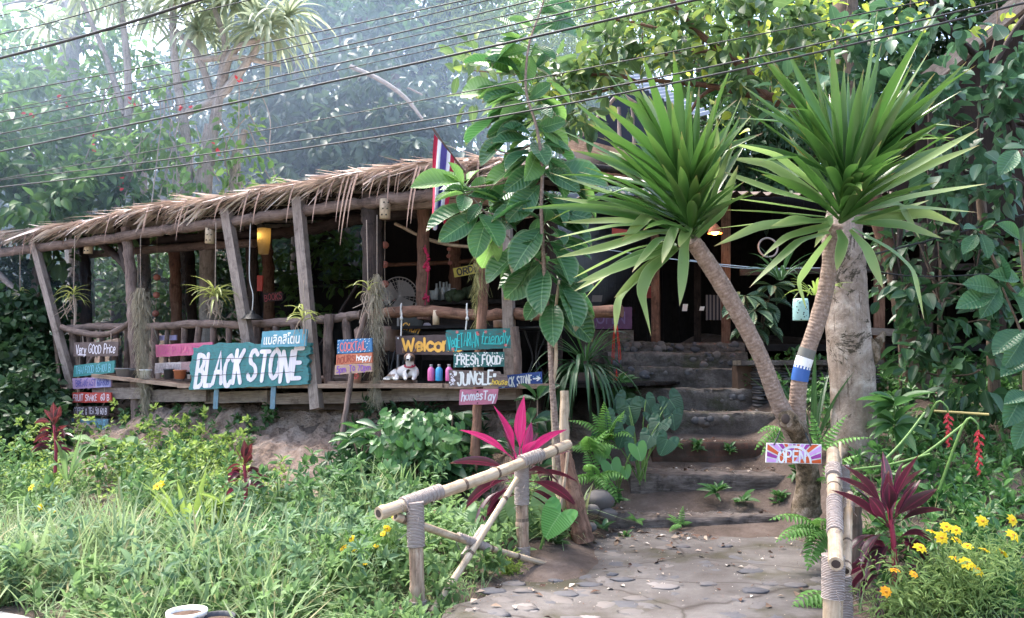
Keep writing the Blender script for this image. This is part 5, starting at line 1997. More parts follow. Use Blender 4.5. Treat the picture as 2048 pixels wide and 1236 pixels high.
for bnd in range(nb):
    for c_ in range(bnd * 3, bnd * 3 + 3):
        for r_ in range(nr - 1):
            q = [G[r_, c_], G[r_, c_ + 1], G[r_ + 1, c_ + 1], G[r_ + 1, c_]]
            mb.add(q, np.array([(0, 1, 2, 3)]), mat=bands[bnd])
mb.build('cloth', fmats, fl)

# iron stand, hoop, striped cloth and papers in the hall
st = thing('iron_stand', FW(1068, 760, .3), 'black wrought iron pedestal stand behind the arrow board', 'stand')
c0 = FW(1070, 770, .35)
for a in np.linspace(0, 6.28, 6)[:-1]:
    mb = MB()
    ca_, sa_ = math.cos(a), math.sin(a)
    pts = [c0 + np.array((ca_ * r_, sa_ * r_, z_)) for r_, z_ in ((.16, 0), (.1, .12), (.03, .3), (.1, .5), (.15, .62))]
    tube(mb, pts, .009, 6, n=14)
    mb.build('rod', M['iron'], st)
mb = MB()
lathe(mb, c0 + (0, 0, .62), [(0, 0), (.24, 0), (.25, .012), (.25, .03), (0, .03)], 20)
mb.build('stand_top', M['iron'], st)
mb = MB()
c0 = W(1536, 495, 11.2)
tube(mb, [c0 + np.array((math.cos(a) * .13, .03 * math.sin(a), math.sin(a) * .135)) for a in np.linspace(0, 6.283, 29)], .013, 7, cap=False)
tag(mb.build('wooden_hoop', M['b_pale']), 'pale wooden hoop hanging in the dark hall left of the second yucca', 'hoop')
t = NT('striped cloth')
ux = t.n('ShaderNodeSeparateXYZ')
t.l(t.n('ShaderNodeTexCoord').outputs['UV'], ux.inputs[0])
w_ = t.math('GREATER_THAN', t.math('SINE', t.math('MULTIPLY', ux.outputs[1], 110.0)), 0.1)
M['stripes'] = t.done(t.mix(w_, (.03, .03, .04), (.2, .17, .16)), .9)
B = pb((1412, 590), (1446, 590), (1446, 640), (1412, 640), d=13.2)
tag(B.panel('striped_cloth', M['stripes'], None, .004), 'dark striped cloth hanging at the back of the hall', 'cloth')
for x, y, w, h, lab in ((1369, 615, 10, 14, 'slanting white paper deep inside the hall'), (1403, 617, 9, 8, 'square white paper right of the slanting one'), (1193, 597, 20, 13, 'dim grey card above the purple OPEN board')):
    B = pb((x - w / 2 + 2, y - h / 2), (x + w / 2 + 2, y - h / 2), (x + w / 2, y + h / 2), (x - w / 2, y + h / 2), d=12.7, thick=.004)
    tag(B.panel('paper', M['white_pot'] if x > 1300 else M['grey_pot'], None, .003), lab, 'paper')
B = pb((1290, 572), (1306, 572), (1306, 596), (1290, 596), d=12.8, thick=.01)
tag(B.panel('picture_frame', M['b_red'], None, .003), 'small reddish picture frame on the post in the dark hall', 'frame')
B = pb((1224, 456), (1278, 462), (1278, 474), (1224, 470), d=11.4, thick=.01)
tag(B.panel('red_cloth', M['b_red'], None, .01), 'red cloth strip under the eave behind the left yucca head', 'cloth')

# hanging pot in red cords by the stairs
hp = thing('hanging_pot', W(1232, 730, 9.6), 'small dark pot slung in bright red cords at the end of the rail', 'plant')
c0 = W(1233, 727, 9.6)
mb = MB()
lathe(mb, c0 + (0, 0, -.06), [(0, 0), (.045, 0), (.06, .1), (.05, .1), (.048, .08), (0, .08)], 14)
mb.build('pot', M['dark_pot'], hp)
M['red_cord'] = plain('red cord', (.5, .03, .015), .7)
tp = W(1231, 622, 9.4)
for k in range(4):
    mb = MB()
    a = k * 1.57 + .4
    tube(mb, [tp, c0 + np.array((math.cos(a) * .06, math.sin(a) * .06, .04)), c0 + (0, 0, -.07), c0 + np.array((.01 * k - .015, 0, -.3))], .0045, 5, n=12)
    mb.build('cord', M['red_cord'], hp)

# ------------------------------------------------------------------ bamboo handrails
M['lash'] = None
t = NT('rope lashing')
w_ = t.n('ShaderNodeTexWave')
w_.bands_direction = 'Y'
w_.inputs['Scale'].default_value = 34
w_.inputs['Distortion'].default_value = 2.0
t.l(t.coord('UV'), w_.inputs[0])
c = t.mix(w_.outputs['Fac'], (.2, .15, .13), (.55, .47, .42))
t.bump(w_.outputs['Fac'], .8, .01)
M['lash'] = t.done(c, .9, .15)
M['bamboo_dark'] = wood('scorched bamboo', (.05, .03, .022), (.3, .2, .14), (.55, .44, .33), .6, 12, 1.5, .3)
M['hollow'] = plain('cane hollow', (.05, .035, .028), .9)


def cane(name, a, b_, r0, r1, m, parent, nodes_=.35, k=12):
    a, b_ = np.asarray(a), np.asarray(b_)
    L = np.linalg.norm(b_ - a)
    mb = MB()
    n = max(12, int(L / .02))
    s = np.linspace(0, L, n)
    r = r0 + (r1 - r0) * s / L
    ph = (s / nodes_ + .37) % 1.0
    r = r * (1 + .13 * np.exp(-((ph - .5) / .035) ** 2) - .03 * np.exp(-((ph - .57) / .03) ** 2))
    bow = np.sin(s / L * np.pi)[:, None] * np.array((0, 0, -.008)) * L
    P = a + (b_ - a) * (s / L)[:, None] + bow
    tube(mb, P, r, k, rough=.006, mat=0)
    d = nrm(b_ - a)
    ph_ = np.linspace(0, 6.283, 13)[:-1]
    for e, sg in ((P[0], -1), (P[-1], 1)):
        X = nrm(np.cross(d, (0, 0, 1.0)) if abs(d[2]) < .95 else np.cross(d, (1.0, 0, 0)))
        Y = np.cross(d, X)
        ring = e + sg * d * .002 + .62 * (r0 if sg < 0 else r1) * (np.cos(ph_)[:, None] * X + np.sin(ph_)[:, None] * Y)
        mb.add(ring, [tuple(range(12))] if sg > 0 else [tuple(range(11, -1, -1))], mat=1)
    for q in np.where((ph > .555) & (ph < .6))[0]:
        if 1 < q < n - 2:
            tube(mb, P[q - 1:q + 2], r[q] * 1.035, k, mat=2, cap=False)
    return mb.build(name, [m, M['hollow'], M['twig']], parent)


def lashing(a, b_, r, parent):
    mb = MB()
    a, b_ = np.asarray(a), np.asarray(b_)
    L = np.linalg.norm(b_ - a)
    n = max(10, int(L / .006))
    rr = r * (1 + .05 * np.abs(np.sin(np.linspace(0, L / .012 * np.pi, n))))
    tube(mb, a + (b_ - a) * np.linspace(0, 1, n)[:, None], rr, 12, rough=.02)
    for k in range(5):
        q = a + (b_ - a) * rng.random() + rng.normal(0, r * .5, 3) + (0, -r, 0)
        tube(mb, [q, q + rng.normal(0, .02, 3), q + rng.normal(0, .025, 3) + (0, 0, -.04)], .0022, 4, n=6)
    mb.build('lashing', M['lash'], parent)


hr = thing('bamboo_handrail', W(830, 1250, 5.45), 'bamboo handrail with two rope-lashed posts and crossed canes beside the path', 'handrail')
A, B_ = W(757, 1027, 5.35), W(1137, 889, 6.85)
cane('top_rail', A, B_, .043, .042, M['bamboo'], hr)
rail = lambda f: A + (B_ - A) * f
p1a, p1b = W(830, 1010, 5.52), W(838, 1300, 5.5)
cane('post', p1b, p1a, .05, .046, M['bamboo_dark'], hr)
p2a, p2b = W(1043, 930, 6.5), W(1046, 1150, 6.5)
cane('post', p2b, p2a, .05, .048, M['bamboo_dark'], hr)
lashing(rail(.1), rail(.27), .05, hr)
lashing(p1a + (0, 0, .02), p1a + (p1b - p1a) * .29, .057, hr)
lashing(p1a + (p1b - p1a) * .66, p1a + (p1b - p1a) * .95, .058, hr)
lashing(rail(.7), rail(.82), .05, hr)
lashing(p2a + (0, 0, .03), p2a + (p2b - p2a) * .36, .057, hr)
lashing(p2a + (p2b - p2a) * .74, p2a + (p2b - p2a) * .92, .057, hr)
cane('cross_cane', W(851, 1245, 5.42), W(1034, 958, 6.42), .026, .022, M['bamboo'], hr, .28)
cane('cross_cane', W(791, 1033, 5.47), W(1091, 1128, 6.45), .028, .02, M['bamboo'], hr, .28)
x0, x1 = W(930, 1112, 5.9), W(967, 1058, 6.1)
lashing(x0 + (x1 - x0) * -.05, x0 + (x1 - x0) * 1.05, .031, hr)
lashing(W(915, 1073, 5.85), W(975, 1095, 6.02), .031, hr)

h2 = thing('bamboo_handrail', W(1675, 1270, 4.85), 'bamboo handrail seen end on with thick rope lashings right of the path', 'handrail')
A, B_ = W(1672, 1128, 4.8), W(1666, 905, 6.4)
cane('top_rail', A, B_, .042, .048, M['bamboo'], h2)
rail2_ = lambda f: A + (B_ - A) * f
lashing(rail2_(.22), rail2_(.5), .049, h2)
lashing(rail2_(.72), rail2_(.82), .056, h2)
pa, pb_ = W(1667, 1120, 4.92), W(1664, 1330, 4.92)
cane('post', pb_, pa, .056, .056, M['bamboo'], h2)
lashing(pa + (0, 0, .03), pa + (pb_ - pa) * .36, .064, h2)
pa, pb_ = W(1683, 1150, 5.15), W(1690, 1300, 5.15)
cane('post', pb_, pa, .05, .05, M['bamboo_dark'], h2)
lashing(pa, pa + (pb_ - pa) * .7, .056, h2)
cane('cane', W(1692, 1142, 4.95), W(1699, 988, 5.9), .03, .024, M['bamboo'], h2, .3)
lashing(W(1697, 1022, 5.7), W(1698, 1002, 5.83), .036, h2)
pa, pb_ = W(1684, 930, 6.3), W(1690, 1130, 6.3)
cane('post', pb_, pa, .045, .045, M['bamboo_dark'], h2)
lashing(pa + (pb_ - pa) * .0, pa + (pb_ - pa) * .3, .052, h2)
cane('cane', W(1681, 1000, 6.1), W(1681, 885, 6.5), .014, .012, M['bamboo'], h2, .4)
slog('post', [W(1706, 1010, 6.0), W(1704, 1130, 6.0)], .06, 'twig', 9, h2)

# poles and old wood by the path
o = slog('split_pole', [W(1130, 782, 7.6), W(1127, 900, 7.5), W(1119, 1050, 7.35)], [.042, .046, .05], 'bamboo', 10, None)
tag(o, 'pale weathered pole standing behind the end of the bamboo rail', 'pole')
o = slog('thin_stick', [W(1138, 880, 7.1), W(1126, 985, 7.0), W(1098, 1130, 6.85)], .014, 'bamboo', 7, None)
tag(o, 'thin bamboo stick leaning against the end of the handrail', 'stick')
mb = MB()
P_ = smooth_path([W(1130, 905, 7.25), W(1146, 985, 7.2), W(1166, 1085, 7.15)], 26)
tube(mb, P_, np.interp(np.linspace(0, 1, 26), [0, .5, 1], [.05, .075, .1]), 16, rough=.09)
o = mb.build('bark_stump', M['bark'])
tag(o, 'slab of rough reddish bark leaning at the corner of the path', 'stump')
o = slog('fallen_cane', [W(868, 1027, 7.6), W(918, 1024, 7.7)], .03, 'bamboo', 9, None)
tag(o, 'short piece of bamboo lying in the plants behind the handrail', 'cane')
mb = MB()
for px, py, d, r in ((1200, 1000, 7.75, .13), (1185, 1020, 7.6, .07), (1215, 1030, 7.7, .09), (1180, 1055, 7.35, .06)):
    mb2 = MB()
    p = W(px, py, d)
    ellipsoid(mb2, p, r, r * .8, r * .75, 14, 9, .06)
    tag(mb2.build('rock', M['stone']), {1200: 'large round rock at the left end of the lowest log step', 1185: 'grey rock beside the bark slab', 1215: 'rock under the end of the lowest log step', 1180: 'small rock at the foot of the bark slab'}[px], 'rock')

# ------------------------------------------------------------------ plant materials
M['grass'] = leafmat('grass blade', (.085, .16, .06), (.2, .285, .13), tip=(.27, .32, .17), trans=.4, rough=.5, spec=.3, old=(.32, .26, .13), oldfrac=.1)
M['weed'] = leafmat('weed leaf', (.07, .14, .05), (.17, .27, .1), trans=.38, rough=.6, spec=.25, rib=(.17, .28, .1), ribw=.03)
M['weed2'] = leafmat('tall weed leaf', (.03, .085, .03), (.1, .19, .065), trans=.33, rough=.55, spec=.3, rib=(.12, .22, .08), ribw=.03)
M['weed3'] = leafmat('bluish weed leaf', (.07, .15, .075), (.16, .25, .13), trans=.35, rough=.55, spec=.3)
M['weed_y'] = leafmat('yellowish weed leaf', (.11, .19, .035), (.24, .33, .08), trans=.4, rough=.5, spec=.3)
M['dark_leaf'] = leafmat('dark glossy leaf', (.016, .05, .02), (.045, .11, .04), trans=.25, rough=.4, spec=.45, rib=(.09, .17, .07), ribw=.03)
M['mid_leaf'] = leafmat('mid green leaf', (.03, .09, .025), (.08, .19, .05), trans=.33, rough=.42, spec=.45, rib=(.12, .24, .08), ribw=.03)
M['yucca'] = leafmat('sword leaf', (.014, .055, .012), (.05, .14, .026), tip=(.13, .2, .045), trans=.25, rough=.34, spec=.5, edge=(.09, .18, .04), ribw=.02, dead=(.25, .17, .08), blot=.35)
M['yucca_old'] = leafmat('older sword leaf', (.07, .17, .04), (.21, .33, .11), tip=(.34, .37, .13), trans=.35, rough=.42, spec=.45, edge=(.3, .38, .16), dead=(.32, .22, .11), blot=.5)
M['big'] = leafmat('big veined leaf', (.022, .09, .028), (.06, .17, .05), trans=.3, rough=.36, spec=.5, rib=(.2, .34, .14), ribw=.022, veins=.22, edge=(.16, .24, .11), blot=.45, dead=(.2, .15, .06))
M['big_young'] = leafmat('young big leaf', (.1, .22, .045), (.17, .32, .08), trans=.4, rough=.4, spec=.45, rib=(.28, .4, .16), ribw=.025, veins=.25)
M['heart'] = leafmat('heart leaf', (.012, .045, .022), (.034, .1, .042), trans=.22, rough=.38, spec=.5, rib=(.08, .18, .08), ribw=.018, veins=.12, blot=.35)
M['heart_l'] = leafmat('light heart leaf', (.06, .17, .035), (.1, .25, .06), trans=.33, rough=.4, spec=.45, rib=(.17, .32, .12), ribw=.02)
M['ear'] = leafmat('elephant ear leaf', (.06, .24, .04), (.12, .33, .07), trans=.4, rough=.42, spec=.4, rib=(.2, .42, .14), ribw=.018, veins=.3, blot=.35)
M['ear_p'] = leafmat('pale elephant ear leaf', (.1, .2, .08), (.16, .27, .12), trans=.35, rough=.5, spec=.35, rib=(.22, .33, .17), ribw=.018, veins=.25)
M['fern'] = leafmat('fern pinna', (.06, .17, .03), (.14, .29, .065), trans=.38, rough=.5, spec=.3)
M['pinkc'] = leafmat('pink cordyline leaf', (.3, .012, .09), (.5, .03, .17), trans=.35, rough=.38, spec=.45, rib=(.6, .16, .34), ribw=.03, tcol=(.6, .03, .2), streak=(.1, .02, .045), blot=.3)
M['plumc'] = leafmat('plum cordyline leaf', (.03, .01, .018), (.085, .02, .045), trans=.25, rough=.35, spec=.5, rib=(.35, .04, .11), ribw=.05, edge=(.25, .03, .1), tcol=(.25, .02, .08), streak=(.03, .035, .018), blot=.4, dead=(.2, .13, .07))
M['redc'] = leafmat('red cordyline leaf', (.035, .014, .016), (.09, .028, .034), trans=.25, rough=.38, spec=.45, rib=(.35, .06, .08), ribw=.05, tcol=(.22, .04, .04))
M['yellow_petal'] = leafmat('yellow petal', (.72, .5, .02), (.85, .62, .04), trans=.35, rough=.6, spec=.2)
M['orange_petal'] = leafmat('orange petal', (.8, .3, .015), (.85, .42, .03), trans=.35, rough=.6, spec=.2)
M['flower_eye'] = plain('flower centre', (.5, .22, .02), .8)
M['heliconia'] = plain('red bract', (.55, .03, .035), .4)
M['stem_green'] = plain('green stem', (.11, .2, .05), .5, .35, .2, 14)
M['stem_pale'] = plain('pale yellow cane', (.4, .32, .12), .5, .35, .15, 10)
M['plumstem'] = plain('red stem', (.3, .03, .06), .5, .4, .2, 14)


def path_left(y):
    return np.interp(y, PY, PXL)


def path_right(y):
    return np.interp(y, PY, PXR)


def garden_pts(n, x0, x1, y0, y1, cond, power=1.0):
    x = x0 + (x1 - x0) * rng.random(n)
    y = y0 + (y1 - y0) * rng.random(n) ** power
    ok = cond(x, y) & (x > -.66 * y - .4) & (x < .98 * y + .4)
    x, y = x[ok], y[ok]
    return x, y, H(x, y)


def left_ok(x, y):
    q = Q(x, y)
    rail = ((x > -1.25) & (y < 5.5)) | ((x > -2.05) & (x < -1.45) & (y < 4.95))
    bare = (x > -3.25) & (x < -1.9) & (q > -1.5)
    return (q > -4.68) & (q < -.55) & (x < path_left(y) - .04) & ~bare & ~rail & (lump(x, y, 1.1) > -1.2)


# --- grass: long arching blades in tufts
gr = MB()
protos = [blade_proto(c) for c in (.25, .7, 1.2, 1.7)]
x, y, z = garden_pts(5600, -7.5, .9, 4.4, 10.5, left_ok, 1.35)
keep = lump(x, y, 1.3) > -.5
x, y, z = x[keep], y[keep], z[keep]
for pi, pr in enumerate(protos):
    idx = np.arange(len(x))[pi::4]
    kk = 9
    P = np.repeat(np.stack((x[idx], y[idx], z[idx] - .02), 1), kk, 0) + rng.normal(0, .035, (len(idx) * kk, 3)) * (1, 1, 0)
    n = len(P)
    a = rng.random(n) * 6.28
    lean = rng.uniform(.15, .75, n)
    D = np.stack((np.cos(a) * lean, np.sin(a) * lean, np.ones(n)), 1)
    N = np.stack((-np.cos(a), -np.sin(a), lean * 1.0), 1)
    hh = .16 + .26 * (np.repeat(lump(x[idx], y[idx], .9), kk) * .5 + .4).clip(0, 1.3)
    scatter(gr, pr, P, D, N, hh * rng.uniform(.5, 1.7, n), .042 * rng.uniform(.5, 1.5, n))
x, y, z = garden_pts(2600, 2.3, 9, 4.4, 9.5, lambda x, y: (x > path_right(y) + .12), 1.2)
for pi, pr in enumerate(protos):
    idx = np.arange(len(x))[pi::4]
    kk = 5
    P = np.repeat(np.stack((x[idx], y[idx], z[idx] - .02), 1), kk, 0) + rng.normal(0, .03, (len(idx) * kk, 3)) * (1, 1, 0)
    n = len(P)
    a = rng.random(n) * 6.28
    lean = rng.uniform(.15, .75, n)
    D = np.stack((np.cos(a) * lean, np.sin(a) * lean, np.ones(n)), 1)
    N = np.stack((-np.cos(a), -np.sin(a), lean * 1.0), 1)
    scatter(gr, pr, P, D, N, .2 * rng.uniform(.6, 1.4, n), .05 * rng.uniform(.6, 1.3, n))
tag(gr.build('grass', M['grass'], loc=(0, 0, 0)), 'long pale arching grass filling the garden by the road', 'grass', kind='stuff')


def clear_list(x, y):
    px = 1024 + x / y * F
    return ~((px > 120) & (px < 250) & (Q(x, y) > -2.6)) | (rng.random(np.shape(x)) < .25)


def weeds(name, n, x0, x1, y0, y1, cond, h0, h1, L, Wd, mat, proto, lab, k=11, power=1.2, droop=.05, thresh=-9, sc=.8):
    mb = MB()
    x, y, z = garden_pts(n, x0, x1, y0, y1, cond, power)
    ok = (lump(x + 3.3, y, sc) > thresh) & (clear_list(x, y) | (h1 < .27))
    x, y, z = x[ok], y[ok], z[ok]
    hh = rng.uniform(h0, h1, len(x))
    # whorls of leaves up the stem
    for f in (.35, .7, 1.0):
        C = np.stack((x, y, z + hh * f), 1) + rng.normal(0, .03, (len(x), 3))
        O = np.tile((0, 0, 1.0), (len(x), 1)) + rng.normal(0, .25, (len(x), 3))
        clusters(mb, proto, C, O, k if f == 1.0 else k // 2, .05, L * (1.15 - .3 * f), Wd, droop, flat=.45)
    for a, b_, c in list(zip(x, y, z))[::3]:
        tube(mb, [(a, b_, c - .02), (a + rng.normal(0, .02), b_, c + h1 * .8)], .004, 4, n=3, cap=False)
    return tag(mb.build(name, mat, loc=(0, 0, 0)), lab, 'weeds', kind='stuff')


weeds('weeds', 1500, -7.5, .6, 4.7, 10.6, left_ok, .1, .3, .085, .5, M['weed'], P_OVAL, 'broad leaved green weeds growing through the grass', thresh=-.1, sc=1.3)
weeds('yellow_weeds', 420, -7.5, -.8, 8.0, 11.8, lambda x, y: left_ok(x, y) & (Q(x, y) > -2.6) & (x < -2.2), .2, .5, .06, .55, M['weed_y'], P_OVAL, 'yellowish small leaved weeds below the clay bank', k=14)
weeds('low_weeds', 60, -1.3, .0, 4.9, 5.5, lambda x, y: (x < path_left(y) - .04), .03, .09, .07, .42, M['weed'], P_MED, 'low weeds at the road side of the handrail')
weeds('tall_weeds', 300, -7.5, -.6, 7.2, 11.2, lambda x, y: left_ok(x, y) & (Q(x, y) > -3.0), .3, .62, .1, .42, M['weed2'], P_MED, 'taller dark green weeds towards the clay bank', k=12, thresh=-.3)
weeds('bluish_weeds', 330, -7.0, -.8, 5.2, 8.6, left_ok, .2, .42, .1, .36, M['weed3'], P_LANCE, 'blue green long leaved weeds in patches of the left garden', k=12, thresh=-.1, sc=1.1)
weeds('pale_weeds', 260, -2.2, .7, 4.9, 7.8, left_ok, .1, .26, .085, .42, M['weed'], P_MED, 'mid green weeds around the foot of the handrail')
weeds('bank_weeds', 1300, 2.4, 10.5, 5.2, 11.5, lambda x, y: (x > path_right(y) + .25) & (x > 2.6 + .12 * (y - 7.5)), .06, .28, .1, .5, M['mid_leaf'], P_MED, 'mixed leafy weeds on the bank to the right of the stairs')
weeds('bank_creepers', 620, -7.9, -2.4, 9.3, 13.4, lambda x, y: (Q(x, y) > -1.3) & (Q(x, y) < .15) & ((x < -3.15)), .08, .3, .09, .6, M['weed2'], P_OVAL, 'creepers covering the left part of the clay bank', k=13)
weeds('bank_herbs', 230, -6.6, -3.0, 8.6, 12.6, lambda x, y: (Q(x, y) > -1.9) & (Q(x, y) < -.5) & ((x < -3.1)), .3, .65, .075, .55, M['weed_y'], P_OVAL, 'tall yellowish herbs in front of the left part of the clay bank', k=15)
weeds('bank_ferns', 160, -2.0, -.3, 8.2, 10.4, lambda x, y: (Q(x, y) > -1.3) & (Q(x, y) < .1), .15, .4, .14, .35, M['dark_leaf'], P_MED, 'dark leafy growth at the foot of the bank right of the leaning pole', k=11)


# ------------------------------------------------------------------ yucca with two heads
yc = thing('twin_headed_yucca', W(1612, 1010, 6.5), 'tall two headed yucca with sword leaves and ringed leaning trunks right of the stairs', 'yucca')
t = NT('ringed yucca bark')
w_ = t.n('ShaderNodeTexWave')
w_.bands_direction = 'Y'
w_.inputs['Scale'].default_value = 11
w_.inputs['Distortion'].default_value = 7
w_.inputs['Detail'].default_value = 3
t.l(t.coord('UV'), w_.inputs[0])
nz = t.noise(t.coord('UV', (6, 6, 1)), 4, 6, .7)
c = t.ramp(nz, [(.3, (.12, .08, .06)), (.55, (.27, .2, .16)), (.75, (.42, .34, .29))])
c = t.mix(t.math('MULTIPLY', w_.outputs['Fac'], .28), c, (.13, .09, .07))
t.bump(t.math('ADD', t.math('MULTIPLY', w_.outputs['Fac'], .5), nz), .5, .01)
M['ybark'] = t.done(c, .85, .2)
t = NT('mossy stump bark')
nz = t.noise(t.coord('Object'), 9, 7, .75)
c = t.ramp(nz, [(.36, (.025, .02, .012)), (.5, (.12, .09, .06)), (.66, (.3, .24, .19))])
t.bump(nz, .9, .02)
M['stumpbark'] = t.done(c, .95, .1)
mb = MB()
pth = [W(1612, 1030, 6.62), W(1616, 950, 6.6), W(1600, 880, 6.55), W(1585, 845, 6.5)]
tube(mb, pth, [.11, .085, .085, .09], 16, n=26, rough=.05)
mb.build('stump', M['stumpbark'], yc)
T1 = [(1592, 872), (1555, 800), (1524, 720), (1484, 640), (1438, 560), (1398, 500), (1382, 478)]
T2 = [(1592, 872), (1594, 820), (1603, 740), (1636, 640), (1655, 560), (1664, 480), (1672, 450)]


def ytrunk(T, d0, d1, r):
    P = [W(px, py, d0 + (d1 - d0) * k / (len(T) - 1)) for k, (px, py) in enumerate(T)]
    P = smooth_path(P, 110)
    rr = np.interp(np.linspace(0, 1, 110), np.linspace(0, 1, len(r)), r)
    rr = rr * (1 + .009 * np.sin(np.cumsum(rng.uniform(.5, 1.3, 110))) + .01 * rng.standard_normal(110))
    mb = MB()
    tube(mb, P, rr, 16, rough=.012)
    mb.build('trunk', M['ybark'], yc)
    return P


YA = ytrunk(T1, 6.5, 6.1, [.085, .068, .06, .066, .066, .062, .058])
YB = ytrunk(T2, 6.55, 6.3, [.09, .068, .06, .064, .06, .055, .055])
mb = MB()                                     # broken knot in the fork
tube(mb, [W(1598, 868, 6.44), W(1578, 842, 6.34), W(1572, 838, 6.3)], [.07, .075, .062], 12, n=8, rough=.07)
mb.build('broken_knot', M['stumpbark'], yc)
mb = MB()
ellipsoid(mb, W(1571, 838, 6.29), .035, .02, .04, 10, 6)
mb.build('hole', M['hollow'], yc)
for i0, i1, m, nm_ in ((28, 34, 'b_dusty', 'grey'), (34, 42, 'white', 'white'), (42, 52, 'b_blue', 'blue')):
    pass
# painted bands on the right trunk
yz = {'grey_band': (700, 716, plain('grey band paint', (.13, .13, .115), .6)), 'white_band': (716, 734, M['white']), 'blue_band': (734, 760, plain('blue band paint', (.03, .1, .32), .5))}
pys = np.array([740 - (p[2] - EYE) / p[1] * F for p in YB])     # close enough for choosing rows
for nm_, (y0, y1, m) in yz.items():
    sel = np.where((pys > y0 - 3) & (pys < y1 + 3))[0]
    mb = MB()
    tube(mb, YB[sel[0]:sel[-1] + 1], .0655, 16, cap=False)
    mb.build(nm_, m, yc)


def swords(parent, C, ax, up_n, a0, a1, La, Lv, low, d_spread=48, wid=.082):
    """a head of sword leaves: upright ones over screen angles a0..a1, and a list of low leaves (angle, length, kink)"""
    mb = MB()
    for k in range(up_n):
        a = math.radians(a0 + (a1 - a0) * ((k + rng.random()) / up_n))
        ph = math.radians(rng.uniform(-d_spread, d_spread))
        d = np.array((math.cos(a) * math.cos(ph), math.sin(ph), math.sin(a) * math.cos(ph)))
        d = nrm(d + ax * .25)
        L = np.interp(math.degrees(a), La, Lv) * rng.uniform(.68, 1.03)
        base = C + ax * rng.uniform(.0, .36) + d * .03
        side = np.cross(d, ax) + .25 * rng.standard_normal(3)
        fl = abs(math.sin(a))
        strap(mb, base, d, L, wid * rng.uniform(.85, 1.15), bend=rng.uniform(.0, .45) + .35 * (1 - fl), fold=rng.uniform(.3, .75), n=12, side=side, twist=rng.uniform(-1.4, 1.4), kink=(rng.uniform(.5, .85) if rng.random() < .16 else None), kamt=.6)
    for k in range(20):                       # leaves that point at the viewer fill the middle of the head
        a = math.radians(rng.uniform(15, 165))
        ph = math.radians(rng.uniform(-78, -48))
        d = nrm(np.array((math.cos(a) * math.cos(ph), math.sin(ph), math.sin(a) * math.cos(ph))) + ax * .15)
        strap(mb, C + ax * rng.uniform(.0, .25), d, rng.uniform(.6, .95), wid * rng.uniform(.85, 1.1), bend=rng.uniform(.1, .7), fold=rng.uniform(.3, .7), n=12, side=np.cross(d, ax) + .3 * rng.standard_normal(3), twist=rng.uniform(-1, 1))
    mb.build('leaf_crown', M['yucca'], parent)
    mb = MB()
    for pts in low:
        pts = [(1024 + a / 2, b_ / 2) for a, b_ in pts]
        dd = rng.uniform(-.35, .1)
        pathleaf(mb, pts, C[1] - .03, C[1] + dd, wid * rng.uniform(.9, 1.15))
    mb.build('drooping_leaves', M['yucca_old'], parent)


def pathleaf(mb, pts, d0, d1, wid, fold=.3, nvec=(0, -.6, .8)):
    """sword leaf that follows given places, kinks kept sharp"""
    pts = np.array(pts, float)
    seg = np.concatenate(([0], np.cumsum(np.linalg.norm(np.diff(pts, axis=0), axis=1))))
    n = 16
    ss = np.linspace(0, seg[-1], n)
    P = np.array([W(np.interp(q, seg, pts[:, 0]), np.interp(q, seg, pts[:, 1]), d0 + (d1 - d0) * q / seg[-1]) for q in ss])
    P[1:-1] = P[1:-1] * .6 + (P[:-2] + P[2:]) * .2
    T = nrm(np.gradient(P, axis=0))
    N = np.array(nvec) + .25 * rng.standard_normal(3)
    S = nrm(np.cross(T, N))
    U = np.cross(S, T)
    t_ = ss / seg[-1]
    w = wid * .5 * np.minimum(1, .5 + 1.6 * t_) * np.maximum(.02, 1 - np.maximum(0, (t_ - .45) / .55) ** 2.0)
    tw = rng.uniform(-.8, .8) * t_
    S = S * np.cos(tw)[:, None] + U * np.sin(tw)[:, None]
    U = np.cross(S, T)
    V = np.stack((P - S * w[:, None] + U * (w * fold)[:, None], P, P + S * w[:, None] + U * (w * fold)[:, None]), 1)
    UV = np.stack((np.stack((0 * t_, t_), 1), np.stack((0 * t_ + .5, t_), 1), np.stack((0 * t_ + 1, t_), 1)), 1)
    b = np.arange(n - 1) * 3
    mb.add(V.reshape(-1, 3), np.concatenate((np.stack((b, b + 1, b + 4, b + 3), 1), np.stack((b + 1, b + 2, b + 5, b + 4), 1))), UV.reshape(-1, 2))


axA = nrm((-.22, -.35, .9))
axB = nrm((.08, -.3, .95))
C1 = W(1385, 478, 6.1)
C2 = W(1680, 448, 6.28)
low1 = [[(640, 900), (420, 885), (200, 890)], [(640, 895), (420, 905), (175, 952)], [(620, 900), (545, 862), (440, 965)], [(650, 940), (590, 925), (380, 990), (178, 1030)], [(650, 950), (585, 960), (480, 1090)], [(640, 960), (480, 1000), (245, 1112)], [(650, 970), (500, 1025), (248, 1165)],
        [(660, 980), (415, 1062), (290, 1195)], [(660, 990), (560, 1060), (408, 1192)], [(665, 990), (545, 1085), (510, 1170), (556, 1345)], [(640, 1000), (490, 1130), (425, 1200), (412, 1336)], [(690, 900), (655, 905), (600, 1055)], [(705, 945), (688, 985), (670, 1225)], [(715, 900), (705, 915), (668, 990)],
        [(730, 930), (800, 820), (880, 570)], [(735, 900), (815, 700), (820, 470)], [(720, 920), (770, 880), (870, 740)], [(660, 900), (420, 830), (165, 790)], [(650, 880), (400, 780), (150, 690)], [(655, 985), (420, 1075), (262, 1130)], [(650, 920), (400, 945), (190, 1000)], [(740, 950), (830, 860), (905, 660)]]
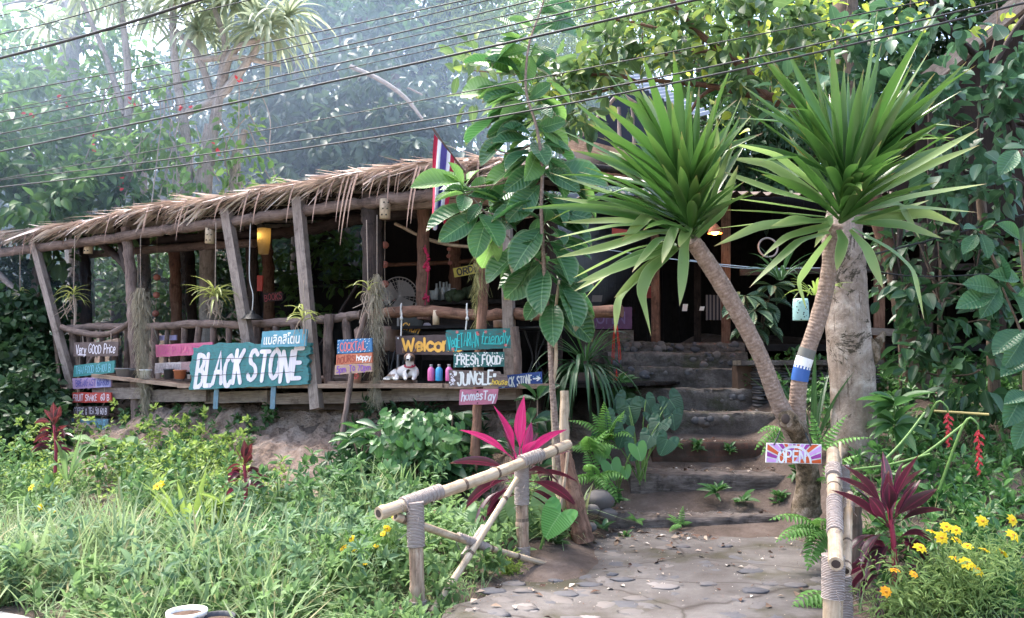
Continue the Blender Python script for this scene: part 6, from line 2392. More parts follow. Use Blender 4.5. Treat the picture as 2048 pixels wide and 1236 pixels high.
low2 = [[(1260, 880), (1050, 890), (808, 915)], [(1260, 880), (985, 905), (808, 985)], [(1250, 890), (1130, 880), (1035, 905)], [(1300, 870), (1285, 858), (1210, 990)], [(1270, 930), (1150, 965), (950, 1150)], [(1275, 940), (1210, 1020), (1138, 1125), (1178, 1240)], [(1305, 920), (1325, 965), (1298, 1085)],
        [(1350, 920), (1420, 1000), (1485, 1155)], [(1360, 915), (1520, 1005), (1600, 1080), (1648, 1280)], [(1360, 890), (1560, 830), (1862, 850)], [(1370, 880), (1650, 850), (1790, 900)], [(1370, 890), (1560, 900), (1725, 955)], [(1360, 850), (1600, 790), (1900, 735)], [(1400, 850), (1545, 815), (1632, 955)],
        [(1260, 850), (1060, 820), (850, 790)], [(1250, 820), (1050, 770), (830, 682)], [(1250, 800), (1020, 655), (865, 632)], [(1250, 780), (1060, 625), (870, 570)], [(1370, 820), (1650, 670), (1870, 580)], [(1370, 800), (1650, 640), (1870, 515)], [(1360, 780), (1600, 560), (1770, 550)], [(1255, 870), (1020, 850), (850, 840)], [(1370, 860), (1540, 850), (1670, 800)], [(1270, 900), (1100, 950), (1000, 1030)]]
swords(yc, C1, axA, 62, 45, 168, [40, 60, 90, 130, 160, 190], [.85, 1.0, 1.12, 1.2, 1.3, 1.25], low1)
swords(yc, C2, axB, 74, 28, 155, [0, 45, 70, 90, 135, 180], [1.1, 1.18, 1.2, 1.25, 1.12, .92], low2)

# ------------------------------------------------------------------ big leaved sapling in the middle
bt_ = thing('big_leaved_sapling', W(1115, 1040, 7.5), 'young tree with large glossy veined leaves on two thin stems in front of the terrace', 'tree')
S1 = [(1122, 1000), (1114, 890), (1105, 780), (1100, 680), (1090, 560), (1083, 430), (1084, 330), (1072, 250), (1052, 180), (1058, 90), (1085, 10), (1100, -60)]
S2 = [(1112, 990), (1108, 870), (1105, 780), (1112, 720), (1110, 640), (1118, 560)]
for T, r in ((S1, [.04, .032, .028, .024, .02, .018, .016, .014, .012, .01, .008, .006]), (S2, [.03, .022, .02, .018, .016, .012])):
    mb = MB()
    tube(mb, [W(a, b_, 7.45 - .02 * k) for k, (a, b_) in enumerate(T)], r, 9, n=60, rough=.03)
    mb.build('trunk', M['bamboo'] if T is S2 else M['ybark'], bt_)
BL = [  # base x, base y, tip x, tip y (pixels), depth slant, young
    (925, 362, 822, 362, -.1, 1), (930, 372, 882, 338, .0, 1), (925, 378, 905, 322, -.1, 1), (935, 365, 953, 335, .1, 1), (930, 388, 868, 392, -.15, 1), (938, 380, 990, 352, .1, 1), (930, 392, 925, 415, -.2, 0),
    (950, 412, 848, 447, -.1, 0), (958, 430, 880, 478, -.15, 0), (955, 425, 1006, 482, -.2, 0), (975, 432, 948, 512, -.1, 0), (985, 425, 1038, 455, .0, 0), (1000, 450, 962, 540, .1, 1), (970, 400, 1000, 385, .1, 0), (965, 405, 935, 440, -.1, 0),
    (1085, 455, 1022, 532, -.2, 0), (1098, 482, 1152, 556, -.25, 0), (1090, 535, 1074, 618, -.25, 0), (1105, 602, 1104, 682, -.25, 0), (1118, 562, 1162, 648, -.25, 0), (1080, 470, 1025, 478, -.1, 0), (1078, 490, 1000, 590, .1, 0), (1085, 520, 1010, 600, .0, 0), (1100, 455, 1135, 480, -.2, 0), (1088, 445, 1100, 410, -.2, 0),
    (1080, 440, 1040, 415, -.1, 0), (1105, 540, 1168, 575, .0, 0), (1085, 585, 1050, 640, .0, 0), (1125, 590, 1190, 560, .1, 0),
    (1060, 280, 985, 275, -.1, 0), (1062, 270, 1010, 245, -.1, 0), (1065, 285, 1095, 320, -.2, 0), (1070, 260, 1130, 240, -.1, 0), (1075, 290, 1140, 290, -.1, 0), (1060, 300, 1008, 330, -.15, 0), (1075, 300, 1060, 355, -.2, 1), (1080, 330, 1010, 380, -.1, 0), (1085, 340, 1160, 375, -.1, 0), (1085, 350, 1155, 340, .1, 0),
    (1080, 370, 1015, 440, -.1, 0), (1085, 380, 1140, 440, -.15, 0), (1090, 420, 1190, 430, -.05, 0), (1088, 400, 1160, 400, .1, 0), (1070, 240, 1015, 215, .0, 1), (1056, 195, 1000, 160, -.1, 1), (1052, 190, 968, 200, -.1, 1), (1055, 180, 1040, 130, -.1, 1), (1058, 200, 1100, 165, -.1, 0), (1055, 205, 1000, 232, -.1, 1), (1060, 215, 1105, 225, -.15, 0),
    (1058, 100, 1000, 105, -.1, 1), (1060, 90, 1005, 60, .0, 1), (1060, 95, 1115, 110, -.1, 0), (1065, 70, 1105, 40, .0, 0), (1070, 60, 1020, 30, -.1, 1), (1085, 10, 1130, 25, -.1, 0), (1062, 110, 1050, 165, -.1, 1), (1085, 5, 1035, -15, 0, 1), (1058, 130, 1110, 150, 0, 0), (1056, 120, 960, 100, .05, 1), (1075, 30, 1150, 5, 0, 0), (1060, 150, 1000, 140, .1, 0),
    (1090, 345, 1225, 355, .1, 0), (1085, 500, 1040, 560, .15, 0), (1085, 410, 1010, 425, .2, 0), (1100, 470, 1180, 490, .2, 0), (1095, 440, 1170, 460, .15, 0), (1080, 310, 1020, 300, .2, 0), (1110, 610, 1075, 650, .2, 0)]
for k in range(64):
    sy = rng.uniform(160, 610)
    sx = np.interp(sy, [b_ for a, b_ in S1][::-1], [a for a, b_ in S1][::-1])
    an = rng.uniform(-.5, 3.64)
    rr = rng.uniform(60, 105) * (1.0 if sy > 240 else .8)
    off = rng.uniform(0, 55) * (1 if 260 < sy < 520 else .5)
    bx, by = sx + math.cos(an) * off, sy - abs(math.sin(an)) * off * .5
    BL.append((bx, by, bx + math.cos(an) * rr, by + rr * rng.uniform(.1, .85), rng.uniform(-.1, .25), 1 if rng.random() < .12 else 0))
for k in range(22):
    sy = rng.uniform(30, 270)
    sx = np.interp(sy, [b_ for a, b_ in S1][::-1], [a for a, b_ in S1][::-1])
    an = rng.uniform(-.9, 4.0)
    rr = rng.uniform(60, 95)
    off = rng.uniform(5, 55)
    bx, by = sx + math.cos(an) * off, sy - math.sin(an) * off * .6
    BL.append((bx, by, bx + math.cos(an) * rr, by - math.sin(an) * rr * .5 + rr * rng.uniform(-.2, .45), rng.uniform(-.1, .3), 1 if rng.random() < .5 else 0))
for k in range(5):
    an = rng.uniform(-.4, 3.5)
    bx, by = 935 + rng.normal(0, 18), 385 + rng.normal(0, 22)
    rr = rng.uniform(60, 95)
    BL.append((bx, by, bx + math.cos(an) * rr, by + rr * rng.uniform(-.2, .6), rng.uniform(-.05, .2), 1 if rng.random() < .35 else 0))
for young, m in ((0, 'big'), (1, 'big_young')):
    mb = MB()
    for a, b_, c_, e, dy, yg in BL:
        if yg != young:
            continue
        p0, p1 = W(a, b_, 7.42), W(c_, e, 7.42 + dy * 1.3)
        D = p1 - p0
        L = np.linalg.norm(D)
        N = np.array((.15, -.75, .65)) + .3 * rng.standard_normal(3)
        scatter(mb, P_BIG, [p0], [D], [N], L, rng.uniform(.44, .54))
        tube(mb, [p0, p0 - D / L * .06 + (0, .02, .02)], .006, 5, n=3)
    mb.build('leaves' if young == 0 else 'young_leaves', M[m], bt_)
mb = MB()
for a, b_, c_, e in ((1088, 530, 945, 395), (1084, 330, 940, 375), (1060, 290, 990, 300), (1083, 430, 960, 420)):
    tube(mb, [W(a, b_, 7.42), W((a + c_) / 2, (b_ + e) / 2 + 12, 7.4), W(c_, e, 7.4)], [.012, .009, .007], 6, n=10)
mb.build('branch', M['ybark'], bt_)


# ------------------------------------------------------------------ cordylines
def cordyline(base, top, leaves, m_top, m_low, lab, stem_r=.018, stem_m='plumstem', split=None):
    """leaves: (height fraction, screen angle, depth angle, length, width, bend)"""
    o = thing('cordyline', base, lab, 'cordyline')
    mb = MB()
    tube(mb, [base, (base + top) / 2 + (.015, 0, 0), top], [stem_r * 1.3, stem_r], 8, n=14, rough=.03)
    mb.build('stem', M[stem_m], o)
    for nm_, m, sel in (('upper_leaves', m_top, lambda f: f > .72), ('lower_leaves', m_low, lambda f: f <= .72)):
        mb = MB()
        got = False
        for f, a, ph, L, wd, bd in leaves:
            if not sel(f):
                continue
            got = True
            a, ph = math.radians(a), math.radians(ph)
            d = np.array((math.cos(a) * math.cos(ph), math.sin(ph), math.sin(a) * math.cos(ph)))
            p = base + (top - base) * f
            strap(mb, p, d, L, wd, bend=bd, fold=rng.uniform(.25, .75), twist=rng.uniform(-1.2, 1.2), n=14, side=np.cross(d, (0, .55, .85)) + .2 * rng.standard_normal(3), shape=lambda t: .12 + .0 * t if t < .2 else (min(1, .12 + (t - .24) * 3.6) * max(0, 1 - max(0, (t - .55) / .45) ** 1.8)))
        if got:
            mb.build(nm_, M[m], o)
    return o


b0 = W(1042, 1010, 6.9)
tp = W(1038, 925, 6.85)
L_ = [(1, 86, -10, .56, .11, .15), (.97, 110, -12, .54, .1, .3), (.96, 66, -35, .4, .11, .6), (.95, 48, -10, .5, .1, .5), (.94, 132, -5, .58, .08, .75), (.92, 96, -50, .36, .1, 1.0), (.9, 76, 20, .4, .09, .3)]
L_ += [(.71, 150, 10, .62, .08, .8), (.7, 38, 12, .5, .1, .6), (.7, 70, 25, .42, .1, .4), (.7, 108, 25, .42, .1, .4), (.7, 160, -15, .58, .09, 1.2), (.65, 22, -10, .5, .1, .9), (.6, 172, 0, .55, .09, 1.4), (.55, 8, 10, .55, .1, 1.2), (.6, 200, -20, .45, .08, 1.0), (.5, -8, -30, .5, .1, .9), (.5, 185, -35, .5, .085, 1.5), (.7, 42, -35, .46, .1, 1.4), (.66, 130, -40, .42, .085, 1.5), (.4, -2, 0, .5, .085, 1.4), (.4, 170, -20, .5, .08, 1.7), (.45, 215, -30, .42, .085, .9), (.3, 195, -20, .45, .085, .8), (.35, -15, -30, .45, .09, .7)]
cordyline(b0, tp, L_, 'pinkc', 'plumc', 'cordyline with bright pink upper leaves behind the bamboo rail', .022)
b0 = W(1790, 1200, 5.6)
tp = W(1778, 1010, 5.6)
L_ = []
for k in range(17):
    f = 1 - .05 * k * .5
    L_.append((max(.74, f), 40 + (k * 47) % 105, rng.uniform(-40, 30), rng.uniform(.36, .5), .085, rng.uniform(.2, .6)))
for k in range(26):
    f = .7 - .6 * k / 26
    a = (15 + rng.uniform(-20, 35)) if k % 2 else (165 + rng.uniform(-35, 20))
    L_.append((f, a, rng.uniform(-55, 30), rng.uniform(.3, .42), .08, rng.uniform(1.0, 2.2)))
cordyline(b0, tp, L_, 'plumc', 'plumc', 'large dark plum cordyline growing beside the right bamboo rail', .016)
for px, pb_y, pt_y, d, lab in ((110, 945, 850, 8.6, 'dark red cordyline with a pinkish tip below the hanging price list'), (490, 1010, 930, 7.6, 'slim dark red cordyline standing before the left end of the clay patch')):
    L_ = [(1, 88, -10, .24, .075, .1), (1, 70, -10, .22, .07, .15), (.98, 112, -15, .2, .07, .2), (.95, 60, -30, .2, .07, .4)]
    for k in range(18):
        f = .95 - .55 * k / 18
        a = (25 + rng.uniform(-15, 30)) if k % 2 else (155 + rng.uniform(-30, 15))
        L_.append((f, a, rng.uniform(-60, 40), rng.uniform(.17, .26), .06, rng.uniform(.8, 2.0)))
    cordyline(W(px, pb_y, d), W(px - 2, pt_y, d), L_, 'redc', 'plumc', lab, .014)


# ------------------------------------------------------------------ heart leaves and elephant ears
P_EARV = None


def heart_proto(n=26, lobe=.42, wid=.5, cup=.06, tipcurl=.15):
    V, UV = [(0, .02, 0)], [(.5, .0)]
    ring = []
    for k in range(n):
        a = 2 * math.pi * k / n                 # 0 = tip
        s, c = math.sin(a), math.cos(a)
        if c > 0:
            y = c ** 1.1 * 1.0
            x = math.copysign(abs(s) ** .9 * (1 - .35 * c ** 2), s) * wid
        else:
            y = -lobe * (abs(s) ** .55) * (abs(c) ** .45) * 1.5
            x = s * wid * (1 - .1 * abs(c))
        ring.append((x, y))
    for f in (.55, 1.0):
        for x, y in ring:
            xx, yy = x * f, y * f + .02 * (1 - f)
            V.append((xx, yy, cup * (abs(xx) / wid) ** 1.2 - tipcurl * max(0, yy) ** 2))
            UV.append((.5 + xx / wid / 2, max(0, yy)))
    fs = []
    for k in range(n):
        k2 = (k + 1) % n
        fs.append((0, 1 + k2, 1 + k))
        fs.append((1 + k, 1 + k2, 1 + n + k2, 1 + n + k))
    return np.array(V), fs, np.array(UV)


P_HEART = heart_proto()
P_EAR = heart_proto(30, .36, .56, .12, .25)


def heartplant(name, base, leaves, m, lab, cat, d, proto=P_HEART, petiole=.007, wd=1.0, ny=-.8, nz_=.55):
    """leaves: (px of the leaf base, py, tip px, tip py, depth shift)"""
    o = thing(name, base, lab, cat)
    lb = MB()
    st = MB()
    for a, b_, c_, e, dy in leaves:
        p0, p1 = W(a, b_, d + dy), W(c_, e, d + dy - .06)
        D = (p1 - p0) * (.8 if name == 'philodendron' else 1.0)
        L = np.linalg.norm(D)
        scatter(lb, proto, [p0], [D], [np.array((rng.normal(0, .2), ny, nz_ + rng.normal(0, .12)))], L, wd * rng.uniform(.92, 1.08))
        tube(st, [base + rng.normal(0, .02, 3), (base + p0) / 2 + np.array((0, 0, .12)), p0 + (0, .012, .004)], petiole, 6, n=10)
    lb.build('leaves', m, o)
    st.build('stalks', M['stem_green'], o)
    return o


heartplant('philodendron', W(1280, 960, 8.35), [(1258, 812, 1262, 862, .3), (1292, 800, 1310, 832, .5), (1248, 862, 1238, 905, .0), (1320, 845, 1300, 882, .2), (1345, 830, 1352, 868, .3), (1335, 880, 1318, 918, .0), (1300, 872, 1285, 905, .05), (1340, 800, 1370, 842, .4), (1270, 890, 1262, 930, -.1), (1305, 830, 1330, 862, .3), (1230, 835, 1212, 870, .1), (1200, 880, 1192, 915, .1), (1325, 812, 1345, 838, .5), (1250, 800, 1225, 830, .4)], M['heart'],
           'dark heart leaved philodendron spilling over the left side of the stairs', 'philodendron', 8.3, wd=1.3)
heartplant('philodendron', W(1240, 985, 8.2), [(1222, 930, 1232, 968, -.1), (1250, 938, 1256, 962, -.05), (1275, 895, 1285, 928, -.25), (1205, 900, 1195, 935, 0)], M['heart_l'],
           'light green heart leaved philodendron low at the left of the second step', 'philodendron', 8.15, wd=1.3)
heartplant('elephant_ear', W(1075, 1125, 6.75), [(1121, 1026, 1088, 1072, -.05)], M['ear'], 'single big bright elephant ear leaf by the bark slab', 'elephant ear', 6.6, P_EAR, .012, 1.2, -.9, .5)
heartplant('elephant_ear', W(985, 1100, 6.9), [(950, 1035, 905, 1075, -.05), (975, 1030, 1015, 1080, 0), (920, 1050, 885, 1030, .05), (1060, 1010, 1085, 1085, .1)], M['ear_p'], 'pale broad elephant ear leaves behind the crossed canes', 'elephant ear', 6.9, P_EAR, .011, 1.3, -.6, .75)

# ------------------------------------------------------------------ ferns
def fern(base, fronds, lab, L=.4, wid=.09, m='fern', group=None):
    o = thing('fern', base, lab, 'fern', group)
    mb = MB()
    for a, ph, LL, bend in fronds:
        a, ph = math.radians(a), math.radians(ph)
        d = np.array((math.cos(a) * math.cos(ph), math.sin(ph), math.sin(a) * math.cos(ph)))
        n = int(np.clip(LL / .032, 9, 18))
        p = np.array(base, float)
        pts, ds = [], []
        for i in range(n):
            pts.append(p.copy())
            ds.append(d.copy())
            d = nrm(d + np.array((0, 0, -1.0)) * bend / n)
            p = p + d * LL / n
        pts, ds = np.array(pts), np.array(ds)
        tube(mb, pts, np.linspace(.004, .0012, n), 4, cap=False)
        side = nrm(np.cross(ds, np.array((0, 0, 1.0)) + np.array((0, -.3, 0))))
        up = np.cross(side, ds)
        tt = np.arange(n) / (n - 1)
        pl_ = wid * np.sin(np.pi * np.clip(tt * .92 + .08, 0, 1) ** .7) + .008
        for s in (-1, 1):
            sel = slice(1, n)
            scatter(mb, P_LANCE, pts[sel], (side * s + ds * .3 - up * .12)[sel], up[sel] + .15 * rng.standard_normal((n - 1, 3)), pl_[sel], LL / n / pl_[sel] * .78)
    mb.build('fronds', M[m], o)
    return o


def ring(n, L0, L1, b0=.8, b1=1.8, amin=20, amax=160):
    return [(rng.uniform(amin, amax), rng.uniform(-55, 35), rng.uniform(L0, L1), rng.uniform(b0, b1)) for _ in range(n)]


fern(W(1215, 880, 8.4), [(95, -20, .5, .9), (75, -25, .45, .8), (150, -20, .45, 1.5), (125, 0, .5, 1.3), (60, -30, .4, 1.6)] + ring(4, .3, .45), 'bright fern above the dark philodendron on the left of the stairs')
fern(W(1190, 960, 8.0), [(100, -30, .45, 1.5), (80, -40, .4, 2.2), (150, -10, .4, 1.6), (40, -40, .4, 2.4)] + ring(5, .3, .42, 1.2, 2.4), 'fern hanging left of the light philodendron beside the bark slab')
fern(W(1180, 905, 8.1), ring(7, .25, .4, 1, 2.2), 'yellow green fern between the bark slab and the dark philodendron')
fern(W(1645, 1062, 6.25), [(150, -25, .52, 1.1), (135, -10, .5, 1.2), (70, -20, .35, .8), (105, -35, .35, 1.2), (215, -45, .42, .4), (190, -45, .4, 1.5)] + ring(3, .25, .4), 'large arching fern at the right end of the lowest log step')
fern(W(1640, 900, 7.0), [(60, 0, .4, .5), (40, -20, .45, .8), (95, 10, .35, .6), (120, -20, .3, 1)], 'small fern behind the sunburst OPEN sign', .3, .06)
fern(W(1562, 858, 7.6), [(215, -20, .35, .5), (190, -10, .35, 1), (150, -20, .3, 1.2), (235, -30, .3, .4)], 'fern left of the yucca fork above the brick step', .3, .06)
fern(W(1655, 1190, 5.4), [(200, -20, .3, .5), (225, -25, .3, .3), (160, -10, .3, 1.2)], 'fern at the foot of the end-on bamboo handrail')
fern(W(1660, 960, 6.6), ring(5, .2, .35), 'tuft of fern between the stump and the bamboo rail')
for px, py, d, L, lab in ((1362, 1050, 7.78, .2, 'small fern sprouting from the middle of the lowest log step'), (1273, 1042, 7.8, .14, 'tiny fern at the left of the lowest log step'), (1350, 890, 9.1, .14, 'little fern on the brick step'), (1950, 1000, 7.5, .5, 'fern under the hanging red flower on the right bank'), (2000, 930, 8, .55, 'broad fern at the right edge of the bank')):
    fern(W(px, py, d), ring(6, L * .7, L, .8, 1.6, 10, 170), lab, L, max(.025, L * .16))


def rosette(name, base, n, L, wd, m, lab, cat, proto=P_MED, up=.5, levels=1, h=.0, kind_w=None, group=None):
    o = thing(name, base, lab, cat, group)
    mb = MB()
    for lv in range(levels):
        z = h * lv / max(1, levels - 1)
        a = rng.random(n) * 6.28
        D = np.stack((np.cos(a), np.sin(a), up + .4 * rng.standard_normal(n)), 1)
        P = np.tile(base + (0, 0, z), (n, 1)) + D * .01
        scatter(mb, proto, P, D, np.array((0, -.3, 1.0)) + .3 * rng.standard_normal((n, 3)), L * rng.uniform(.7, 1.15, n), wd)
    mb.build('leaves', M[m], o)
    if h > .03:
        mb = MB()
        tube(mb, [base - (0, 0, .02), base + (0, 0, h)], .008, 6, n=5)
        mb.build('stem', M['stem_green'], o)
    return o


rosette('weed_rosette', W(1432, 985, 8.25), 22, .17, .26, 'mid_leaf', 'green leafy rosette growing on the second log step', 'weed', up=.6)
rosette('weed_rosette', W(1485, 1003, 8.2), 8, .15, .5, 'mid_leaf', 'round leaved seedling right of the leafy rosette', 'weed', up=.5)
rosette('weed_rosette', W(1110, 1090, 6.9), 26, .13, .2, 'weed', 'feathery weed at the foot of the bark slab', 'weed', up=.7, levels=3, h=.15)
rosette('weed_rosette', W(1205, 1060, 7.5), 10, .12, .4, 'dark_leaf', 'dark little weed beside the rocks', 'weed', up=.6)
rosette('light_shrub', W(440, 1050, 7.1), 16, .2, .26, 'weed_y', 'pale green whorled shrub with an orange leaf in the left garden', 'shrub', P_LANCE, .35, 2, .16)
rosette('broad_leaf_plant', W(1790, 850, 7.6), 14, .33, .3, 'mid_leaf', 'plant with pointed fresh green leaves right of the thick trunk', 'shrub', P_MED, .25, 2, .18)

for px, py, d, L, lab in ((1395, 900, 9.1, .09, 'tiny weed on the face of the brick step'), (1460, 905, 9.1, .08, 'second tiny weed on the face of the brick step'), (1560, 1010, 8.2, .12, 'small weed between the two log steps near the stump'), (1250, 1085, 7.6, .08, 'tiny weed at the foot of the lowest log step'), (1500, 770, 10.5, .12, 'small dark tuft at the foot of the dry stone wall'), (1230, 1005, 8.0, .12, 'weed at the left end of the second log step'), (1600, 960, 8.3, .14, 'ferny weed at the right end of the second log step'), (1240, 790, 9.9, .22, 'bushy green weed under the hanging red cords'), (1225, 800, 9.6, .2, 'second bushy weed under the hanging red cords')):
    rosette('weed_rosette', W(px, py, d), 18, L, .4, 'mid_leaf', lab, 'weed', up=.6, levels=2, h=L * .6)

# clumps of broad strap leaves in the garden
def strapclump(base, n, L, wd, m, lab, cat='lily', spread=.7, bend=.9, name='strap_leaf_clump', fold=.35):
    o = thing(name, base, lab, cat)
    mb = MB()
    for k in range(n):
        a = k * 2.4 + rng.uniform(-.3, .3)
        s = spread * math.sqrt((k + .5) / n)
        d = np.array((math.cos(a) * s, math.sin(a) * s * .8, 1.0))
        strap(mb, base + np.array((math.cos(a), math.sin(a), 0)) * .03, d, L * rng.uniform(.75, 1.1), wd * rng.uniform(.8, 1.1), bend=bend * rng.uniform(.6, 1.4), fold=fold, n=10)
    mb.build('leaves', M[m], o)
    return o


strapclump(W(375, 1075, 7.2), 16, .62, .055, 'weed_y', 'clump of broad strap leaves in the left garden', spread=.75)
strapclump(W(320, 1070, 7.5), 10, .5, .05, 'weed', 'smaller strap leaved clump left of the broad one', spread=.9)
strapclump(W(135, 960, 8.7), 9, .5, .05, 'weed', 'strap leaves standing at the foot of the left red cordyline')
strapclump(W(735, 1050, 7.6), 34, .62, .02, 'grass', 'tall thin grass tuft between the leaning pole and the handrail', 'grass tuft', .6, 1.3, 'grass_tuft')
strapclump(W(800, 1010, 8.0), 40, .6, .022, 'weed', 'dense green grass tuft under the glossy bush', 'grass tuft', .75, 1.5, 'grass_tuft')
strapclump(W(560, 1010, 7.9), 22, .45, .018, 'grass', 'grass tuft at the foot of the clay patch', 'grass tuft', .8, 1.2, 'grass_tuft')
strapclump(W(1166, 745, 9.0), 80, .85, .04, 'dark_leaf', 'hanging clump of long dark strap leaves below the purple OPEN board', 'strap fern', 1.5, 4.2, 'strap_fern')
strapclump(W(1172, 722, 9.05), 26, .55, .022, 'mid_leaf', 'spiky green epiphyte on top of the hanging strap leaves', 'bromeliad', 1.2, .8, 'spiky_epiphyte')
strapclump(W(1625, 900, 8.2), 16, 1.0, .06, 'dark_leaf', 'dark sword leaves between the yucca and the thick trunk', 'snake plant', .6, .8, 'snake_plant')
strapclump(W(1560, 560, 9.5), 30, .5, .03, 'dark_leaf', 'dark spiky plant hanging behind the green lantern', 'bromeliad', 1.1, 1.4, 'spiky_epiphyte')
strapclump(W(1630, 590, 7.4), 22, .3, .02, 'weed_y', 'small epiphyte on the trunk behind the green lantern', 'bromeliad', 1.2, 1.8, 'spiky_epiphyte')

# glossy heart leaved bush, dark plants round it
bb = thing('glossy_bush', W(840, 985, 8.3), 'fresh green small heart leaved bush in front of the clay bank', 'bush')
mb = MB()
C = np.array([W(rng.normal(838, 40), max(826, rng.normal(886, 34)), 8.3 + rng.normal(0, .16)) for _ in range(150)])
O = C - W(840, 930, 8.5)
n = len(C) * 4
C4 = np.repeat(C, 4, 0) + rng.normal(0, .035, (n, 3))
scatter(mb, P_HEART, C4, np.repeat(nrm(O), 4, 0) * .3 + np.array((0, -.35, -.75)) + .45 * rng.standard_normal((n, 3)), np.repeat(nrm(O), 4, 0) * .4 + np.array((0, -.8, .5)) + .25 * rng.standard_normal((n, 3)), rng.uniform(.05, .095, n), 1.15)
mb.build('leaves', M['mid_leaf'], bb)
mb = MB()
for k in range(12):
    e = C[k * 12]
    tube(mb, [W(840, 1000, 8.35), (W(840, 960, 8.3) + e) / 2, e], .006, 5, n=8)
mb.build('stems', M['twig'], bb)


def bigleafed(name, base, tips, L, wd, m, lab, cat, proto=P_BIG, d=8.4, droop=.3):
    """stems fan from the base to the tips, a whorl of long leaves at each"""
    o = thing(name, base, lab, cat)
    mb, st = MB(), MB()
    for px, py, dd in tips:
        c = W(px, py, d + dd)
        k = rng.integers(6, 9)
        a = np.arange(k) * 2.4 + rng.random() * 6
        D = np.stack((np.cos(a), np.sin(a) * .8, .35 - droop + .3 * rng.standard_normal(k)), 1)
        scatter(mb, proto, np.tile(c, (k, 1)) + D * .02, D, np.array((0, -.35, 1.0)) + .2 * rng.standard_normal((k, 3)), L * rng.uniform(.7, 1.1, k), wd)
        tube(st, [base, (base + c) / 2 + (0, 0, .03), c], [.014, .007], 6, n=8)
    mb.build('leaves', M[m], o)
    st.build('stems', M['twig'], o)
    return o


bigleafed('dark_leaved_shrub', W(900, 1000, 8.4), [(760, 860, .3), (905, 830, .3), (880, 930, -.1), (940, 905, .1), (975, 900, .2), (1000, 960, 0), (930, 960, -.1)], .36, .34, 'dark_leaf', 'dark shrub with long drooping leaves behind the pink cordyline', 'shrub')
bigleafed('dark_leaved_shrub', W(1075, 900, 8.2), [(1075, 800, .1), (1060, 850, 0), (1095, 870, .1), (1080, 940, 0), (1050, 900, .2)], .3, .34, 'dark_leaf', 'dark shrub with upright leaves right of the pink homestay board', 'shrub', d=8.2, droop=.0)
bigleafed('green_shrub', W(720, 930, 8.9), [(730, 868, .1), (748, 885, 0), (705, 880, .2)], .26, .34, 'mid_leaf', 'green shrub with pointed leaves right of the leaning pole', 'shrub', d=8.8)
bigleafed('green_shrub', W(225, 905, 10.2), [(190, 888, .0), (235, 886, .0), (210, 898, -.1), (160, 905, 0)], .26, .55, 'weed', 'shrub with large soft leaves below the lowest price board', 'shrub', d=10.0, proto=P_BIG)
# variegated plant in the shade by the upper stairs
dm = leafmat('variegated leaf', (.015, .05, .025), (.03, .08, .035), trans=.2, rough=.4, spec=.45, rib=(.22, .32, .16), ribw=.1, veins=.55)
M['variegated'] = dm
bigleafed('variegated_plant', W(1515, 700, 10.8), [(1490, 590, 0), (1510, 620, -.1), (1530, 600, .1), (1500, 650, -.1), (1530, 650, -.1), (1545, 570, .1), (1475, 600, .1)], .34, .4, 'variegated', 'shaded plant with feather patterned leaves at the top right of the stairs', 'shrub', d=10.7, droop=.75)

# ------------------------------------------------------------------ flowers
def flower_head(mb, c, r, n, tilt, mp=0, me_=1):
    nd = nrm(np.array((0, -.55, .8)) + tilt)
    X = nrm(np.cross(nd, (1, 0, .1)))
    Y = np.cross(nd, X)
    a = np.arange(n) * 2 * np.pi / n + rng.random()
    D = np.cos(a)[:, None] * X + np.sin(a)[:, None] * Y + nd * .12
    scatter(mb, P_OVAL, np.tile(c, (n, 1)), D, np.tile(nd, (n, 1)), r * rng.uniform(.9, 1.1, n), .7, mat=mp)
    ellipsoid(mb, c + nd * .004, r * .25, r * .25, r * .18, 8, 5, mat=me_)


def flowering(name, base, heads, r, petal, lab, cat, d, leaf_c, leaf_n, leaf_L, leaf_m, n_pet=8, leaf_w=.25, kk=10):
    o = thing(name, base, lab, cat)
    st, lf = MB(), MB()
    for px, py, dd in heads:
        c = W(px, py, d + dd - .3)
        tube(st, [base + np.array((rng.normal(0, .12), rng.normal(0, .08), 0)), (base + c) / 2 + np.array((rng.normal(0, .05), 0, .05)), c - (0, 0, .005)], .004, 5, n=10)
        fb = MB()
        flower_head(fb, c, r * rng.uniform(.75, 1.1), n_pet, rng.normal(0, .35, 3))
        fb.build('flower', [M[petal], M['flower_eye']], o)
    C = np.array([W(rng.normal(leaf_c[0], leaf_c[2]), rng.normal(leaf_c[1], leaf_c[3]), d + rng.normal(0, .2)) for _ in range(leaf_n)])
    clusters(lf, P_LANCE, C, np.tile((0, -.2, 1.0), (leaf_n, 1)) + .5 * rng.standard_normal((leaf_n, 3)), kk, .1, leaf_L, leaf_w, .1)
    for c in C[::4]:
        tube(st, [base + np.array((rng.normal(0, .2), rng.normal(0, .1), 0)), c], .003, 4, n=4, cap=False)
    st.build('stems', M['stem_green'], o)
    lf.build('leaves', M[leaf_m], o)


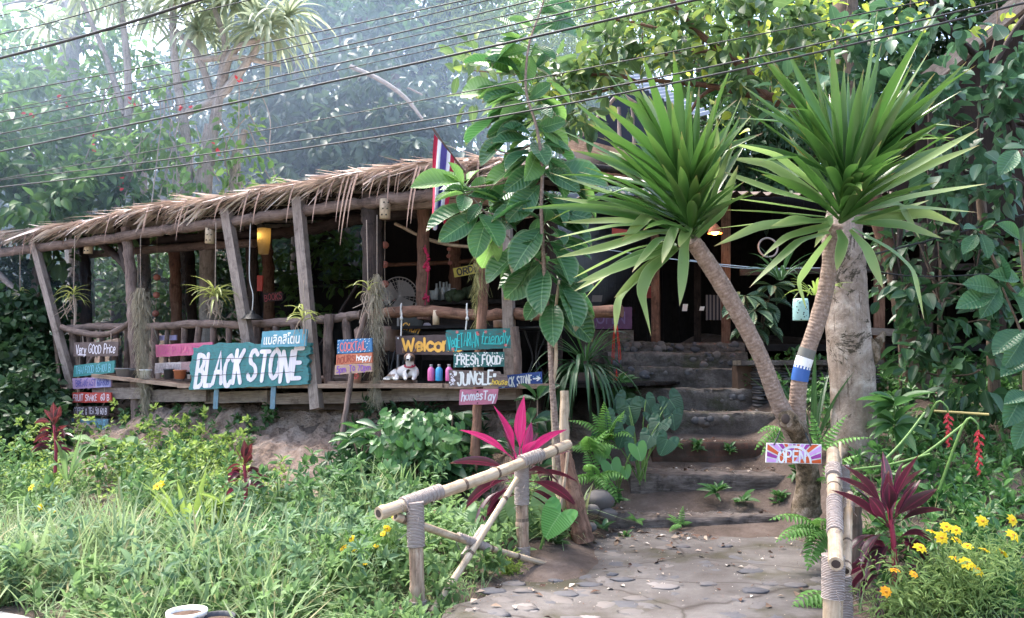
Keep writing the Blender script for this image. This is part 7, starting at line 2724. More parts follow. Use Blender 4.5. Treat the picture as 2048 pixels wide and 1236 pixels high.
M['cosmos_leaf'] = leafmat('feathery cosmos leaf', (.15, .25, .07), (.28, .38, .14), trans=.4, rough=.5, spec=.3)
cos = [(1892, 1053, 0), (1912, 1060, .1), (1883, 1075, 0), (1863, 1063, .1), (1913, 1080, .1), (1935, 1092, 0), (1969, 1100, 0), (1911, 1117, 0), (1932, 1126, -.05), (1953, 1139, -.05), (2025, 1040, .2), (2026, 1070, .1), (2004, 1105, .1), (1840, 1095, .1), (1965, 1042, .2)]
flowering('yellow_cosmos', W(1920, 1270, 5.4), cos, .046, 'yellow_petal', 'airy bush of yellow cosmos flowers at the lower right corner', 'flowers', 5.35, (1935, 1180, 78, 46), 330, .055, 'cosmos_leaf', 8, .13, 15)
flowering('orange_cosmos', W(1790, 1230, 5.35), [(1772, 1183, 0), (1827, 1148, 0), (1788, 1140, .1)], .035, 'orange_petal', 'three orange cosmos flowers in front of the plum cordyline', 'flowers', 5.3, (1805, 1205, 25, 18), 26, .07, 'cosmos_leaf', 8, .2)
M['marigold_leaf'] = leafmat('marigold leaf', (.06, .14, .04), (.14, .25, .07), trans=.35, rough=.5, spec=.3)
flowering('yellow_marigold', W(720, 1170, 6.3), [(703, 1077, 0), (705, 1096, 0), (688, 1095, .05), (680, 1107, 0), (698, 1105, .05), (752, 1091, .1), (766, 1067, .1), (729, 1126, 0), (774, 1057, .15)], .032, 'yellow_petal', 'small yellow marigolds in the grass left of the handrail', 'flowers', 6.2, (720, 1120, 45, 25), 60, .09, 'marigold_leaf', 12, .3)
flowering('yellow_wildflower', W(60, 1030, 8.2), [(62, 975, 0), (80, 1014, -.1), (105, 1022, -.1)], .045, 'yellow_petal', 'yellow wildflowers at the far left of the garden', 'flowers', 8.1, (70, 1010, 25, 15), 16, .1, 'weed', 6, .4)
flowering('yellow_wildflower', W(320, 1010, 8.0), [(315, 972, 0), (322, 968, .05)], .05, 'yellow_petal', 'pair of yellow wildflowers in the middle of the left garden', 'flowers', 8.0, (318, 990, 18, 10), 14, .1, 'weed', 6, .4)
flowering('yellow_wildflower', W(790, 1060, 6.3), [(791, 1033, 0)], .03, 'yellow_petal', 'single yellow flower beside the end of the crossed cane', 'flowers', 6.1, (790, 1050, 10, 8), 5, .08, 'weed', 8, .4)
mb = MB()
C = np.array([W(rng.normal(560, 28), rng.normal(1100, 26), 6.6 + rng.normal(0, .1)) for _ in range(60)])
clusters(mb, P_LANCE, C, np.tile((0, -.2, .6), (60, 1)) + .6 * rng.standard_normal((60, 3)), 14, .1, .1, .16, .2)
M['fernweed'] = leafmat('blue green fern weed', (.08, .18, .07), (.16, .28, .12), trans=.35, rough=.5, spec=.3)
tag(mb.build('feathery_weed', M['fernweed']), 'blue green feathery weed in the grass of the left garden', 'weed')
mb = MB()
C = np.array([W(rng.normal(1020, 12), rng.normal(1150, 12), 6.3 + rng.normal(0, .04)) for _ in range(30)])
clusters(mb, P_LANCE, C, np.tile((0, -.2, .8), (30, 1)) + .5 * rng.standard_normal((30, 3)), 14, .06, .06, .1, .0)
tag(mb.build('feathery_weed', M['weed_y']), 'bright feathery tuft at the mossy left edge of the path', 'weed')
# hanging heliconias
for px, y0, y1, d, lab in ((1957, 862, 945, 6.7, 'long hanging red heliconia flower on the right bank'), (1896, 828, 890, 7.4, 'smaller hanging red heliconia flower left of the long one')):
    o = thing('heliconia', W(px, y1 + 90, d), lab, 'flower')
    mb = MB()
    for k in range(13):
        f = k / 12
        c = W(px + 2 * math.sin(k * 2.2), y0 + (y1 - y0) * f, d)
        s = 1 if k % 2 else -1
        scatter(mb, P_LANCE, [c], [(s * .6, -.3, -.5)], [(0, -1, .3)], .055 * (1.1 - .5 * f), .45)
        ellipsoid(mb, c, .009, .009, .018, 6, 5)
    mb.build('flower_spike', M['heliconia'], o)
    mb = MB()
    tube(mb, [W(px - 90, y0 + 150, d + .2), W(px - 30, y0 - 12, d + .05), W(px - 4, y0 - 16, d), W(px, y0, d)], [.013, .01, .006], 6, n=16)
    mb.build('stalk', M['stem_green'], o)
o = slog('yellow_cane', [W(1868, 822, 7.6), W(1930, 826, 7.5), W(1978, 829, 7.4)], .012, 'stem_pale', 7, None)
tag(o, 'thin yellow cane lying level above the red heliconias', 'cane')
mb = MB()
for a, b_ in (((1765, 925, 7.0), (1850, 825, 7.2)), ((1790, 945, 6.9), (1935, 842, 7.0)), ((1700, 940, 7.0), (1860, 908, 6.9))):
    tube(mb, [W(*a), (W(*a) + W(*b_)) / 2 + (0, 0, -.02), W(*b_)], .011, 6, n=8)
tag(mb.build('fallen_stalks', M['stem_green']), 'pale bare stalks leaning on the bank behind the plum cordyline', 'stalks')

# ------------------------------------------------------------------ thick pale trunk on the right
t = NT('pale lichen bark')
co = t.coord('Object')
nz = t.noise(co, 4.5, 8, .72, .3)
n2 = t.noise(co, 26, 6, .7)
n3 = t.noise(co, 1.9, 7, .8, .8)
crk = t.noise(t.coord('Object', (9, 9, .7)), 2.0, 6, .7, .5)
c = t.ramp(nz, [(.33, (.16, .115, .085)), (.5, (.31, .245, .2)), (.64, (.5, .43, .37))])
c = t.mix(t.math('MULTIPLY', n2, .35), c, (.14, .11, .085))
c = t.mix(t.ramp(n3, [(.535, (0, 0, 0)), (.575, (.9, .9, .9))]), c, (.035, .03, .02))
c = t.mix(t.ramp(crk, [(.33, (.8, .8, .8)), (.4, (0, 0, 0))]), c, (.05, .036, .027))
t.bump(t.math('ADD', t.math('ADD', n2, nz), t.math('MULTIPLY', crk, 1.5)), .7, .02)
M['palebark'] = t.done(c, .9, .15)
tk = thing('thick_trunk', W(1702, 925, 8.0), 'thick pale lichen stained tree trunk behind the right yucca stem', 'tree')
mb = MB()
P_ = smooth_path([W(1712, 950, 8.05), W(1707, 880, 8.0), W(1706, 780, 8.0), W(1695, 640, 8.0), W(1690, 540, 8.0), W(1684, 480, 8.0), W(1688, 440, 8.02), W(1692, 425, 8.03)], 90)
rr = np.interp(np.linspace(0, 1, 90), [0, .07, .16, .4, .7, .95, 1], [.3, .225, .21, .205, .19, .17, .1])
tube(mb, P_, rr * (1 + .02 * np.sin(np.cumsum(rng.uniform(0, .5, 90)))), 26, rough=.012)
mb.build('trunk', M['palebark'], tk)
mb = MB()
for a, b_ in (((1690, 900), (1650, 935)), ((1720, 910), (1760, 935)), ((1705, 915), (1700, 945))):
    tube(mb, [W(a[0], a[1] - 30, 7.95), W(a[0], a[1], 7.88), W(b_[0], b_[1], 7.8)], [.09, .07, .03], 9, n=10, rough=.05)
tube(mb, [W(1748, 700, 7.98), W(1760, 680, 7.95), W(1768, 664, 7.95)], [.05, .045, .02], 9, n=8, rough=.1)
tube(mb, [W(1742, 725, 7.95), W(1752, 700, 7.9), W(1735, 672, 7.9)], [.06, .05, .02], 9, n=8, rough=.12)
mb.build('roots_and_knots', M['stumpbark'], tk)

# ------------------------------------------------------------------ trees behind
def tl(name, dark, light, **k):
    M[name] = leafmat(name, dark, light, **k)


tl('f_bluegreen', (.028, .06, .035), (.085, .14, .075), trans=.25, rough=.4, spec=.5)
tl('f_dark', (.012, .035, .014), (.04, .085, .032), trans=.25, rough=.5, spec=.3)
tl('f_mid', (.03, .085, .025), (.09, .18, .055), trans=.35, rough=.45, spec=.4)
tl('f_light', (.07, .16, .045), (.17, .29, .09), trans=.42, rough=.45, spec=.4)
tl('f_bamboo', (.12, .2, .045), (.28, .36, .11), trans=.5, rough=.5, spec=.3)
tl('f_fig', (.035, .085, .028), (.1, .17, .06), trans=.4, rough=.4, spec=.5, rib=(.15, .24, .1), ribw=.03, old=(.3, .36, .06), oldfrac=.13)
tl('f_teal', (.028, .08, .04), (.07, .155, .075), trans=.28, rough=.4, spec=.5, rib=(.13, .22, .12), ribw=.025)
tl('edge_leaf', (.025, .085, .035), (.06, .16, .06), trans=.3, rough=.42, spec=.45, rib=(.13, .24, .12), ribw=.025, veins=.12)
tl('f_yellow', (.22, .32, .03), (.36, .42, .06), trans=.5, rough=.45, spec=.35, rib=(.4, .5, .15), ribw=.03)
tl('f_strap', (.15, .2, .12), (.38, .43, .29), trans=.4, rough=.45, spec=.4)
M['palewood'] = wood('pale branch bark', (.18, .145, .125), (.34, .295, .26), (.5, .45, .41))


def blob_clusters(cx, cy, d, rpx, n, depth=1.0, flat=1.0):
    """twig ends on and inside a clump centred on the sight line"""
    c = W(cx, cy, d)
    r = rpx / F * d
    u = nrm(rng.standard_normal((n, 3)))
    rad = r * (.45 + .55 * rng.random((n, 1)) ** .5) * (1 + .22 * rng.standard_normal((n, 1)))
    C = c + u * rad * np.array((1, depth, flat))
    return C, u


def tree(name, trunk, tr, blobs, k, L, Wd, proto, mat, lab, cat='tree', bark='twig', dens=1.0, droop=.3, spread=.25, limbs=True, extra=None, group=None, flat=.6):
    """trunk: (px, py, d) points from the ground up; blobs: (px, py, d, radius in px)"""
    P = [W(*p) for p in trunk]
    P[0][2] = float(H(P[0][0], P[0][1])) - .1
    o = thing(name, P[0], lab, cat, group)
    mb = MB()
    tube(mb, P, tr, 10, n=40, rough=.04)
    Q_ = smooth_path(P, 40)
    if limbs:
        for b in blobs:
            c = W(b[0], b[1], b[2])
            i = int(np.argmin(np.linalg.norm(Q_ - c, axis=1) + (Q_[:, 2] > c[2]) * 3))
            m = (Q_[i] + c) / 2 + rng.normal(0, .12, 3) + np.array((0, 0, .1))
            tube(mb, [Q_[i], m, c], [tr[-1] * .7 if len(tr) else .05, tr[-1] * .4, .012], 7, n=14, rough=.05)
    mb.build('trunk', M[bark], o)
    lf = MB()
    for bx in blobs:
        cx, cy, d, r = bx[:4]
        n = int(dens * (r / F * d / L) ** 2 * 4.5 * (bx[4] if len(bx) > 4 else 1))
        C, O = blob_clusters(cx, cy, d, r, n)
        clusters(lf, proto, C, O + np.array((0, -.2, .1)), k, spread, L, Wd, droop, flat=flat)
    lf.build('foliage', M[mat], o)
    if extra:
        extra(o)
    return o


def head(mb, c, n, L, wd, bend=(1.2, 3.0)):
    for k in range(n):
        a = k * 2.4 + rng.uniform(-.3, .3)
        u = rng.uniform(-.2, 1.6)
        strap(mb, c + (0, 0, .15 * rng.random()), (math.cos(a), math.sin(a), u), L * rng.uniform(.65, 1.1), wd, bend=rng.uniform(*bend), fold=.4, n=9, twist=rng.uniform(-.6, .6))


# pale light-green tree at the upper left
tree('tall_tree', [(165, 600, 17), (158, 420, 17), (150, 250, 17), (138, 120, 17), (150, -40, 17)], [.3, .26, .22, .2, .14],
     [(30, 130, 16.4, 80), (190, 60, 17.5, 60), (60, 230, 16, 110), (200, 250, 16.6, 80), (0, 10, 17, 60), (250, 120, 17.6, 60), (110, 330, 15.8, 85)], 8, .27, .42, P_OVAL, 'f_light',
     'pale trunked tall tree with light green leaves at the upper left', bark='palewood', dens=.9, droop=.6)
tree('leafy_tree', [(70, 760, 14.5), (80, 600, 14.5), (90, 420, 14.5)], [.2, .16, .1],
     [(60, 390, 14, 105), (170, 400, 14.3, 90), (-40, 330, 14.5, 110), (260, 370, 15, 80), (60, 300, 14.6, 90)], 8, .27, .45, P_MED, 'f_mid',
     'mid green leafy tree rising just behind the left end of the thatch', dens=1.0, droop=.7)


def strap_extra(o):
    mb = MB()
    for px, py, d, n, L in ((530, 70, 14.5, 60, 1.25), (575, 40, 14.6, 46, 1.2), (440, 15, 15, 60, 1.35), (350, 5, 15, 56, 1.35), (240, -10, 15.2, 46, 1.3), (170, -5, 15.4, 46, 1.2), (395, 70, 14.8, 36, 1.1), (480, 0, 14.8, 50, 1.3), (300, 40, 15, 26, 1.0), (95, 60, 15.2, 30, .9)):
        head(mb, W(px, py, d), n, L, .075)
    mb.build('strap_leaf_heads', M['f_strap'], o)
    mb = MB()
    for pts, r in (([(355, 480), (375, 380), (372, 270), (350, 130), (345, 10)], [.1, .09, .085, .07, .06]), ([(410, 400), (425, 270), (445, 160), (470, 100), (530, 75)], [.1, .1, .09, .07, .05]),
                   ([(372, 225), (430, 200), (475, 150), (520, 90)], [.07, .09, .08, .05]), ([(425, 200), (395, 110), (350, 60)], [.07, .06, .05]), ([(390, 120), (470, 115), (560, 130)], [.06, .06, .04]), ([(440, 160), (450, 90), (430, 20)], [.07, .06, .05]), ([(475, 420), (470, 330), (490, 260)], [.12, .1, .06]),
                   ([(190, 480), (250, 360), (255, 250), (255, 130), (240, 0)], [.09, .09, .07, .07, .05]), ([(250, 230), (210, 110), (165, 5)], [.06, .05, .04])):
        tube(mb, [W(a, b_, 14.8) for a, b_ in pts], r, 8, n=36, rough=.06)
    mb.build('limb', M['palewood'], o)
    mb = MB()
    for k in range(34):
        x0, y0 = rng.uniform(200, 540), rng.uniform(150, 300)
        p = W(x0, y0, 14.5 + rng.uniform(-.3, .5))
        e = p + np.array((rng.normal(0, .3), rng.normal(0, .1), -rng.uniform(.8, 2.0)))
        tube(mb, [p, (p + e) / 2 + rng.normal(0, .12, 3), e], .012, 5, n=8)
    mb.build('vine', M['palewood'], o)
    mb = MB()
    for px, py in [(270, 208), (120, 205), (65, 228), (365, 213), (190, 282), (250, 372), (430, 303), (482, 170)]:
        p = W(px, py, 14.2)
        for q in range(4):
            scatter(mb, P_OVAL, [p + rng.normal(0, .07, 3)], [rng.standard_normal(3)], [rng.standard_normal(3)], .085, .6)
    mb.build('red_blossom', M['heliconia'], o)


tree('gnarled_tree', [(420, 640, 14.8), (415, 480, 14.8), (405, 380, 14.8), (420, 250, 14.8)], [.16, .14, .12, .1],
     [(310, 260, 14.6, 70), (250, 330, 14.4, 75), (480, 280, 14.6, 55), (400, 340, 14.4, 75), (340, 400, 14.3, 60), (200, 190, 15.2, 60), (320, 150, 15.2, 50), (500, 370, 14.6, 45)], 8, .19, .5, P_OVAL, 'f_light',
     'gnarled pale limbed tree with hanging heads of strap leaves and red blossoms', bark='palewood', dens=.38, droop=.6, extra=strap_extra, limbs=False)
tree('dark_tree', [(590, 700, 19), (600, 480, 19), (590, 300, 19), (600, 120, 19)], [.22, .2, .16, .1],
     [(560, 240, 18.5, 85), (640, 330, 17.8, 95), (560, 340, 18.5, 70), (660, 220, 18.6, 90), (560, 130, 19, 80), (480, 220, 19.4, 80)], 9, .31, .44, P_MED, 'f_bluegreen',
     'dark blue green tree in the smoke behind the middle of the roof', dens=.95, droop=.8)
tree('dark_tree', [(800, 700, 18.5), (790, 480, 18.5), (800, 300, 18.5), (790, 150, 18.5)], [.22, .2, .16, .1],
     [(760, 290, 17.8, 95), (850, 260, 18.2, 85), (740, 180, 18.6, 90), (840, 330, 17.6, 75), (720, 350, 17.6, 70), (900, 310, 18, 60), (800, 210, 18.5, 90)], 9, .31, .44, P_MED, 'f_bluegreen',
     'dark blue green tree directly behind the striped flag', dens=.95, droop=.8)
tree('hazy_tree', [(700, 700, 22), (700, 400, 22), (690, 150, 22), (690, 0, 22)], [.26, .22, .18, .12],
     [(650, 70, 21.5, 95), (750, 90, 21.4, 90), (700, -10, 22, 100), (820, 40, 22, 80), (580, 10, 22, 80), (830, 130, 21, 70)], 9, .3, .44, P_MED, 'f_mid',
     'paler tree higher up the slope at the top centre left', dens=.7, droop=.5)
mb = MB()
tube(mb, [W(700, 133, 16.6), W(760, 160, 16.5), W(810, 195, 16.4), W(845, 238, 16.3)], [.05, .05, .045, .03], 7, n=16)
tube(mb, [W(815, 175, 16.5), W(845, 190, 16.5)], .02, 6, n=5)
tag(mb.build('bare_branch', M['palewood']), 'bare reddish dead branch slanting down in front of the dark tree', 'branch')


def bamboo_extra(o):
    mb = MB()
    for k in range(26):
        px = rng.uniform(880, 1360)
        b0 = W(px + rng.uniform(-60, 60), 560, 23 + rng.uniform(-1, 1.5))
        b0[2] = float(H(b0[0], b0[1]))
        e = W(px + rng.uniform(-80, 80), rng.uniform(-80, 60), 22.5)
        tube(mb, [b0, b0 * .5 + e * .5 + np.array((rng.normal(0, .3), 0, .5)), e], [.05, .045, .015], 6, n=16)
    mb.build('culm', M['stem_green'], o)


tree('bamboo_clump', [(1120, 560, 23), (1120, 300, 23), (1120, 80, 23)], [.06, .05, .03],
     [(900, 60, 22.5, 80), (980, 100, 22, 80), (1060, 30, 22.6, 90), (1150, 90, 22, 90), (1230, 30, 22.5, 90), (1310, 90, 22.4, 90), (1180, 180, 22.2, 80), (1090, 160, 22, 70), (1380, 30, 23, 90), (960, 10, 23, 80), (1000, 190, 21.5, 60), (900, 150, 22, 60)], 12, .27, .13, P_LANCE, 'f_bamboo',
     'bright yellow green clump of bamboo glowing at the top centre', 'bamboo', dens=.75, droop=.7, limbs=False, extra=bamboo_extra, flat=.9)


def fig_extra(o):
    mb = MB()
    for pts, r in (([(1790, 520), (1700, 300), (1560, 205), (1530, 190), (1490, 140), (1440, 100), (1380, 50), (1330, -20)], [.12, .1, .07, .06, .05, .045, .04, .03]),
                   ([(1570, 205), (1500, 190), (1420, 172), (1350, 165), (1280, 162), (1180, 190)], [.05, .042, .036, .03, .024, .012]), ([(1430, 175), (1400, 195), (1370, 235), (1340, 225)], [.025, .022, .018, .01]), ([(1280, 165), (1230, 150), (1150, 150), (1060, 150), (930, 140)], [.022, .02, .016, .012, .006]),
                   ([(1330, 60), (1230, 40), (1130, 60)], [.02, .016, .008]), ([(1440, 100), (1330, 110), (1240, 120)], [.024, .018, .01]), ([(1490, 140), (1500, 60), (1480, -20)], [.026, .02, .014])):
        tube(mb, [W(a, b_, 9.6 + (1 - a / 1800) * .3) for a, b_ in pts], r, 8, n=36, rough=.04)
    mb.build('branch', M['log_red'], o)


tree('broad_leaved_tree', [(1840, 760, 10.2), (1800, 560, 10), (1790, 500, 9.8)], [.16, .14, .12],
     [(940, 140, 9.9, 55, .6), (1020, 170, 9.9, 60, .7), (1100, 140, 9.8, 60), (1170, 190, 9.8, 70), (1230, 120, 9.7, 65), (1290, 60, 9.7, 70), (1360, 110, 9.6, 45), (1420, 40, 9.6, 75), (1500, 90, 9.5, 70), (1480, 170, 9.4, 50), (1560, 30, 9.4, 70), (1120, 210, 9.7, 50), (1630, 90, 9.2, 60), (1200, 40, 9.9, 50, .6)], 7, .2, .48, P_MED, 'f_fig',
     'broad leaved tree whose long brown branches reach across the top right', dens=.95, droop=.35, limbs=False, extra=fig_extra, flat=.5, spread=.2)
# climbers and teal leaves at the upper right
def vine_extra(o):
    mb = MB()
    for k in range(13):
        x0, y0 = rng.uniform(1780, 2080), rng.uniform(120, 380)
        p = W(x0, y0, 8.6 + rng.uniform(-.3, 1.0))
        e = p + np.array((rng.normal(0, .35), rng.normal(0, .2), -rng.uniform(.5, 2.0)))
        tube(mb, [p, (p + e) / 2 + rng.normal(0, .15, 3), e], rng.uniform(.006, .022), 6, n=12)
    for pts, r in (([(1750, 330), (1830, 275), (1930, 290), (2000, 340), (2060, 380)], .03), ([(1860, 560), (1900, 430), (1960, 380), (2000, 340)], .05), ([(1880, 340), (1900, 300), (1990, 245), (2070, 250)], .035), ([(1700, 330), (1760, 340), (1800, 420), (1790, 560)], .03), ([(2040, 290), (1985, 150), (1900, 60), (1850, -20)], .04), ([(1960, 180), (2030, 60), (2080, 0)], .03)):
        tube(mb, [W(a, b_, 9.2) for a, b_ in pts], r, 8, n=30, rough=.07)
    mb.build('vine', M['log_dark'], o)


tree('climbing_vine', [(1990, 800, 9.4), (1980, 600, 9.4), (1960, 380, 9.4)], [.07, .06, .05],
     [(1680, 110, 8.6, 60), (1760, 90, 8.6, 70), (1850, 130, 8.5, 60), (1790, 180, 8.4, 60), (1870, 210, 8.4, 50), (1720, 180, 8.6, 60), (1620, 190, 8.7, 50), (1900, 60, 8.8, 60, .5), (2000, 170, 8.4, 50), (2030, 210, 8.3, 45), (1950, 220, 8.5, 45), (1830, 20, 8.9, 70), (2020, 60, 8.8, 60, .4), (1900, 320, 8.6, 45), (1990, 320, 8.6, 40), (1840, 240, 8.5, 40), (2030, 400, 8.4, 40), (1950, 300, 8.3, 50), (1880, 380, 8.5, 45), (2000, 90, 8.3, 50), (1960, 400, 8.3, 40)], 6, .2, .58, P_MED, 'f_teal',
     'thick climber with broad grey green leaves over the hut at the upper right', 'climber', dens=.8, droop=.45, limbs=False, extra=vine_extra, flat=.5, spread=.2)
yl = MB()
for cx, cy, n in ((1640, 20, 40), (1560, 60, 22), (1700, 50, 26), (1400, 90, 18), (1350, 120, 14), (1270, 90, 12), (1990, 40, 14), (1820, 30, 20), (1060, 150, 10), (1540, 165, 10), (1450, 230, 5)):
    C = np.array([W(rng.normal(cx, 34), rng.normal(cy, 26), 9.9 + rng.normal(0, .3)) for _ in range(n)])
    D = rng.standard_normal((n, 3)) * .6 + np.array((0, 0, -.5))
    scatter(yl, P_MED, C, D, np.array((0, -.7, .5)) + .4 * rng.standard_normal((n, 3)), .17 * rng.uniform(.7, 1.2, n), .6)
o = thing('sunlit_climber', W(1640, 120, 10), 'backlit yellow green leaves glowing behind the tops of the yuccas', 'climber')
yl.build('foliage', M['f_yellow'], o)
mb = MB()
for x0, y0, x1, y1 in ((1640, -40, 1600, 160), (1700, -40, 1660, 140), (1560, -40, 1540, 180), (1400, -30, 1380, 160), (1990, -30, 1980, 120), (1820, -30, 1800, 90), (1270, -20, 1280, 150)):
    tube(mb, [W(x0, y0, 9.9), W((x0 + x1) / 2 + 10, (y0 + y1) / 2, 9.9), W(x1, y1, 9.9)], .008, 5, n=8)
mb.build('stems', M['twig'], o)

tree('dark_tree', [(1480, 560, 19), (1480, 400, 19), (1470, 280, 19)], [.2, .16, .1],
     [(1330, 290, 18.5, 60), (1400, 270, 18.5, 65), (1470, 300, 18.6, 70), (1530, 260, 18.6, 70), (1500, 200, 18.8, 60), (1420, 340, 18.4, 60), (1550, 340, 18.5, 60), (1590, 250, 18.6, 60), (1640, 300, 18.6, 60)], 8, .22, .45, P_OVAL, 'f_dark',
     'dark tree filling the gap between the two yucca heads', dens=1.0, droop=.5)
mb = MB()
tube(mb, [W(1700, 400, 11), W(1694, 250, 11), W(1690, 60, 11), W(1688, -90, 11)], [.2, .18, .17, .16], 12, n=40, rough=.05)
tag(mb.build('brown_trunk_tree', M['twig']), 'brown tree trunk rising behind the top of the right yucca head', 'tree trunk')

# undergrowth on the dark bank at the right
tree('dark_shrub', [(1880, 860, 8.8), (1880, 700, 8.9), (1880, 600, 9)], [.04, .03, .02],
     [(1800, 430, 9.3, 45), (1860, 400, 9.2, 50), (1920, 440, 9.1, 50), (1850, 490, 9.0, 45), (1960, 500, 8.9, 45), (2010, 450, 8.9, 45), (1900, 510, 8.9, 45), (1830, 560, 8.8, 50), (1880, 620, 8.6, 55), (1930, 570, 8.7, 55), (1830, 660, 8.8, 45), (1900, 700, 8.5, 60), (1980, 640, 8.4, 60), (1960, 740, 8.2, 60), (1830, 740, 8.6, 45), (1880, 790, 8.2, 50), (2030, 560, 8.5, 50), (1790, 600, 9.4, 45)], 6, .2, .5, P_MED, 'dark_leaf',
     'shady dark green shrub behind the red heliconias at the right', 'shrub', dens=.75, droop=.5, spread=.2)
tree('pale_spotted_vine', [(1800, 760, 9.9), (1798, 600, 9.9), (1790, 470, 9.9)], [.02, .015, .01],
     [(1790, 500, 9.8, 28), (1800, 560, 9.8, 28), (1770, 470, 9.9, 25), (1810, 620, 9.8, 24)], 6, .09, .8, P_OVAL, 'f_bluegreen',
     'grey green small leaved creeper hanging on the red brown post right of the thick trunk', 'climber', dens=.5, droop=.5)
tree('dark_shrub', [(2230, 900, 9.0), (2230, 740, 9.0), (2230, 640, 9.0)], [.05, .04, .02],
     [(2100, 640, 9, 70), (2160, 560, 9.2, 75), (2230, 640, 9, 85), (2300, 560, 9.4, 80), (2120, 740, 8.8, 70), (2250, 760, 8.7, 80), (2350, 700, 9.2, 85), (2180, 460, 9.3, 70), (2100, 480, 9, 60), (2330, 440, 9.5, 80), (2080, 820, 8.2, 60), (2180, 860, 8.2, 70)], 6, .2, .5, P_MED, 'f_mid',
     'green shrub on the bank just beyond the right edge branch', 'shrub', dens=.7, droop=.5, spread=.2)
# leafy branch close to the camera at the right edge
bl_ = thing('edge_branch', W(2110, 950, 5.4), 'fresh blue green leafy branch entering at the right edge', 'shrub')
mb, st = MB(), MB()
EB = [(2000, 580, 1925, 560), (1985, 590, 1915, 610), (2000, 575, 1960, 640), (2010, 570, 2010, 500), (2020, 580, 2060, 640), (2040, 560, 1985, 545), (2030, 600, 2075, 560), (2050, 660, 1985, 700), (2050, 670, 2010, 740), (2060, 720, 2000, 745), (2050, 740, 2075, 690), (2050, 780, 2015, 850), (2060, 790, 2010, 800), (2060, 830, 2030, 900), (2040, 480, 2000, 440), (2050, 500, 2065, 420),
      (1955, 470, 1925, 505), (1960, 465, 1985, 520), (1958, 462, 1930, 450), (1965, 460, 1990, 440), (2035, 300, 2000, 345), (2040, 310, 2060, 360)]
for a, b_, c_, e in EB:
    p0, p1 = W(a, b_, 6.0), W(c_, e, 5.9)
    scatter(mb, P_BIG, [p0], [p1 - p0], [np.array((.1, -.75, .6)) + .25 * rng.standard_normal(3)], np.linalg.norm(p1 - p0) * rng.uniform(.85, 1.0), .5)
for pts in ([(2075, 950), (2050, 800), (2045, 680), (2005, 575)], [(2075, 700), (2050, 560), (2040, 480)], [(2075, 640), (2010, 560), (1960, 462)], [(2080, 420), (2040, 300)]):
    tube(st, [W(a, b_, 6.0) for a, b_ in pts], [.014, .012, .01, .006][:len(pts)], 6, n=18)
mb.build('leaves', M['edge_leaf'], bl_)
st.build('stems', M['twig'], bl_)

# greenery seen through the terrace and the ivy at its left end
tree('shady_tree', [(230, 760, 18), (235, 600, 18), (230, 500, 18)], [.14, .12, .1],
     [(190, 560, 17.5, 70), (260, 620, 17, 60), (330, 560, 17.5, 75), (420, 600, 17, 70), (300, 500, 18, 60), (400, 510, 18, 60), (150, 640, 17, 60), (470, 560, 17.5, 60)], 9, .2, .46, P_OVAL, 'f_mid', 'shady tree seen through the left half of the terrace', dens=.7, droop=.5, bark='log_dark')
tree('shady_tree', [(620, 760, 17), (625, 600, 17), (630, 500, 17)], [.14, .12, .1],
     [(580, 520, 16.8, 60), (640, 570, 16.4, 60), (690, 500, 16.8, 60), (600, 610, 16.2, 50), (700, 580, 16.2, 55), (650, 460, 17.2, 60), (720, 540, 16.5, 45)], 9, .2, .4, P_OVAL, 'f_light', 'bright leafed tree seen through the terrace above the dark back railing', dens=.6, droop=.6, bark='log_dark')
ivy = thing('ivy_mass', W(60, 860, 12.6), 'dark ivy heap at the left end of the terrace behind the price list', 'ivy')
mb = MB()
for cx, cy, d, r in ((20, 560, 14.6, 60), (60, 640, 13.4, 60), (30, 720, 12.8, 65), (95, 720, 13.2, 42), (60, 790, 12.2, 60), (10, 820, 11.8, 50), (190, 800, 12.9, 35), (235, 820, 12.9, 30), (85, 860, 11.6, 42), (-30, 640, 13, 60), (110, 590, 15, 45), (40, 880, 11.2, 50)):
    n = int(150 * (r / 55) ** 2)
    C, O = blob_clusters(cx, cy, d, r, n)
    clusters(mb, P_HEART if False else P_OVAL, C, O * .5 + np.array((0, -.3, -.2)), 5, .1, .13, .75, .6, flat=.8)
mb.build('foliage', M['f_dark'], ivy)
mb = MB()
for px in (20, 60, 110, 150):
    b0 = W(px, 900, 12.2)
    b0[2] = float(H(b0[0], b0[1]))
    tube(mb, [b0, W(px + 8, 760, 12.6), W(px - 6, 640, 13.2)], [.04, .03, .02], 6, n=14)
mb.build('stems', M['twig'], ivy)
for px, w_, d in ((150, 22, 16), (285, 20, 16.5), (360, 16, 17)):
    mb = MB()
    b0 = W(px, 700, d)
    b0[2] = float(H(b0[0], b0[1]))
    tube(mb, [b0, W(px + 3, 560, d), W(px - 2, 440, d), W(px - 4, 300, d)], w_ / F * d * .6, 10, n=26, rough=.05)
    tag(mb.build('pale_trunk_tree', M['palebark']), {150: 'pale tree trunk seen behind the leftmost orchid', 285: 'grey trunk seen just right of the forked post', 360: 'slim grey trunk seen behind the big teal sign and its orchid'}[px], 'tree trunk')

# a wood of taller trees up the slope
def wood_tree(px, d, top, w, mat, lab, dens=.55):
    blobs = []
    for k in range(9):
        f = k / 8
        blobs.append((px + rng.normal(0, w * .5), 520 + (top - 520) * (f ** .8) + rng.normal(0, 25), d + rng.normal(0, .8), w * rng.uniform(.55, .8)))
    tree('forest_tree', [(px, 600, d), (px + 5, 400, d), (px, max(top, 0) + 60, d)], [.3, .24, .14], blobs, 9, .3, .46, P_OVAL, mat, lab, dens=dens, droop=.5, group='forest trees on the slope')


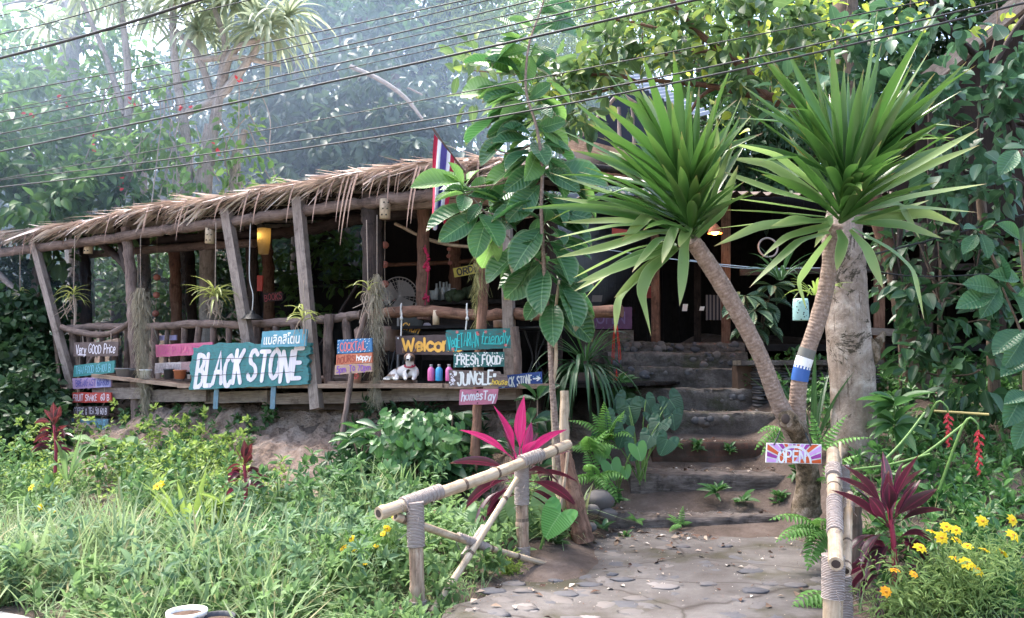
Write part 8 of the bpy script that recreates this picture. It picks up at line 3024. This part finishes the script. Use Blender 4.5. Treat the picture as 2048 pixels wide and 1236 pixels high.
for px, d, top, w, mat, lab in ((-60, 26, 150, 130, 'f_mid', 'forest tree beyond the left edge of the frame'), (120, 28, 150, 110, 'f_bluegreen', 'forest tree on the slope behind the pale trunked tall tree'), (330, 27, 110, 130, 'f_bluegreen', 'forest tree on the slope behind the gnarled strap leaved tree'), (520, 23, 0, 130, 'f_dark', 'forest tree standing in the smoke right of the gnarled tree'),
                               (760, 23.5, -60, 140, 'f_dark', 'forest tree on the slope behind the dark tree by the flag'), (640, 25, -30, 120, 'f_dark', 'forest tree standing in the smoke behind the bare dead branch'), (960, 30, -40, 130, 'f_light', 'forest tree on the slope behind the left of the bamboo'), (1180, 31, -60, 140, 'f_light', 'forest tree on the slope behind the middle of the bamboo'),
                               (1400, 28, -40, 140, 'f_mid', 'forest tree on the slope behind the left yucca head'), (1620, 24, -40, 150, 'f_mid', 'forest tree on the slope behind the right yucca head'), (1850, 22, -40, 150, 'f_dark', 'forest tree on the slope behind the timber hut'), (2080, 22, -40, 150, 'f_dark', 'forest tree on the slope at the upper right corner')):
    wood_tree(px, d, top, w, mat, lab, .55 if d > 25 else .9)
mb = MB()
n = 5200
x = rng.uniform(-26, 26, n)
y = rng.uniform(17.6, 42, n)
ok = np.abs(x) < .72 * y + 1
x, y = x[ok], y[ok]
C = np.stack((x, y, H(x, y) + rng.uniform(0, 2.6, len(x))), 1)
clusters(mb, P_OVAL, C, np.tile((0, -.6, .7), (len(x), 1)) + .5 * rng.standard_normal((len(x), 3)), 8, .35, .32, .46, .2)
tag(mb.build('undergrowth', M['f_dark'], loc=(0, 0, 0)), 'dark leafy undergrowth covering the wooded slope', 'undergrowth', kind='stuff')

# ------------------------------------------------------------------ overhead cables
CAB = [((0, 30), (113, 0), .007, 'thin overhead cable cutting the extreme upper left corner'), ((0, 68), (250, 0), .008, 'second overhead cable from the upper left corner'), ((0, 116), (390, 2), .02, 'thick black overhead cable crossing the upper left'),
       ((0, 100), (520, -5), .006, 'thin overhead cable running just above the thick one at the left'), ((0, 188), (930, 0), .0075, 'overhead cable crossing the strap leaf heads'), ((0, 222), (960, 4), .006, 'overhead cable close below the one across the strap leaf heads'), ((0, 244), (1070, 0), .0075, 'overhead cable crossing the red blossoms of the gnarled tree'),
       ((0, 225), (1180, -8), .005, 'fine overhead cable sagging across the gnarled tree', 12), ((0, 303), (1390, 0), .0125, 'heavy black overhead cable from the left edge to the top centre'), ((0, 268), (1240, 0), .0085, 'overhead cable just above the heavy black one'), ((0, 285), (1300, -2), .005, 'fine cable hugging the heavy black one'),
       ((0, 358), (1860, 0), .0055, 'faint thin cable crossing the big leaved sapling'), ((0, 360), (2010, 0), .0075, 'grey overhead cable touching the flag tip', 34), ((0, 374), (2048, 6), .009, 'dark overhead cable just below the flag tip', 38)]


def cab_depth(px):
    return front(px, -3.2)


for c_ in CAB:
    (xa, ya), (xb, yb), r, lab = c_[:4]
    sag = c_[4] if len(c_) > 4 else 5
    pts = []
    for px in np.linspace(-260, 2400, 60):
        f = (px - xa) / (xb - xa)
        py = ya + (yb - ya) * f + sag * (1 - (2 * min(max(f, 0), 1) - 1) ** 2) * (1 if 0 < f < 1 else 0)
        p = W(px, py, cab_depth(px))
        if p[2] > 12:
            break
        pts.append(p)
    mb = MB()
    tube(mb, pts, r * .68, 7, rough=0, cap=True)
    tag(mb.build('overhead_cable', M['cable']), lab, 'cable', 'overhead cables along the road')
# two washing lines and a low wire
M['line_blue'] = plain('pale blue cord', (.35, .42, .5), .7)
for pts, lab in (([(1190, 496), (1360, 520), (1560, 540)], 'upper pale cord strung across the dark doorway'), ([(1380, 520), (1480, 536), (1640, 536)], 'lower pale cord running behind the green lantern')):
    mb = MB()
    tube(mb, [W(a, b_, 9.8) for a, b_ in pts], .005, 5, n=14)
    tag(mb.build('cord', M['line_blue']), lab, 'cord')
mb = MB()
tube(mb, [W(1700, 535, 8.2), W(1850, 553, 8.1), W(2100, 540, 8.0)], .007, 5, n=14)
tag(mb.build('wire', M['cable']), 'thin dark wire sagging behind the right yucca leaves', 'wire')
mb = MB()
tube(mb, [W(1750, 508, 8.6), W(1900, 470, 8.6), W(2100, 415, 8.6)], .011, 6, n=12)
tag(mb.build('wire', M['cable']), 'thicker wire rising to the right edge over the dark shrub', 'wire')

# ------------------------------------------------------------------ smoke drifting behind the roof on the left
sm_ = MB()
ellipsoid(sm_, (-4.8, 16.9, 6.0), 8.5, 1.9, 5.0, 32, 20)
t = NT('wood smoke')
t.t.nodes.remove(t.p)
pv = t.n('ShaderNodeVolumePrincipled')
pv.inputs['Color'].default_value = (.58, .75, 1.0, 1)
pv.inputs['Anisotropy'].default_value = .2
pv.inputs['Density'].default_value = .062
t.l(pv.outputs[0], t.out.inputs['Volume'])
M['smoke'] = t.m
so = sm_.build('smoke', M['smoke'])
tag(so, 'thin bluish wood smoke drifting behind the left of the roof', 'smoke', kind='stuff')
sm2 = MB()
ellipsoid(sm2, (-9.2, 13.6, 5.4), 4.6, .95, 3.6, 28, 16)
m2 = M['smoke'].copy()
m2.node_tree.nodes['Principled Volume'].inputs['Density'].default_value = .055
tag(sm2.build('smoke', m2), 'paler wisp of smoke in front of the leafy tree at the far left', 'smoke', kind='stuff')
